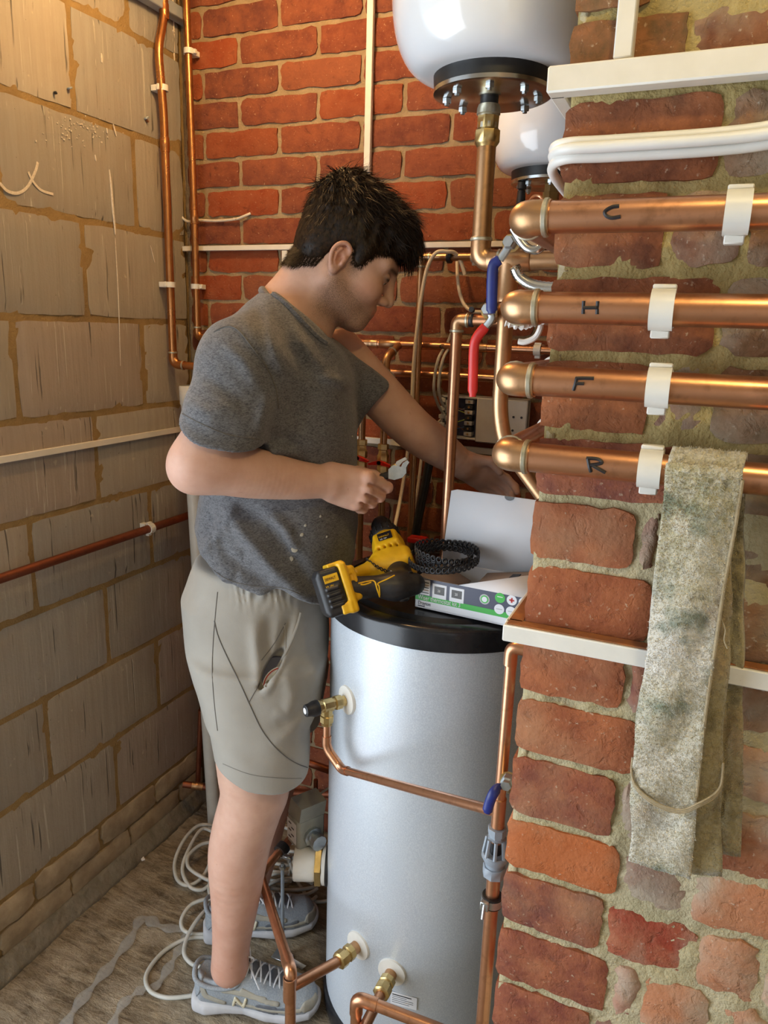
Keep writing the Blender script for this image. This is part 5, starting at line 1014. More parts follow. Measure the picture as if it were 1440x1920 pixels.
# ---------------------------------------------------------------- the person: frame with forward (25 degrees into the room), left, up
PO = V(-0.85, 1.27, 0); PA = math.radians(25); PF = V(math.cos(PA), math.sin(PA), 0); PL = V(-math.sin(PA), math.cos(PA), 0); PB = np.stack([PF, PL, V(0, 0, 1)], 1)
def loc(pw): return (np.asarray(pw, float) - PO) @ PB
def wld(q): return np.asarray(q, float) @ PB.T + PO
def PP(px, py, ro=0.0):                                                      # point of the vertical plane ro metres to the person's right, in body axes
    q = ray(px, py); t = ((PO - V(0, 0, CAMH)) @ (-PL) + ro) / (q @ (-PL)); return loc(q * t + V(0, 0, CAMH))
def PY(px, py, y): return loc(P(px, py, Y=y))
person = thing('person', 'young man in grey t-shirt and beige shorts leaning over the cylinder with a wrench', 'person', (PO[0], PO[1], 0.0))
# ---- head frame
HR = rot_yaw_pitch(math.radians(8), math.radians(-29)); HC = PP(640, 490, 0.0)
def Hd(x, y, z): return HC + HR @ V(x, y, z)
skin = SDF(); hs = skin
# neck and chest
hs.chain([Hd(-0.024, 0, -0.030), PP(582, 578, 0.0), PP(556, 632, 0.0)], [0.057, 0.058, 0.066], k=0.02)
hs.cone(Hd(-0.045, 0, -0.045), PP(524, 590, 0.0), 0.040, 0.056, k=0.03)
hs.ell(PP(530, 740, 0), (0.085, 0.120, 0.10), k=0.05)
hs.cone(PP(548, 600, 0.02), PP(480, 668, 0.12), 0.042, 0.034, k=0.03).cone(PP(560, 605, -0.02), PP(600, 680, -0.12), 0.042, 0.034, k=0.03)
# skull, face, jaw
hs.ell(Hd(-0.004, 0, 0.048), (0.098, 0.077, 0.086), HR, k=0.03)
hs.ell(Hd(0.040, 0, -0.010), (0.056, 0.060, 0.078), HR, k=0.03)
for sg in (-1, 1):
    hs.cone(Hd(-0.004, 0.052 * sg, -0.045), Hd(0.070, 0.018 * sg, -0.081), 0.021, 0.018, k=0.03)
    hs.ell(Hd(0.064, 0.037 * sg, -0.022), (0.024, 0.018, 0.020), HR, k=0.03)
    hs.cone(Hd(0.092, 0.012 * sg, 0.033), Hd(0.072, 0.048 * sg, 0.034), 0.0095, 0.009, k=0.02)
hs.cone(Hd(0.083, 0.010, -0.083), Hd(0.083, -0.010, -0.083), 0.0155, 0.0155, k=0.022)
hs.ell(Hd(0.072, 0, -0.052), (0.030, 0.030, 0.028), HR, k=0.02)
for sg in (-1, 1): hs.ell(Hd(0.100, 0.033 * sg, 0.013), (0.016, 0.016, 0.012), HR, op='s', k=0.016)
for sg in (-1, 1): hs.ell(Hd(0.0815, 0.032 * sg, 0.013), (0.0135, 0.0150, 0.0122), HR, k=0.004)
# nose, lips
hs.cone(Hd(0.098, 0, 0.024), Hd(0.117, 0, -0.015), 0.0085, 0.0098, k=0.014)
hs.ell(Hd(0.1175, 0, -0.0195), (0.0102, 0.0095, 0.0088), HR, k=0.010)
for sg in (-1, 1):
    hs.ell(Hd(0.106, 0.0125 * sg, -0.0240), (0.0115, 0.0072, 0.0082), HR, k=0.007)
    hs.ell(Hd(0.111, 0.0070 * sg, -0.0315), (0.0045, 0.0030, 0.0040), HR, op='s', k=0.004)
    hs.cone(Hd(0.0975, 0, -0.0470), Hd(0.085, 0.022 * sg, -0.0510), 0.0062, 0.0036, k=0.008)
    hs.cone(Hd(0.0955, 0, -0.0575), Hd(0.085, 0.020 * sg, -0.0535), 0.0068, 0.0036, k=0.008)
    hs.cone(Hd(0.106, 0, -0.0523), Hd(0.090, 0.024 * sg, -0.0523), 0.0012, 0.0012, op='s', k=0.004)
# ears: rim, lobe, inner fold, hollow, tragus
for sg in (-1, 1):
    y = lambda o: (0.0745 + o) * sg
    Hd_ = Hd; Hd = lambda a, b, c: Hd_(-0.012 + (a + 0.012) * 0.86, b, c * 0.82 - 0.007)
    hs.ell(Hd(-0.012, y(0.003), 0.001), (0.0165, 0.0062, 0.026), HR, k=0.006)
    rim = spline([Hd(0.004, y(0.002), 0.016), Hd(0.002, y(0.008), 0.028), Hd(-0.012, y(0.013), 0.034), Hd(-0.026, y(0.015), 0.024), Hd(-0.031, y(0.015), 0.004), Hd(-0.024, y(0.011), -0.016), Hd(-0.014, y(0.007), -0.027)], 3)
    hs.chain(rim, [0.0040] * len(rim), k=0.004, n=1)
    hs.ell(Hd(-0.010, y(0.005), -0.026), (0.0085, 0.0055, 0.0095), HR, k=0.006)
    inn = [Hd(-0.016, y(0.010), 0.020), Hd(-0.021, y(0.011), 0.004), Hd(-0.014, y(0.009), -0.012)]
    hs.chain(inn, [0.0030] * 3, k=0.004)
    hs.ell(Hd(-0.0075, y(0.012), -0.002), (0.0075, 0.0095, 0.0100), HR, op='s', k=0.003)
    hs.cone(Hd(0.001, y(0.006), 0.004), Hd(-0.001, y(0.009), -0.007), 0.0045, 0.0038, k=0.005); Hd = Hd_
# right arm
RS, RE, RW = PP(462, 690, 0.155), PP(372, 868, 0.235), PP(618, 906, 0.150)
hs.chain([RS, PP(428, 745, 0.195), PP(400, 812, 0.224), PP(376, 862, 0.236)], [0.044, 0.046, 0.049, 0.047], k=0.03)
hs.chain([PP(370, 874, 0.236), PP(420, 876, 0.222), PP(480, 888, 0.200), PP(550, 899, 0.174), PP(598, 903, 0.157), RW], [0.046, 0.0495, 0.0450, 0.037, 0.0315, 0.030], k=0.03, n=8)
hs.ell(PP(356, 884, 0.237), (0.024, 0.022, 0.024), k=0.03)
# right hand closed round the wrench: back of the hand towards the camera, fingers curled away
K = [PP(690, 897, 0.150), PP(688, 916, 0.152), PP(680, 933, 0.148), PP(668, 946, 0.140)]
wr0 = [PP(622, 886, 0.150), PP(622, 900, 0.158), PP(622, 914, 0.155), PP(624, 926, 0.146)]
for a, b, r1, r2 in zip(wr0, K, (0.019, 0.020, 0.019, 0.017), (0.0145, 0.0150, 0.0142, 0.0130)): hs.cone(a + V(0, 0.006, 0), b + V(-0.004, 0.005, 0), r1, r2, k=0.014)
hs.ell(PP(655, 912, 0.135), (0.040, 0.018, 0.033), k=0.02)
PIP = [PP(726, 914, 0.128), PP(712, 931, 0.128), PP(697, 943, 0.124), PP(681, 954, 0.118)]
DIP = [PP(717, 918, 0.098), PP(703, 934, 0.096), PP(690, 945, 0.096), PP(675, 955, 0.096)]
TIP = [PP(697, 912, 0.094), PP(686, 926, 0.092), PP(675, 938, 0.092), PP(662, 948, 0.094)]
for k_, p_, d_, t_, rr in zip(K, PIP, DIP, TIP, (0.0112, 0.0114, 0.0106, 0.0094)):
    hs.cone(k_, p_, rr * 1.08, rr * 0.98, k=0.005).cone(p_, d_, rr * 0.98, rr * 0.88, k=0.004).cone(d_, t_, rr * 0.88, rr * 0.78, k=0.004)
    hs.ell(k_ + V(0.001, -0.003, 0.002), (rr * 1.1, rr * 1.05, rr * 1.05), k=0.008)
for i in range(3):
    a, b = (K[i] + K[i + 1]) / 2 + V(0.004, -0.012, 0), (PIP[i] + PIP[i + 1]) / 2 + V(0.003, -0.009, 0); hs.cone(a, b, 0.0030, 0.0046, op='s', k=0.005)
th = [PP(640, 893, 0.112), PP(672, 888, 0.096), PP(700, 893, 0.100), PP(716, 899, 0.108)]
hs.cone(th[0], th[1], 0.019, 0.0145, k=0.014).cone(th[1], th[2], 0.0140, 0.0120, k=0.006).cone(th[2], th[3], 0.0118, 0.0098, k=0.005)
# left arm reaching back to the wiring
LS, LE, LW, LH = PY(640, 660, 1.44), PY(770, 800, 1.49), PY(868, 872, 1.555), PY(915, 898, 1.60)
hs.chain([LS, PY(705, 733, 1.46), LE, PY(812, 832, 1.52), LW], [0.048, 0.049, 0.046, 0.043, 0.031], k=0.03, n=6)
ld = nrm(LH - LW); lu = nrm(np.cross(ld, V(0.3, 1, 0.2))); lv = np.cross(ld, lu)
hs.ell((LW + LH) / 2 + ld * 0.012, (0.050, 0.036, 0.017), np.stack([ld, lu, lv], 1), k=0.02)
for q in range(4):
    o = lu * (0.027 - 0.018 * q); a = LH + o - ld * 0.005; b = a + ld * (0.040 - 0.004 * abs(q - 1)) + lv * 0.006; c_ = b + ld * 0.020 + lv * 0.018; e_ = c_ + lv * 0.020
    hs.cone(a, b, 0.0098, 0.0090, k=0.005).cone(b, c_, 0.0090, 0.0082, k=0.004).cone(c_, e_, 0.0082, 0.0072, k=0.004)
hs.cone(LW + lu * 0.020, LW + lu * 0.046 + ld * 0.040 + lv * 0.012, 0.014, 0.0105, k=0.01).cone(LW + lu * 0.046 + ld * 0.040 + lv * 0.012, LW + lu * 0.040 + ld * 0.068 + lv * 0.024, 0.0102, 0.0082, k=0.005)
# torso core and legs
hs.loft([(0.86, 0.03, 0, 0.08, 0.12), (1.0, 0.05, 0, 0.08, 0.11), (1.2, 0.06, 0, 0.08, 0.11), (1.38, 0.04, 0, 0.06, 0.11)], k=0.03)
LEG = [(470, 1330, 0.085), (474, 1440, 0.074), (474, 1492, 0.069), (455, 1560, 0.0665), (446, 1610, 0.064), (441, 1690, 0.0525), (434, 1765, 0.0425), (431, 1812, 0.0425)]
hs.chain([PP(a, b, 0.115) for a, b, _ in LEG], [r_ for _, _, r_ in LEG], k=0.03, n=6)
hs.ell(PP(505, 1478, 0.115), (0.032, 0.042, 0.045), k=0.03)
LL = [(505, 1300, 0.085), (512, 1420, 0.068), (492, 1530, 0.061), (478, 1610, 0.053), (468, 1675, 0.041), (462, 1712, 0.040)]
hs.chain([PP(a, b, -0.13) for a, b, _ in LL], [r_ for _, _, r_ in LL], k=0.03)
import time; _t0 = time.time()
SV, SF = skin.mesh(0.0023)
# skin colouring that belongs to the skin: stubble, lips, ear and knuckle redness, brow and lashes; plus shade painted in lid crease and ear hollow
q = (SV - HC) @ HR; x, y, z = q[:, 0], np.abs(q[:, 1]), q[:, 2]; sm = lambda a, b, v: np.clip((v - a) / (b - a), 0, 1)
head = sm(0.16, 0.13, np.sqrt((q ** 2).sum(1)))
jawline = -0.018 - 0.30 * np.clip(x - 0.01, 0, None)
beard = head * sm(-0.024, 0.002, x) * sm(0.006, -0.022, z - jawline) * sm(-0.135, -0.10, z) * 0.95
mous = head * sm(0.085, 0.095, x) * np.exp(-((z + 0.040) / 0.006) ** 2) * sm(0.032, 0.022, y) * 0.4
side = head * np.exp(-((x - 0.022) / 0.014) ** 2) * sm(-0.035, -0.012, z) * sm(0.05, 0.02, z) * sm(0.05, 0.062, y) * 0.9
lips = head * sm(0.083, 0.089, x) * np.exp(-((z + 0.0523) / 0.0085) ** 2) * sm(0.026, 0.020, y)
beard = np.maximum(np.maximum(beard, mous), side) * (1 - lips)
nape = head * sm(-0.02, -0.05, x) * sm(-0.075, -0.045, z) * 0.6; beard = np.maximum(beard, nape)
earm = head * np.exp(-(((x + 0.013) / 0.022) ** 2 + ((z - 0.002) / 0.034) ** 2)) * sm(0.074, 0.080, y)
red = np.maximum(0.8 * lips, 0.42 * earm); red = np.maximum(red, 0.25 * head * np.exp(-(((x - 0.07) / 0.03) ** 2 + ((z + 0.03) / 0.025) ** 2)))
for c_ in K + PIP: red = np.maximum(red, 0.42 * np.exp(-((SV - c_) ** 2).sum(1) / 0.00022))
red = np.maximum(red, 0.22 * np.exp(-((SV - RE) ** 2).sum(1) / 0.004)); red = np.maximum(red, np.where(SV[:, 2] < 0.75, 0.30 * sm(0.62, 0.15, SV[:, 2]), 0))
brow = head * np.exp(-(((z - 0.0325 + 0.10 * np.clip(y - 0.03, 0, None)) / 0.0048) ** 2)) * sm(0.010, 0.016, y) * sm(0.056, 0.046, y) * sm(0.05, 0.07, x)
lash = head * np.exp(-(((z - 0.0115 - 0.0 * y) / 0.0046) ** 2)) * sm(0.017, 0.022, y) * sm(0.050, 0.044, y) * sm(0.075, 0.082, x)
crease_shade = head * np.exp(-((z - 0.0230) / 0.0018) ** 2) * sm(0.016, 0.022, y) * sm(0.050, 0.044, y) * sm(0.07, 0.078, x) * 0.4  # shade of the lid crease painted into the skin
hole = head * np.exp(-(((x + 0.006) / 0.0055) ** 2 + ((z + 0.003) / 0.008) ** 2)) * sm(0.080, 0.074, y) * sm(0.06, 0.066, y) * 0.25  # shade inside the ear hollow painted into the skin
dark = np.maximum(np.maximum(brow * 0.9, lash * 0.95), np.maximum(crease_shade, hole))
body = obj('body', (wld(SV), SF), MAT['skin'], person, sharp=None, attrs=dict(beard=beard, red=red, dark=dark))
for sg in (-1, 1):
    e = obj('eye', (lambda m: m)(MB().lathe(wld(Hd(0.0805, 0.032 * sg, 0.0095)), PB @ (HR @ nrm(V(1, 0.0, -0.35))), [(0.0121 * math.sin(a), -0.0121 * math.cos(a)) for a in np.linspace(0.05, pi - 0.05, 12)], 18)), MAT['eye'], person)
    obj('iris', MB().lathe(wld(Hd(0.0805, 0.032 * sg, 0.0095)) + PB @ (HR @ nrm(V(1, 0.0, -0.35))) * 0.0108, PB @ (HR @ nrm(V(1, 0.0, -0.35))), [(0.0056, 0), (0.004, 0.0014), (0.001, 0.0018)], 16), MAT['iris'], e)
# ---------------------------------------------------------------- hair
hair = SDF()
hair.ell(Hd(-0.008, 0, 0.060), (0.100, 0.0835, 0.094), HR, k=0.02).ell(Hd(-0.040, 0, 0.102), (0.055, 0.058, 0.050), HR, k=0.03).ell(Hd(0.058, 0, 0.100), (0.056, 0.062, 0.046), HR, k=0.03)
hair.ell(Hd(0.093, 0.0, 0.084), (0.022, 0.045, 0.026), HR, k=0.02).ell(Hd(-0.055, 0, -0.002), (0.040, 0.066, 0.052), HR, k=0.03)
for sg in (-1, 1): hair.cone(Hd(0.024, 0.068 * sg, 0.034), Hd(0.025, 0.0655 * sg, -0.004), 0.0115, 0.0075, k=0.02)
hx = [-0.13, -0.078, -0.060, -0.040, -0.032, -0.028, 0.004, 0.010, 0.014, 0.030, 0.036, 0.046, 0.066, 0.085, 0.105, 0.14]; hz = [-0.058, -0.053, -0.046, -0.034, -0.012, 0.016, 0.022, 0.016, 0.004, 0.002, 0.014, 0.038, 0.052, 0.060, 0.060, 0.062]
def clip_hair(Q, d):
    p = (Q - HC) @ HR; wob = 0.004 * np.sin(p[:, 0] * 310 + p[:, 1] * 170) + 0.003 * np.sin(p[:, 1] * 420); return np.maximum(d, (np.interp(p[:, 0], hx, hz) + np.where(p[:, 0] > 0.05, wob, 0) - p[:, 2]) * 0.6)
def tousle(Q, d):
    p = (Q - HC) @ HR; a = np.arctan2(p[:, 1], p[:, 0] + 0.04); up_ = np.clip((p[:, 2] - 0.03) / 0.06, 0.15, 1)
    d = d + 0.006 * np.clip(1 - (p[:, 2] - np.interp(p[:, 0], hx, hz)) / 0.034, 0, 1) ** 1.5 * np.clip((-0.036 - p[:, 0]) / 0.02, 0, 1)
    return d - up_ * (0.0030 * np.sin(a * 17 + 60 * p[:, 0]) * np.sin(p[:, 2] * 95 + 40 * p[:, 1]) + 0.0022 * np.sin(p[:, 0] * 190 + p[:, 1] * 130) + 0.0014 * np.sin(p[:, 2] * 330 + 210 * p[:, 1]))
hair.add(tousle, HC, 1, 'f').add(clip_hair, HC, 1, 'f')
HV, HF = hair.mesh(0.0028)
def normals(Vv, Ff):
    n = np.zeros_like(Vv); fn = np.cross(Vv[Ff[:, 2]] - Vv[Ff[:, 0]], Vv[Ff[:, 3]] - Vv[Ff[:, 1]])
    for k in range(4): np.add.at(n, Ff[:, k], fn)
    return n / (np.linalg.norm(n, axis=1, keepdims=True) + 1e-12)
hn = normals(HV, HF); q = (HV - HC) @ HR; nl = hn @ HR
r = np.random.default_rng(4); NS = 9000
out_ok = np.where((np.abs(q[:, 1]) > 0.0) & (nl[:, 2] > -0.55))[0]; pick = r.choice(out_ok, NS)
p0 = q[pick]; n0 = nl[pick]
flow = p0 - np.array([-0.055, 0.0, 0.16]); flow[:, 0] += np.where(p0[:, 2] > 0.07, 0.05, 0.0); flow -= n0 * (flow * n0).sum(1, keepdims=True); flow /= np.linalg.norm(flow, axis=1, keepdims=True) + 1e-9
top_ = np.clip((p0[:, 2] - 0.02) / 0.09, 0, 1); L = (0.008 + 0.020 * top_) * r.uniform(0.6, 1.3, NS); lift = (0.25 + 0.55 * top_ * r.random(NS))
flow = flow + r.normal(0, 0.22, (NS, 3)); flow /= np.linalg.norm(flow, axis=1, keepdims=True)
frg = (p0[:, 0] > 0.085); flow[frg] += np.array([0.15, 0, -0.9])
side_ = np.cross(flow, n0); side_ /= np.linalg.norm(side_, axis=1, keepdims=True) + 1e-9
wd = 0.00075 * r.uniform(0.7, 1.4, NS); pts = []
for s_ in (0.0, 0.5, 1.0):
    c = p0 - n0 * 0.001 + flow * (L * s_)[:, None] + n0 * (L * lift * (s_ - 0.55 * s_ * s_))[:, None]; ww = wd * (1 - 0.8 * s_)
    pts += [c + side_ * ww[:, None], c - side_ * ww[:, None]]
st = np.stack(pts, 1).reshape(-1, 3); b = np.arange(NS)[:, None] * 6
# fine hairs feathering the hairline at nape, temples and brow
qs = (SV - HC) @ HR; dz_ = qs[:, 2] - np.interp(qs[:, 0], hx, hz); eb = np.where((dz_ > -0.006) & (dz_ < np.where(qs[:, 0] < -0.034, 0.034, 0.008)) & (np.abs(qs[:, 1]) < 0.078) & (np.abs(qs[:, 0]) < 0.125) & ((qs[:, 0] < -0.034) | (qs[:, 0] > 0.006)))[0]; NE = 13000; pe = r.choice(eb, NE); p1 = qs[pe]; rad_ = p1 * np.array([0.3, 1, 0.0]); rad_ /= np.linalg.norm(rad_, axis=1, keepdims=True) + 1e-9; rad_ *= -1
dn = np.array([0, 0, -1.0]) + np.where((p1[:, 0] > 0.03)[:, None], np.array([0.35, 0, 0]), np.array([-0.25, 0, 0])) + r.normal(0, 0.22, (NE, 3)); dn /= np.linalg.norm(dn, axis=1, keepdims=True); sd = np.cross(dn, rad_); sd /= np.linalg.norm(sd, axis=1, keepdims=True) + 1e-9
L2 = np.where(np.abs(p1[:, 1]) < 0.045, 0.013, 0.008) * r.uniform(0.4, 1.3, NE); b0 = p1 + rad_ * 0.0006 + np.array([0, 0, 0.003]); pt2 = []
for s_ in (0.0, 0.55, 1.0):
    c = b0 + dn * (L2 * s_)[:, None] - rad_ * (0.0022 * s_); ww = 0.0005 * (1 - 0.85 * s_); pt2 += [c + sd * ww, c - sd * ww]
st = np.concatenate([st, np.stack(pt2, 1).reshape(-1, 3)]); b = np.arange(NS + NE)[:, None] * 6
sf = np.concatenate([b + np.array([0, 1, 3, 2]), b + np.array([2, 3, 5, 4])]); st = HC + st @ HR.T
obj('hair', (wld(np.concatenate([HV, st])), np.concatenate([HF, sf + len(HV)])), MAT['hair'], person, sharp=None)
# ---------------------------------------------------------------- t-shirt
def row(py, xl, xr, hw, lc=0.0, ro=0.0):
    a, b = PP(xl, py, ro), PP(xr, py, ro); return ((a[2] + b[2]) / 2, (a[0] + b[0]) / 2, lc, (b[0] - a[0]) / 2, hw)
shirt = SDF()
shirt.loft([row(556, 490, 600, 0.070), row(600, 440, 625, 0.105), row(640, 412, 645, 0.145), row(700, 385, 662, 0.168), row(800, 382, 669, 0.168), row(900, 384, 672, 0.165), row(985, 368, 670, 0.170), row(1040, 352, 664, 0.178), row(1090, 345, 642, 0.184), row(1160, 340, 630, 0.188)], k=0.03, ex=2.35)
def cut(a, b, ra, rb, pa, na, k=0.05, sq=None, depth=None):                 # a sleeve: tapered tube trimmed by its hem plane
    a, b, pa, na = map(lambda t_: np.asarray(t_, float), (a, b, pa, nrm(na))); ba = b - a; bb = ba @ ba
    def fn(Q):
        d = Q - a; t_ = np.clip(d @ ba / bb, 0, 1); e = d - t_[:, None] * ba
        if sq is not None: m = e @ sq[0]; e = e + np.outer(m * (sq[1] - 1), sq[0])
        dd = np.sqrt((e * e).sum(1)) - (ra + t_ * (rb - ra)); pl = (Q - pa) @ na; h = np.maximum(0.006 - np.abs(dd - pl), 0) / 0.006; return np.maximum(dd, pl) + h * h * 0.0015
    shirt.add(fn, (a + b) / 2, np.linalg.norm(ba) / 2 + max(ra, rb) * 1.25, 'u', k)
ra_, rb_ = PP(458, 690, 0.165), PP(401, 850, 0.226)
h0, h1 = PP(338, 787, 0.222), PP(490, 836, 0.222); hn_ = nrm(np.cross(h1 - h0, V(0, 1, 0.30))); hn_ = hn_ if hn_[2] < 0 else -hn_
cut(ra_, rb_, 0.076, 0.077, h0, hn_, k=0.055, sq=(nrm(V(0, 1, 0.2)), 1.12))
lh0, lh1 = PY(679, 769, 1.44), PY(728, 732, 1.46); hl = nrm(PY(760, 790, 1.485) - PY(660, 680, 1.44))
cut(PY(632, 655, 1.42), PY(745, 775, 1.475), 0.074, 0.064, (lh0 + lh1) / 2, hl, k=0.05)
shirt.cone(PP(540, 600, 0.035), PP(450, 668, 0.150), 0.058, 0.060, k=0.05).cone(PP(548, 600, -0.035), PP(610, 680, -0.150), 0.058, 0.055, k=0.05)
# neck opening
cb0, cn0, cf0 = PP(487, 536, 0.0), PP(552, 602, 0.088), PP(622, 640, 0.0); cfar = PP(575, 572, -0.088)
cc_ = (cb0 + cf0) / 2; cu = nrm(cf0 - cb0); cw = nrm(np.cross(cu, V(0, 1, 0))); cw = cw if cw[2] > 0 else -cw; cl_ = np.linalg.norm(cf0 - cb0) / 2
def neck_cut(Q): return (Q - cc_) @ cw - 0.004 - 0.35 * np.clip(np.abs(Q[:, 1]) - 0.06, 0, None)
shirt.add(neck_cut, cc_, 1, 'm', 0.02)
shirt.ell(cc_ + cw * 0.015 , (cl_ * 0.90, 0.078, 0.045), np.stack([cu, V(0, 1, 0), cw], 1), op='s', k=0.012)
# hem
hem = np.array([PP(a, b, 0.17)[[0, 2]] for a, b in ((335, 1022), (352, 1030), (373, 1056), (417, 1094), (470, 1108), (530, 1112), (570, 1128), (598, 1147), (660, 1160))])
def hem_cut(Q): return (np.interp(Q[:, 0], hem[:, 0], hem[:, 1]) - Q[:, 2]) * 0.85
shirt.add(hem_cut, cc_, 1, 'm', 0.006)
# folds, as ridges and creases in the side view (amplitude, width)
FOLD = []
def fold(pts, amp, wid, ro=0.15):
    q_ = [PP(a, b, ro)[[0, 2]] for a, b in pts]
    m = len(q_) - 1
    for i, (a, b) in enumerate(zip(q_, q_[1:])): FOLD.append((a, b, amp * (1.7 if amp > 0 else 1.25), wid, i / m, 1 / m))
for pts, amp, wid in (([(600, 1138), (520, 1060), (455, 990), (415, 945)], 0.011, 0.016), ([(585, 1146), (500, 1085), (430, 1040), (390, 985)], -0.008, 0.014), ([(595, 1120), (560, 1050), (505, 985), (440, 935)], -0.007, 0.013), ([(560, 1040), (540, 990), (500, 950)], 0.006, 0.012),
                      ([(420, 1000), (440, 940)], 0.008, 0.014), ([(400, 1040), (395, 960)], -0.006, 0.012), ([(365, 1050), (400, 1010), (425, 960)], 0.007, 0.013), ([(440, 1090), (455, 1050), (465, 1020)], -0.006, 0.009), ([(480, 1108), (520, 1085), (560, 1100)], 0.005, 0.010),
                      ([(545, 605), (580, 660), (608, 700)], 0.005, 0.009), ([(520, 590), (545, 650), (575, 700), (610, 730)], -0.005, 0.010), ([(500, 590), (520, 650), (540, 700)], 0.005, 0.010), ([(560, 600), (595, 645), (612, 668)], -0.004, 0.008), ([(470, 560), (500, 620), (520, 670)], -0.004, 0.012),
                      ([(505, 850), (530, 840), (570, 850)], 0.008, 0.014), ([(500, 870), (540, 872), (590, 868)], -0.010, 0.014), ([(520, 780), (560, 815), (600, 840)], 0.004, 0.016), ([(600, 700), (640, 720), (660, 730)], 0.005, 0.012), ([(520, 720), (508, 760), (500, 800)], 0.006, 0.012), ([(490, 650), (515, 700), (520, 745)], -0.005, 0.008),
                      ([(360, 740), (420, 760), (470, 745)], 0.004, 0.014), ([(400, 700), (440, 720), (490, 760)], -0.004, 0.012), ([(430, 640), (470, 670), (500, 720)], 0.004, 0.012), ([(350, 770), (420, 800), (480, 800)], -0.003, 0.012)): fold(pts, amp, wid)
def folds(Q, d):
    P2 = Q[:, [0, 2]]; accp = np.zeros(len(Q)); accn = np.zeros(len(Q))
    c0 = P2.mean(0); R0 = np.sqrt(((P2 - c0) ** 2).sum(1).max())
    for a, b, amp, wid, u0, du in FOLD:
        if np.linalg.norm((a + b) / 2 - c0) > np.linalg.norm(b - a) / 2 + R0 + 3.5 * wid: continue
        ba = b - a; t_ = np.clip((P2 - a) @ ba / (ba @ ba), 0, 1); e = P2 - a - t_[:, None] * ba; g_ = amp * np.sin(pi * np.clip(u0 + du * t_, 0.02, 0.98)) ** 0.7 * np.exp(-(e ** 2).sum(1) / wid ** 2); accp = np.maximum(accp, g_); accn = np.minimum(accn, g_)
    near = np.clip((0.04 - Q[:, 1]) / 0.08, 0, 1); small = 0.0014 * np.sin(Q[:, 0] * 60 + 30 * Q[:, 2] + 2 * np.sin(Q[:, 1] * 30)) * np.sin(Q[:, 2] * 41 - 17 * Q[:, 0])
    return d - (accp + accn) * near - small
shirt.add(folds, cc_, 1, 'f')
TV, TF = shirt.mesh(0.0036)
ts = obj('t_shirt', (wld(TV), TF), MAT['shirt'], person, sharp=None, label='grey heather t-shirt flecked with dust')
rim = [cc_ + cu * (cl_ * 0.93 * math.cos(a) + 0.004) + V(0, 1, 0) * (0.086 * math.sin(a)) + cw * (0.004 * math.cos(2 * a) - 0.007) for a in np.linspace(0, 2 * pi, 48, endpoint=False)]
obj('collar', MB().tube([wld(p) for p in rim], 0.0085, 10, closed=True), MAT['shirt'], ts, sharp=None)
tree_t = BVHTree.FromPolygons([tuple(p) for p in wld(TV)], [tuple(f) for f in TF])
def hit(tree, px, py, off=0.0004):
    o = Vector((0, 0, CAMH)); d = Vector(ray(px, py)).normalized(); h = tree.ray_cast(o, d)
    return None if h[0] is None else np.array(h[0]) + np.array(h[1]) * off
def seam(name, tree, pts, rad, parent, mat='seam', n=6, off=0.0004):
    q_ = [hit(tree, a, b, off) for a, b in spline([V(a, b) for a, b in pts], n)]; q_ = [p for p in q_ if p is not None]
    if len(q_) > 2: return obj(name, MB().tube(q_, rad, 6), MAT[mat], parent)
seam('neck_rib', tree_t, [(491, 546), (503, 547), (533, 567), (567, 602), (597, 632), (612, 642)], 0.0058, ts, 'shirt', n=8, off=0.0005)
seam('sleeve_seam', tree_t, [(402, 622), (425, 612), (447, 620), (475, 655), (500, 690), (516, 725), (522, 765)], 0.0012, ts, n=16, off=0.0006)
seam('hem_stitch', tree_t, [(342, 776), (380, 796), (430, 816), (486, 824)], 0.0008, ts)
seam('hem_stitch', tree_t, [(376, 1046), (420, 1083), (470, 1098), (530, 1102), (565, 1116)], 0.0008, ts)
for a, b, s_ in ((565, 1002, 2.0), (600, 968, 1.3), (552, 1030, 3.0), (545, 1048, 2.4), (612, 1006, 1.2), (572, 985, 1.4), (660, 818, 0.9)):
    p = hit(tree_t, a, b, 0.0); 
    if p is not None: obj('dust_fleck', MB().lathe(p, nrm(V(0, 0, CAMH) - p), [(0.0022 * s_, 0), (0.0014 * s_, 0.0006), (0.0003, 0.0007)], 7), MAT['shoe_suede'], ts)
# ---------------------------------------------------------------- shorts
sh = SDF()
sh.loft([row(1040, 372, 630, 0.160), row(1075, 358, 622, 0.168), row(1110, 346, 612, 0.172), row(1170, 351, 616, 0.176), row(1240, 368, 612, 0.176), row(1290, 384, 604, 0.165)], k=0.03)
def leg(ro, rows, k): sh.loft([row(py, a, b, hw, -ro, ro) for py, a, b, hw in rows], k=k, ex=2.4)
leg(0.10, [(1235, 370, 602, 0.098), (1300, 386, 590, 0.102), (1350, 396, 582, 0.104), (1400, 404, 581, 0.105), (1445, 410, 580, 0.105), (1500, 416, 580, 0.104)], 0.04)
leg(-0.10, [(1235, 400, 618, 0.098), (1300, 415, 608, 0.100), (1400, 440, 592, 0.100), (1500, 450, 590, 0.10)], 0.03)
hem2 = np.array([PP(a, b, 0.16)[[0, 2]] for a, b in ((405, 1437), (414, 1442), (470, 1463), (530, 1471), (580, 1472), (620, 1474))])
sh.add(lambda Q: (np.interp(Q[:, 0], hem2[:, 0], hem2[:, 1]) - Q[:, 2]) * 0.9, PO, 1, 'm', 0.006)
for ro in (0.115, -0.13):
    a, b = (PP(480, 1400, ro), PP(474, 1492, ro)) if ro > 0 else (PP(512, 1400, ro), PP(500, 1500, ro)); sh.cone(a, b - V(0, 0, 0.03), 0.070, 0.085, op='s', k=0.01)
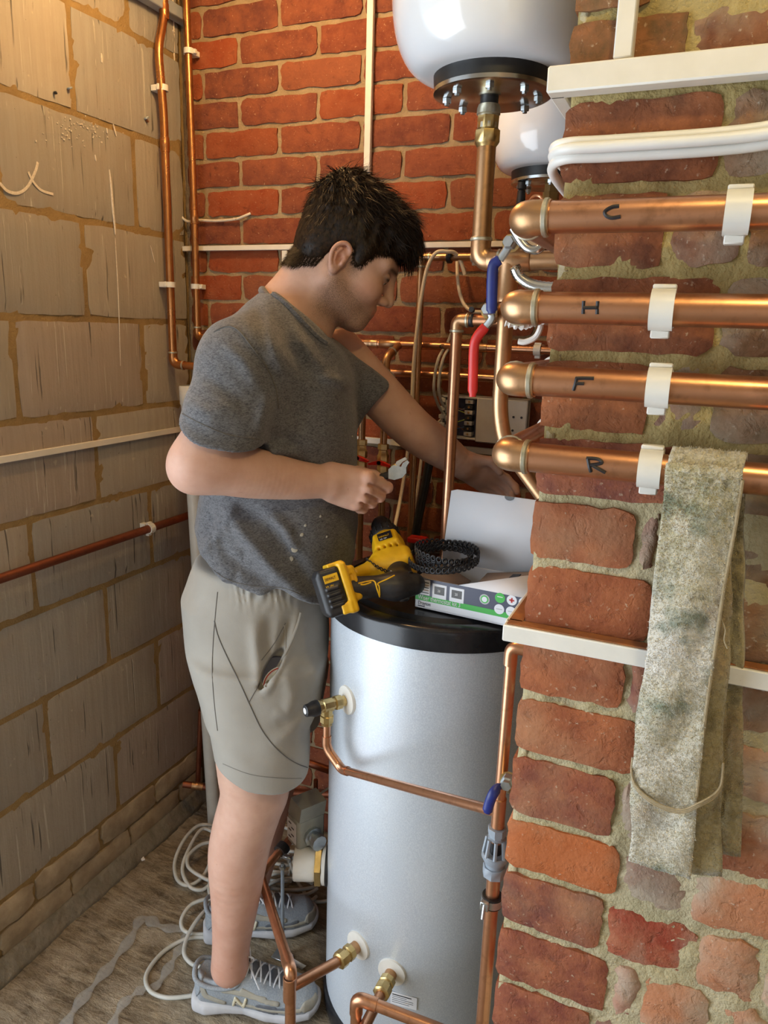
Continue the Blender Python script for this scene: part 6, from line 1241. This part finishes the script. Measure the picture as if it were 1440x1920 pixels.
zw0, zw1 = PP(450, 1150, 0.16)[2], PP(450, 1085, 0.16)[2]
SFOLD = []
def sfold(pts, amp, wid, ro=0.17):
    q_ = [PP(a, b, ro)[[0, 2]] for a, b in pts]
    m = len(q_) - 1
    for i, (a, b) in enumerate(zip(q_, q_[1:])): SFOLD.append((a, b, amp, wid, i / m, 1 / m))
for pts, amp, wid in (([(478, 1160), (483, 1220), (490, 1275)], 0.008, 0.013), ([(505, 1150), (500, 1200), (510, 1245)], -0.007, 0.012), ([(560, 1150), (540, 1215), (512, 1270), (494, 1290)], 0.009, 0.010), ([(545, 1160), (528, 1220), (508, 1262)], -0.012, 0.012),
                      ([(510, 1380), (545, 1365), (575, 1340)], 0.005, 0.014), ([(520, 1345), (550, 1335), (578, 1310)], -0.004, 0.012), ([(600, 1160), (604, 1230), (585, 1310)], 0.004, 0.016), ([(420, 1400), (470, 1420), (530, 1430)], 0.003, 0.018), ([(505, 1275), (540, 1262), (552, 1290), (545, 1330), (510, 1320)], 0.007, 0.016)): sfold(pts, amp, wid)
def gather(Q, d):
    P2 = Q[:, [0, 2]]; accp = np.zeros(len(Q)); accn = np.zeros(len(Q))
    c0 = P2.mean(0); R0 = np.sqrt(((P2 - c0) ** 2).sum(1).max())
    for a, b, amp, wid, u0, du in SFOLD:
        if np.linalg.norm((a + b) / 2 - c0) > np.linalg.norm(b - a) / 2 + R0 + 3.5 * wid: continue
        ba = b - a; t_ = np.clip((P2 - a) @ ba / (ba @ ba), 0, 1); e = P2 - a - t_[:, None] * ba; g_ = amp * np.sin(pi * np.clip(u0 + du * t_, 0.02, 0.98)) ** 0.7 * np.exp(-(e ** 2).sum(1) / wid ** 2); accp = np.maximum(accp, g_); accn = np.minimum(accn, g_)
    s0 = PP(425, 1120, 0.16)[0]; mk = np.clip((Q[:, 0] - s0) / 0.03, 0, 1) * np.clip((Q[:, 2] - zw0) / (zw1 - zw0), 0, 1); wv = np.sin(Q[:, 0] * 420 + 2.5 * np.sin(Q[:, 2] * 60 + Q[:, 0] * 90)) + 0.5 * np.sin(Q[:, 0] * 233 + 1)
    return d - 0.0026 * mk * wv - (accp + accn) * np.clip((0.02 - Q[:, 1]) / 0.06, 0, 1) - 0.0008 * np.sin(Q[:, 0] * 47 + Q[:, 2] * 23) * np.sin(Q[:, 2] * 39 + 9 * Q[:, 1])
sh.add(gather, PO, 1, 'f')
def surf(sdf, px, py):                                                       # first point of an implicit surface along a line of sight, body axes
    o_ = loc(V(0, 0, CAMH)); d_ = nrm(loc(V(0, 0, CAMH) + ray(px, py)) - o_); t_ = np.linspace(1.0, 2.2, 500); D = sdf.ev(o_ + np.outer(t_, d_), sdf.p); i_ = np.argmax(D < 0); return o_ + d_ * t_[i_], d_
g0, gd = surf(sh, 508, 1254); ga, gb = surf(sh, 534, 1216)[0], surf(sh, 492, 1290)[0]; ge = nrm(gb - ga); gf = nrm(np.cross(ge, gd)); gd = np.cross(gf, ge); gd = gd if gd @ (g0 - loc(V(0, 0, CAMH))) > 0 else -gd
sh.ell(g0 + gd * 0.001, (0.046, 0.0135, 0.024), np.stack([ge, gf, gd], 1), op='s', k=0.006)
OV, OF = sh.mesh(0.0036)
so = obj('shorts', (wld(OV), OF), MAT['shorts'], person, sharp=None, label='beige sports shorts with elastic waist')
tree_s = BVHTree.FromPolygons([tuple(p) for p in wld(OV)], [tuple(f) for f in OF])
seam('side_seam', tree_s, [(402, 1164), (410, 1195), (430, 1240), (452, 1285), (470, 1325), (492, 1370), (520, 1405), (550, 1428), (576, 1439)], 0.0010, so)
seam('side_seam', tree_s, [(408, 1110), (404, 1150), (400, 1200), (398, 1260), (402, 1320), (408, 1370)], 0.0007, so)
seam('side_seam', tree_s, [(535, 1168), (515, 1205), (490, 1238)], 0.0007, so); seam('side_seam', tree_s, [(488, 1280), (476, 1300), (466, 1318)], 0.0007, so)
seam('pocket_edge', tree_s, [(563, 1148), (556, 1175), (541, 1213), (522, 1250), (507, 1272), (497, 1288)], 0.0026, so, 'shorts', off=0.001)
seam('hem_stitch', tree_s, [(418, 1432), (470, 1452), (530, 1459), (577, 1459)], 0.0007, so, 'stitch')
seam('drawcord', tree_s, [(532, 1172), (535, 1190), (536, 1222)], 0.0016, so, 'shorts')
# tape measure peeping out of the pocket
tc = wld(g0); tn = nrm(V(0, 0, CAMH) - tc); tu = nrm(np.cross((0, 0, 1), tn)); tv = np.cross(tn, tu); mm = 0.00105
tm = thing('tape_measure', 'round navy tape measure showing in the shorts pocket', 'tape', tc - tn * 0.02)
c1, c2 = tc + tu * 10 * mm - tv * 20 * mm - tn * 0.030, tc + tu * 22 * mm - tv * 34 * mm - tn * 0.030
obj('case', MB().lathe(c1, tn, [(0.030, 0), (0.043, 0.001), (0.0455, 0.004), (0.0455, 0.012), (0.043, 0.0145), (0.03, 0.015)], 40), MAT['card_navy'], tm)
obj('rim', MB().lathe(c2, tn, [(0.030, 0.010), (0.0405, 0.0155), (0.0405, 0.0170), (0.0325, 0.0185)], 40), MAT['label'], tm, label='white rim with a red line'); obj('red_line', MB().lathe(c2, tn, [(0.0372, 0.0172), (0.0384, 0.0186), (0.0362, 0.0188)], 40, caps=False), MAT['red_lever'], tm)
obj('face', MB().lathe(c2, tn, [(0.0322, 0.016), (0.0322, 0.0186), (0.001, 0.019)], 36), MAT['zinc'], tm)
# ---------------------------------------------------------------- shoes
def make_shoe():
    up_ = SDF(); up_.loft([(0.004, 0.0, 0.055, 0.020, 0.046), (0.02, 0.0, 0.064, 0.033, 0.052), (0.06, 0.0, 0.070, 0.038, 0.055), (0.10, 0.0, 0.070, 0.040, 0.056), (0.14, 0.0, 0.062, 0.044, 0.050), (0.18, 0.0, 0.052, 0.049, 0.042), (0.22, 0.0, 0.044, 0.050, 0.035), (0.26, 0.0, 0.040, 0.043, 0.030), (0.285, 0.0, 0.036, 0.026, 0.020)], axis=0, ex=2.2, cap=0.02)
    up_.ell((0.055, 0, 0.128), (0.050, 0.034, 0.045), op='s', k=0.012)
    sole = SDF(); sole.loft([(-0.004, 0.0, 0.024, 0.030, 0.024), (0.03, 0.0, 0.020, 0.040, 0.022), (0.08, 0.0, 0.022, 0.036, 0.017), (0.12, 0.0, 0.020, 0.036, 0.013), (0.17, 0.0, 0.018, 0.049, 0.016), (0.22, 0.0, 0.019, 0.053, 0.017), (0.27, 0.0, 0.026, 0.044, 0.016), (0.293, 0.0, 0.035, 0.022, 0.010)], axis=0, ex=3.0, cap=0.012)
    def patch(strokes, off=0.0022, yside=-1):
        s_ = SDF(); prm = up_.p
        def fn(Q):
            d = up_.ev(Q, prm) - off; m = np.full(len(Q), 1.0)
            for pts, rad in strokes:
                pts = [V(*p) for p in pts]
                for a, b in zip(pts, pts[1:] if len(pts) > 1 else pts):
                    ba = b - a; t_ = np.clip((Q[:, [0, 2]] - a) @ ba / (ba @ ba + 1e-9), 0, 1); e = Q[:, [0, 2]] - a - t_[:, None] * ba; m = np.minimum(m, np.sqrt((e ** 2).sum(1)) - rad)
            return np.maximum(np.maximum(d, m), np.maximum(-(d + off + 0.004), Q[:, 1] * -yside + 0.004))
        s_.add(fn, (0.14, 0.028 * yside, 0.06), 0.16, 'u', 0.001); return s_
    U = up_.mesh(0.003); S_ = sole.mesh(0.0035)
    suede = patch([([(0.02, 0.095), (0.035, 0.06), (0.075, 0.045)], 0.007), ([(0.075, 0.082), (0.12, 0.078), (0.17, 0.070)], 0.006), ([(0.10, 0.050), (0.15, 0.045), (0.20, 0.045), (0.25, 0.045)], 0.0045), ([(0.262, 0.05), (0.28, 0.045)], 0.010), ([(0.12, 0.086), (0.165, 0.068), (0.20, 0.062)], 0.005)]).mesh(0.0024)
    grey = patch([([(0.16, 0.045), (0.19, 0.044)], 0.013), ([(0.19, 0.046), (0.23, 0.050)], 0.006)], 0.0012).mesh(0.0026)
    enn = patch([([(0.098, 0.042), (0.104, 0.066)], 0.0030), ([(0.104, 0.066), (0.122, 0.042)], 0.0030), ([(0.122, 0.042), (0.128, 0.066)], 0.0030)], 0.0036).mesh(0.0016)
    heel = patch([([(0.0, 0.05), (0.012, 0.075), (0.016, 0.10)], 0.012)], 0.0026).mesh(0.0026)
    tong = SDF().box((0.103, 0, 0.137), (0.026, 0.023, 0.006), rot_yaw_pitch(0, 1.95), 0.005).mesh(0.0028)
    lines = []
    for i in range(5):
        x0 = 0.124 + 0.021 * i; z0 = np.interp(x0, [0.10, 0.14, 0.18, 0.22, 0.26], [0.126, 0.112, 0.094, 0.079, 0.070]) + 0.0015
        lines.append(spline([(x0, -0.027, z0 - 0.009), (x0 + 0.005, -0.012, z0 + 0.002), (x0 + 0.011, 0.010, z0 - 0.001), (x0 + 0.014, 0.026, z0 - 0.014)], 5)); lines.append(spline([(x0, 0.027, z0 - 0.009), (x0 + 0.005, 0.012, z0 + 0.002), (x0 + 0.011, -0.010, z0 - 0.001), (x0 + 0.014, -0.026, z0 - 0.014)], 5))
    bow = [spline([(0.122, -0.004, 0.124), (0.126, -0.014, 0.150), (0.136, -0.020, 0.158), (0.141, -0.015, 0.146), (0.130, -0.005, 0.126)], 6), spline([(0.122, 0.004, 0.124), (0.112, 0.022, 0.140), (0.120, 0.032, 0.136), (0.128, 0.010, 0.124)], 6), spline([(0.124, -0.004, 0.124), (0.112, -0.026, 0.119), (0.098, -0.041, 0.104), (0.090, -0.046, 0.096)], 6), spline([(0.126, 0, 0.124), (0.144, -0.030, 0.116), (0.160, -0.046, 0.098)], 6)]
    es = SDF(); prm_ = up_.p
    es.add(lambda Q: np.maximum(np.maximum(up_.ev(Q, prm_) - 0.0014, np.abs(Q[:, 1]) - 0.019), np.maximum(np.maximum(0.112 - Q[:, 0], Q[:, 0] - 0.222), 0.05 - Q[:, 2])), (0.167, 0, 0.09), 0.08, 'u', 0.001); EST = es.mesh(0.0026)
    return dict(upper=(U, 'shoe_mesh'), sole=(S_, 'shoe_sole'), panel=(suede, 'shoe_suede'), vent_panel=(grey, 'shoe_dark'), letter=(enn, 'letter_n'), heel_cup=(heel, 'shoe_mesh'), tongue=(tong, 'shoe_dark'), eyestay=(EST, 'shoe_dark'), lines=lines, bow=bow)
SH = make_shoe()
def put_shoe(heel, toe, lab):
    heel, toe = np.asarray(heel, float), np.asarray(toe, float); fx = nrm((toe - heel) * V(1, 1, 0)); fy = np.cross((0, 0, 1), fx); R = np.stack([fx, fy, V(0, 0, 1)], 1); tr = lambda q_: np.asarray(q_) @ R.T + V(heel[0], heel[1], 0.002)
    so_ = obj('shoe', (tr(SH['upper'][0][0]), SH['upper'][0][1]), MAT['shoe_mesh'], person, sharp=None, label=lab)
    for k_ in ('sole', 'panel', 'vent_panel', 'letter', 'heel_cup', 'tongue', 'eyestay'): obj(k_, (tr(SH[k_][0][0]), SH[k_][0][1]), MAT[SH[k_][1]], so_, sharp=None)
    m = MB()
    for l_ in SH['lines'] + SH['bow']: m.tube([tr(p) for p in l_], 0.0021, 6)
    obj('laces', m, MAT['lace'], so_, kind='stuff')
    o_ = [tr(p) for p in spline([(0.012, -0.030, 0.098), (0.045, -0.039, 0.088), (0.085, -0.039, 0.088), (0.110, -0.034, 0.100), (0.108, 0, 0.112), (0.110, 0.034, 0.100), (0.085, 0.039, 0.088), (0.045, 0.039, 0.088), (0.012, 0.030, 0.098), (0.004, 0, 0.106)], 6, True)]
    obj('collar_padding', MB().tube(o_, 0.0055, 8, closed=True), MAT['shoe_mesh'], so_, sharp=None)
hl_, tl_ = P(366, 1862, Z=0.03), P(588, 1882, Z=0.02)
put_shoe(hl_, tl_, 'grey running shoe, the nearer one, with cream letter')
put_shoe(P(384, 1742, Z=0.03), P(592, 1712, Z=0.03), 'grey running shoe, the farther one behind the shin')
print('person', round(time.time() - _t0, 1), len(SV), len(TV), len(OV))
# ---------------------------------------------------------------- adjustable wrench in the right hand
wz = thing('adjustable_wrench', 'adjustable wrench with bright jaws held in the right hand', 'wrench', wld(PP(715, 893, 0.112)))
w0, w1 = wld(PP(640, 922, 0.104)), wld(PP(732, 889, 0.112)); wd_ = nrm(w1 - w0); wn = nrm(V(0, 0, CAMH) - w1); wn = nrm(wn - wd_ * (wn @ wd_)); wv = np.cross(wn, wd_)
obj('handle', MB().cbox((w0 + w1) / 2, (np.linalg.norm(w1 - w0), 0.014, 0.008), 0.003, (wd_, wv, wn)), MAT['black'], wz)
obj('head', MB().prism([(-0.006, -0.007), (0.004, -0.013), (0.020, -0.014), (0.030, -0.008), (0.033, 0.002), (0.042, 0.009), (0.040, 0.014), (0.030, 0.012), (0.024, 0.006), (0.020, 0.010), (0.012, 0.014), (0.000, 0.010)], w1 - wn * 0.005, wd_, wv, wn, 0.010), MAT['zinc'], wz)
obj('jaw', MB().prism([(0.014, 0.013), (0.022, 0.009), (0.030, 0.014), (0.040, 0.016), (0.038, 0.021), (0.020, 0.019)], w1 - wn * 0.004, wd_, wv, wn, 0.008), MAT['chrome'], wz)
obj('knurl', MB().lathe(w1 + wd_ * 0.006 + wv * 0.012, wd_, [(0.004, 0), (0.0045, 0.002), (0.0045, 0.010), (0.004, 0.012)], 12), MAT['brass'], wz)
# ================================================================ cordless drill lying on the lid
dB, dH0, dH1, dM = P(627, 1108, Y=1.12), P(664, 1103, Y=1.135), P(776, 1095, Y=1.20), P(733, 1040, Y=1.285)
dr_ = thing('cordless_drill', 'yellow and black cordless drill lying on the cylinder lid', 'drill', V(dM[0], dM[1], LT))
hx_ = nrm(dH1 - dH0); vw = nrm(V(0, 0, CAMH) - dB); hy_ = nrm(vw - hx_ * (vw @ hx_)); hz_ = np.cross(hy_, hx_)          # along the handle, towards the viewer, up the picture
HB = np.stack([hx_, hy_, hz_], 1)
tlt = math.radians(14); HBt = np.stack([hx_ * math.cos(tlt) + hz_ * math.sin(tlt), hy_, hz_ * math.cos(tlt) - hx_ * math.sin(tlt)], 1)
bp = SDF().box(dB - HBt[:, 0] * 0.006, (0.021, 0.034, 0.043), HBt, 0.008)
for k in range(4): bp.box(dB - HBt[:, 0] * 0.006 + HBt[:, 2] * (-0.024 + 0.010 * k) + HBt[:, 1] * 0.034, (0.012, 0.0035, 0.0028), HBt, 0.002, k=0.003)
bp.box(dB - HBt[:, 0] * 0.024, (0.006, 0.030, 0.036), HBt, 0.006, k=0.004)
X_, F_2 = bp.mesh(0.0016); bat = obj('battery_pack', (X_, F_2), MAT['black'], dr_, sharp=35)
fo = SDF().box(dB + HBt[:, 0] * 0.021, (0.0075, 0.036, 0.046), HBt, 0.005).box(dB + HBt[:, 0] * 0.032 + HBt[:, 2] * 0.004, (0.011, 0.027, 0.032), HBt, 0.007, k=0.008).box(dB + HBt[:, 0] * 0.008 + HBt[:, 2] * -0.034 + HBt[:, 1] * 0.006, (0.010, 0.030, 0.010), HBt, 0.004, k=0.006).box(dB + HBt[:, 0] * 0.010 + HBt[:, 2] * 0.045, (0.014, 0.030, 0.004), HBt, 0.003, k=0.006)
fo.box(dB + HBt[:, 0] * 0.0335 + HBt[:, 1] * 0.030 + HBt[:, 2] * 0.004, (0.0035, 0.006, 0.016), HBt, 0.002, op='s', k=0.003)
obj('battery_foot', fo.mesh(0.0016), MAT['yellow'], dr_, sharp=35)
lp = obj('battery_label', MB().cbox(dB - HBt[:, 0] * 0.004 + HBt[:, 1] * 0.0344 + HBt[:, 2] * 0.024, (0.026, 0.0008, 0.014), 0.0002, (HBt[:, 0], -HBt[:, 1], HBt[:, 2])), MAT['yellow'], bat)
txt('label_text', 'DEWALT', 0.0068, dB - HBt[:, 0] * 0.0155 + HBt[:, 1] * 0.0352 + HBt[:, 2] * 0.0215, HBt[:, 0], HBt[:, 2], 'ink', bat, sx=0.72)
txt('label_text', 'XR 18V', 0.0058, dB - HBt[:, 0] * 0.0175 + HBt[:, 1] * 0.0344 + HBt[:, 2] * 0.009, HBt[:, 0], HBt[:, 2], 'yellow', bat, sx=0.8)
gp = SDF().chain([dH0 - hx_ * 0.006, dH0 + hx_ * 0.030, dH0 + hx_ * 0.070, dH1 - hx_ * 0.020, dH1], [0.0215, 0.0205, 0.0215, 0.0225, 0.0205], k=0.01)
gp.chain([dH1 - hx_ * 0.035 - hz_ * 0.004, dM + (dH1 - dM) * 0.45 - hy_ * 0.01], [0.022, 0.024], k=0.02)
GV, GF = gp.mesh(0.002); tree_h = BVHTree.FromPolygons([tuple(p) for p in GV], [tuple(f) for f in GF]); obj('handle', (GV, GF), MAT['black'], dr_, sharp=None, label='black rubber grip')
for pts in ([(672, 1094), (690, 1090), (702, 1090), (707, 1104), (712, 1119)], [(712, 1116), (711, 1100), (709, 1094), (726, 1086), (740, 1079)], [(676, 1096), (684, 1096), (696, 1092)]):
    seam('yellow_trim', tree_h, pts, 0.0013, dr_, 'yellow', n=5, off=0.0002)
# motor housing with vents, grip web and chuck
ma = nrm(P(722, 1002, Y=1.34) - P(748, 1080, Y=1.24)); mv_ = nrm(V(0, 0, CAMH) - dM); mv_ = nrm(mv_ - ma * (mv_ @ ma)); ms = np.cross(ma, mv_); MBs = np.stack([ma, mv_, ms], 1)
hb = SDF().chain([dM - ma * 0.046, dM - ma * 0.020, dM + ma * 0.022, dM + ma * 0.040], [0.029, 0.033, 0.033, 0.028], k=0.01)
hb.box(dM - ma * 0.036 - ms * -0.004, (0.022, 0.030, 0.034), MBs, 0.012, k=0.014).box(dM + mv_ * 0.026 + ma * 0.014, (0.020, 0.010, 0.024), MBs, 0.006, k=0.010)
wb0, wb1 = P(668, 1074, Y=1.19), P(720, 1062, Y=1.25)
hb.chain([wb0, (wb0 + wb1) / 2, wb1], [0.010, 0.016, 0.024], k=0.03)
for k in range(4): hb.box(dM + mv_ * 0.033 - ma * 0.014 + ms * (-0.018 + 0.0115 * k), (0.0055, 0.010, 0.0022), MBs, 0.0018, op='s', k=0.002)
hs_ = obj('housing', hb.mesh(0.0018), MAT['yellow'], dr_, sharp=None, label='yellow motor housing')
obj('vent_core', MB().cbox(dM + mv_ * 0.022 - ma * 0.014, (0.016, 0.006, 0.050), 0.002, (ma, mv_, ms)), MAT['ink'], hs_)
obj('rating_plate', MB().cbox(dM + mv_ * 0.0388 + ma * 0.014, (0.022, 0.001, 0.028), 0.0004, (ma, mv_, ms)), MAT['ink'], hs_)
txt('plate_text', 'DEWALT', 0.0062, dM + mv_ * 0.0396 + ma * 0.011 - ms * 0.0125, ms, ma, 'yellow', hs_, sx=0.85); txt('plate_text', 'XR 18V', 0.0050, dM + mv_ * 0.0396 + ma * 0.004 - ms * 0.0115, ms, ma, 'white_ink', hs_, sx=0.9)
ck = obj('chuck', MB().lathe(dM + ma * 0.046, ma, [(0.027, 0), (0.030, 0.004), (0.030, 0.022), (0.026, 0.026), (0.0215, 0.028), (0.0215, 0.052), (0.016, 0.064), (0.008, 0.066)], 24), MAT['black'], dr_)
for k in range(14): obj('grip_rib', MB().cbox(dM + ma * 0.060 + 0.0305 * (math.cos(k * 2 * pi / 14) * mv_ + math.sin(k * 2 * pi / 14) * ms), (0.018, 0.003, 0.003), 0.001, (ma, mv_, ms)), MAT['black'], ck)
obj('trigger', MB().cbox(dH1 - hx_ * 0.022 - hz_ * 0.024 + hy_ * 0.004, (0.020, 0.014, 0.012), 0.004, (hx_, hy_, hz_)), MAT['black'], dr_)
# ================================================================ dirty towel strip hung over the lowest pipe
ZRP = CAMH - 0.1155
tw = thing('towel', 'stained fluffy towel strip folded over the lowest copper pipe', 'towel', (0.05, 0.69, P(1240, 1640, Y=0.70)[2]))
def sheet_layer(name, left, right, yf, nu, nv, over, seed, bulge=0.0, th=0.0055, mat='towel'):
    r = np.random.default_rng(seed); left, right = np.array(left, float), np.array(right, float); tl, tr = np.linspace(0, 1, len(left)), np.linspace(0, 1, len(right)); rows = []
    ph = r.uniform(0, 6, 6)
    for j in range(nv + 1):
        t = j / nv; Y = yf(t); l = V(np.interp(t, tl, left[:, 0]), np.interp(t, tl, left[:, 1])); q_ = V(np.interp(t, tr, right[:, 0]), np.interp(t, tr, right[:, 1])); row_ = []
        for i in range(nu + 1):
            u = i / nu; p = l * (1 - u) + q_ * u; p = p + V(2.2 * math.sin(t * 23 + ph[0]) * (u < 0.02) + 1.6 * math.sin(t * 31 + ph[1]) * (u > 0.98), 0)
            row_.append(P(p[0], p[1], Y=Y - bulge * math.sin(pi * u) - 0.0022 * math.sin(u * 7 + 5 * t + ph[2]) * min(1, t * 4) - 0.0016 * math.sin(t * 30 + u * 4 + ph[3]) * min(1, t * 3)))
        rows.append(row_)
    if over:                                                                 # wrap the head of the sheet over the pipe and a little way down behind it
        head = []; w0 = np.array(rows[0]); R = 0.0165 + th / 2
        for k in range(1, 9):
            a = pi * k / 8; head.append([V(p[0] + 0.0008 * k, YPIPE - R * math.cos(a), ZRP + R * math.sin(a) + (0.0 if k < 8 else -0.02)) for p in w0])
        rows = head[::-1] + rows
    nr = len(rows); c = np.array(rows); n = np.zeros_like(c); du = np.gradient(c, axis=1); dv = np.gradient(c, axis=0); n = np.cross(du, dv); n /= np.linalg.norm(n, axis=2, keepdims=True)
    if n[nr // 2, nu // 2, 1] > 0: n = -n
    f_ = c + n * th / 2 + n * r.normal(0, 0.0006, c.shape[:2])[..., None]; b_ = c - n * th / 2; k = nu + 1; vs_ = np.concatenate([f_.reshape(-1, 3), b_.reshape(-1, 3)]); o_ = nr * k; fs = []
    for j in range(nr - 1):
        for i in range(nu): fs += [(j * k + i, (j + 1) * k + i, (j + 1) * k + i + 1, j * k + i + 1), (o_ + j * k + i, o_ + j * k + i + 1, o_ + (j + 1) * k + i + 1, o_ + (j + 1) * k + i)]
    e = [j * k for j in range(nr)] + [(nr - 1) * k + i for i in range(1, k)] + [j * k + nu for j in range(nr - 2, -1, -1)] + [i for i in range(nu - 1, 0, -1)]
    for a, b in zip(e, e[1:] + e[:1]): fs.append((a, a + o_, b + o_, b))
    o = obj(name, MB().add(vs_, fs), MAT[mat], tw, sharp=None)
    NF = int(nr * nu * 7); jj = r.integers(0, nr - 1, NF); ii = r.integers(0, nu, NF); a, b = r.random((2, NF, 1)); P0 = f_[jj, ii] * (1 - a) * (1 - b) + f_[jj, ii + 1] * a * (1 - b) + f_[jj + 1, ii] * (1 - a) * b + f_[jj + 1, ii + 1] * a * b
    d = n[jj, ii] * 0.8 + r.normal(0, 0.5, (NF, 3)) + np.array([0, 0, -0.35]); d /= np.linalg.norm(d, axis=1, keepdims=True); L = r.uniform(0.0012, 0.0028, (NF, 1)); s_ = np.cross(d, r.normal(0, 1, (NF, 3))); s_ /= np.linalg.norm(s_, axis=1, keepdims=True); s_ *= 0.00035
    st = np.stack([P0 + s_, P0 - s_, P0 + d * L - s_ * 0.3, P0 + d * L + s_ * 0.3], 1).reshape(-1, 3); qf = np.arange(NF)[:, None] * 4 + np.arange(4)
    obj('pile', (st, qf), MAT[mat], o, sharp=None, kind='stuff')
    return o
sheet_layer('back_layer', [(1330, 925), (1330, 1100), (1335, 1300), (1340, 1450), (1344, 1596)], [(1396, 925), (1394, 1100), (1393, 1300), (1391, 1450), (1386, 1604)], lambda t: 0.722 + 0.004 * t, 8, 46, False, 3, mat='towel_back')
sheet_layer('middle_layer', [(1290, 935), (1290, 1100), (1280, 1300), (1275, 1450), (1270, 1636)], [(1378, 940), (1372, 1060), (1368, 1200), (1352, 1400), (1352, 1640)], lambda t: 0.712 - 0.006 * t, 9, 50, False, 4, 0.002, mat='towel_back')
sheet_layer('front_layer', [(1251, 872), (1240, 960), (1226, 1100), (1212, 1230), (1196, 1350), (1184, 1450), (1186, 1540), (1178, 1612)], [(1393, 884), (1380, 980), (1358, 1100), (1344, 1200), (1330, 1290), (1316, 1400), (1306, 1500), (1293, 1645)], lambda t: 0.680 + 0.014 * t, 18, 84, True, 5, 0.003)
obj('hem_cord', MB().tube([P(a, b, Y=y) for a, b, y in [(1392, 900, 0.678), (1379, 985, 0.680), (1357, 1102, 0.682), (1343, 1200, 0.683), (1329, 1292, 0.685), (1315, 1400, 0.687), (1305, 1500, 0.689), (1293, 1640, 0.691)]], 0.0017, 8), MAT['string'], tw)
for i, dz in enumerate((0, 3, 6)):
    obj('string', MB().tube(spline([P(a, b + dz, Y=y) for a, b, y in [(1186, 1420, 0.690), (1184, 1448, 0.686), (1192, 1472, 0.684), (1214, 1494, 0.681), (1246, 1512, 0.680), (1280, 1518, 0.680), (1310, 1506, 0.682), (1338, 1490, 0.690), (1352, 1470, 0.696), (1356, 1430, 0.700)]], 8), 0.0011, 6), MAT['string'], label=('string bow round the towel, upper strand', 'string bow round the towel, middle strand', 'string bow round the towel, lowest strand')[i], cat='string', group='string round the towel')
obj('loose_thread', MB().tube(spline([P(a, b, Y=0.684) for a, b in [(1346, 1130), (1352, 1160), (1360, 1180), (1358, 1200), (1364, 1216)]], 6), 0.0007, 5), MAT['string'], tw)
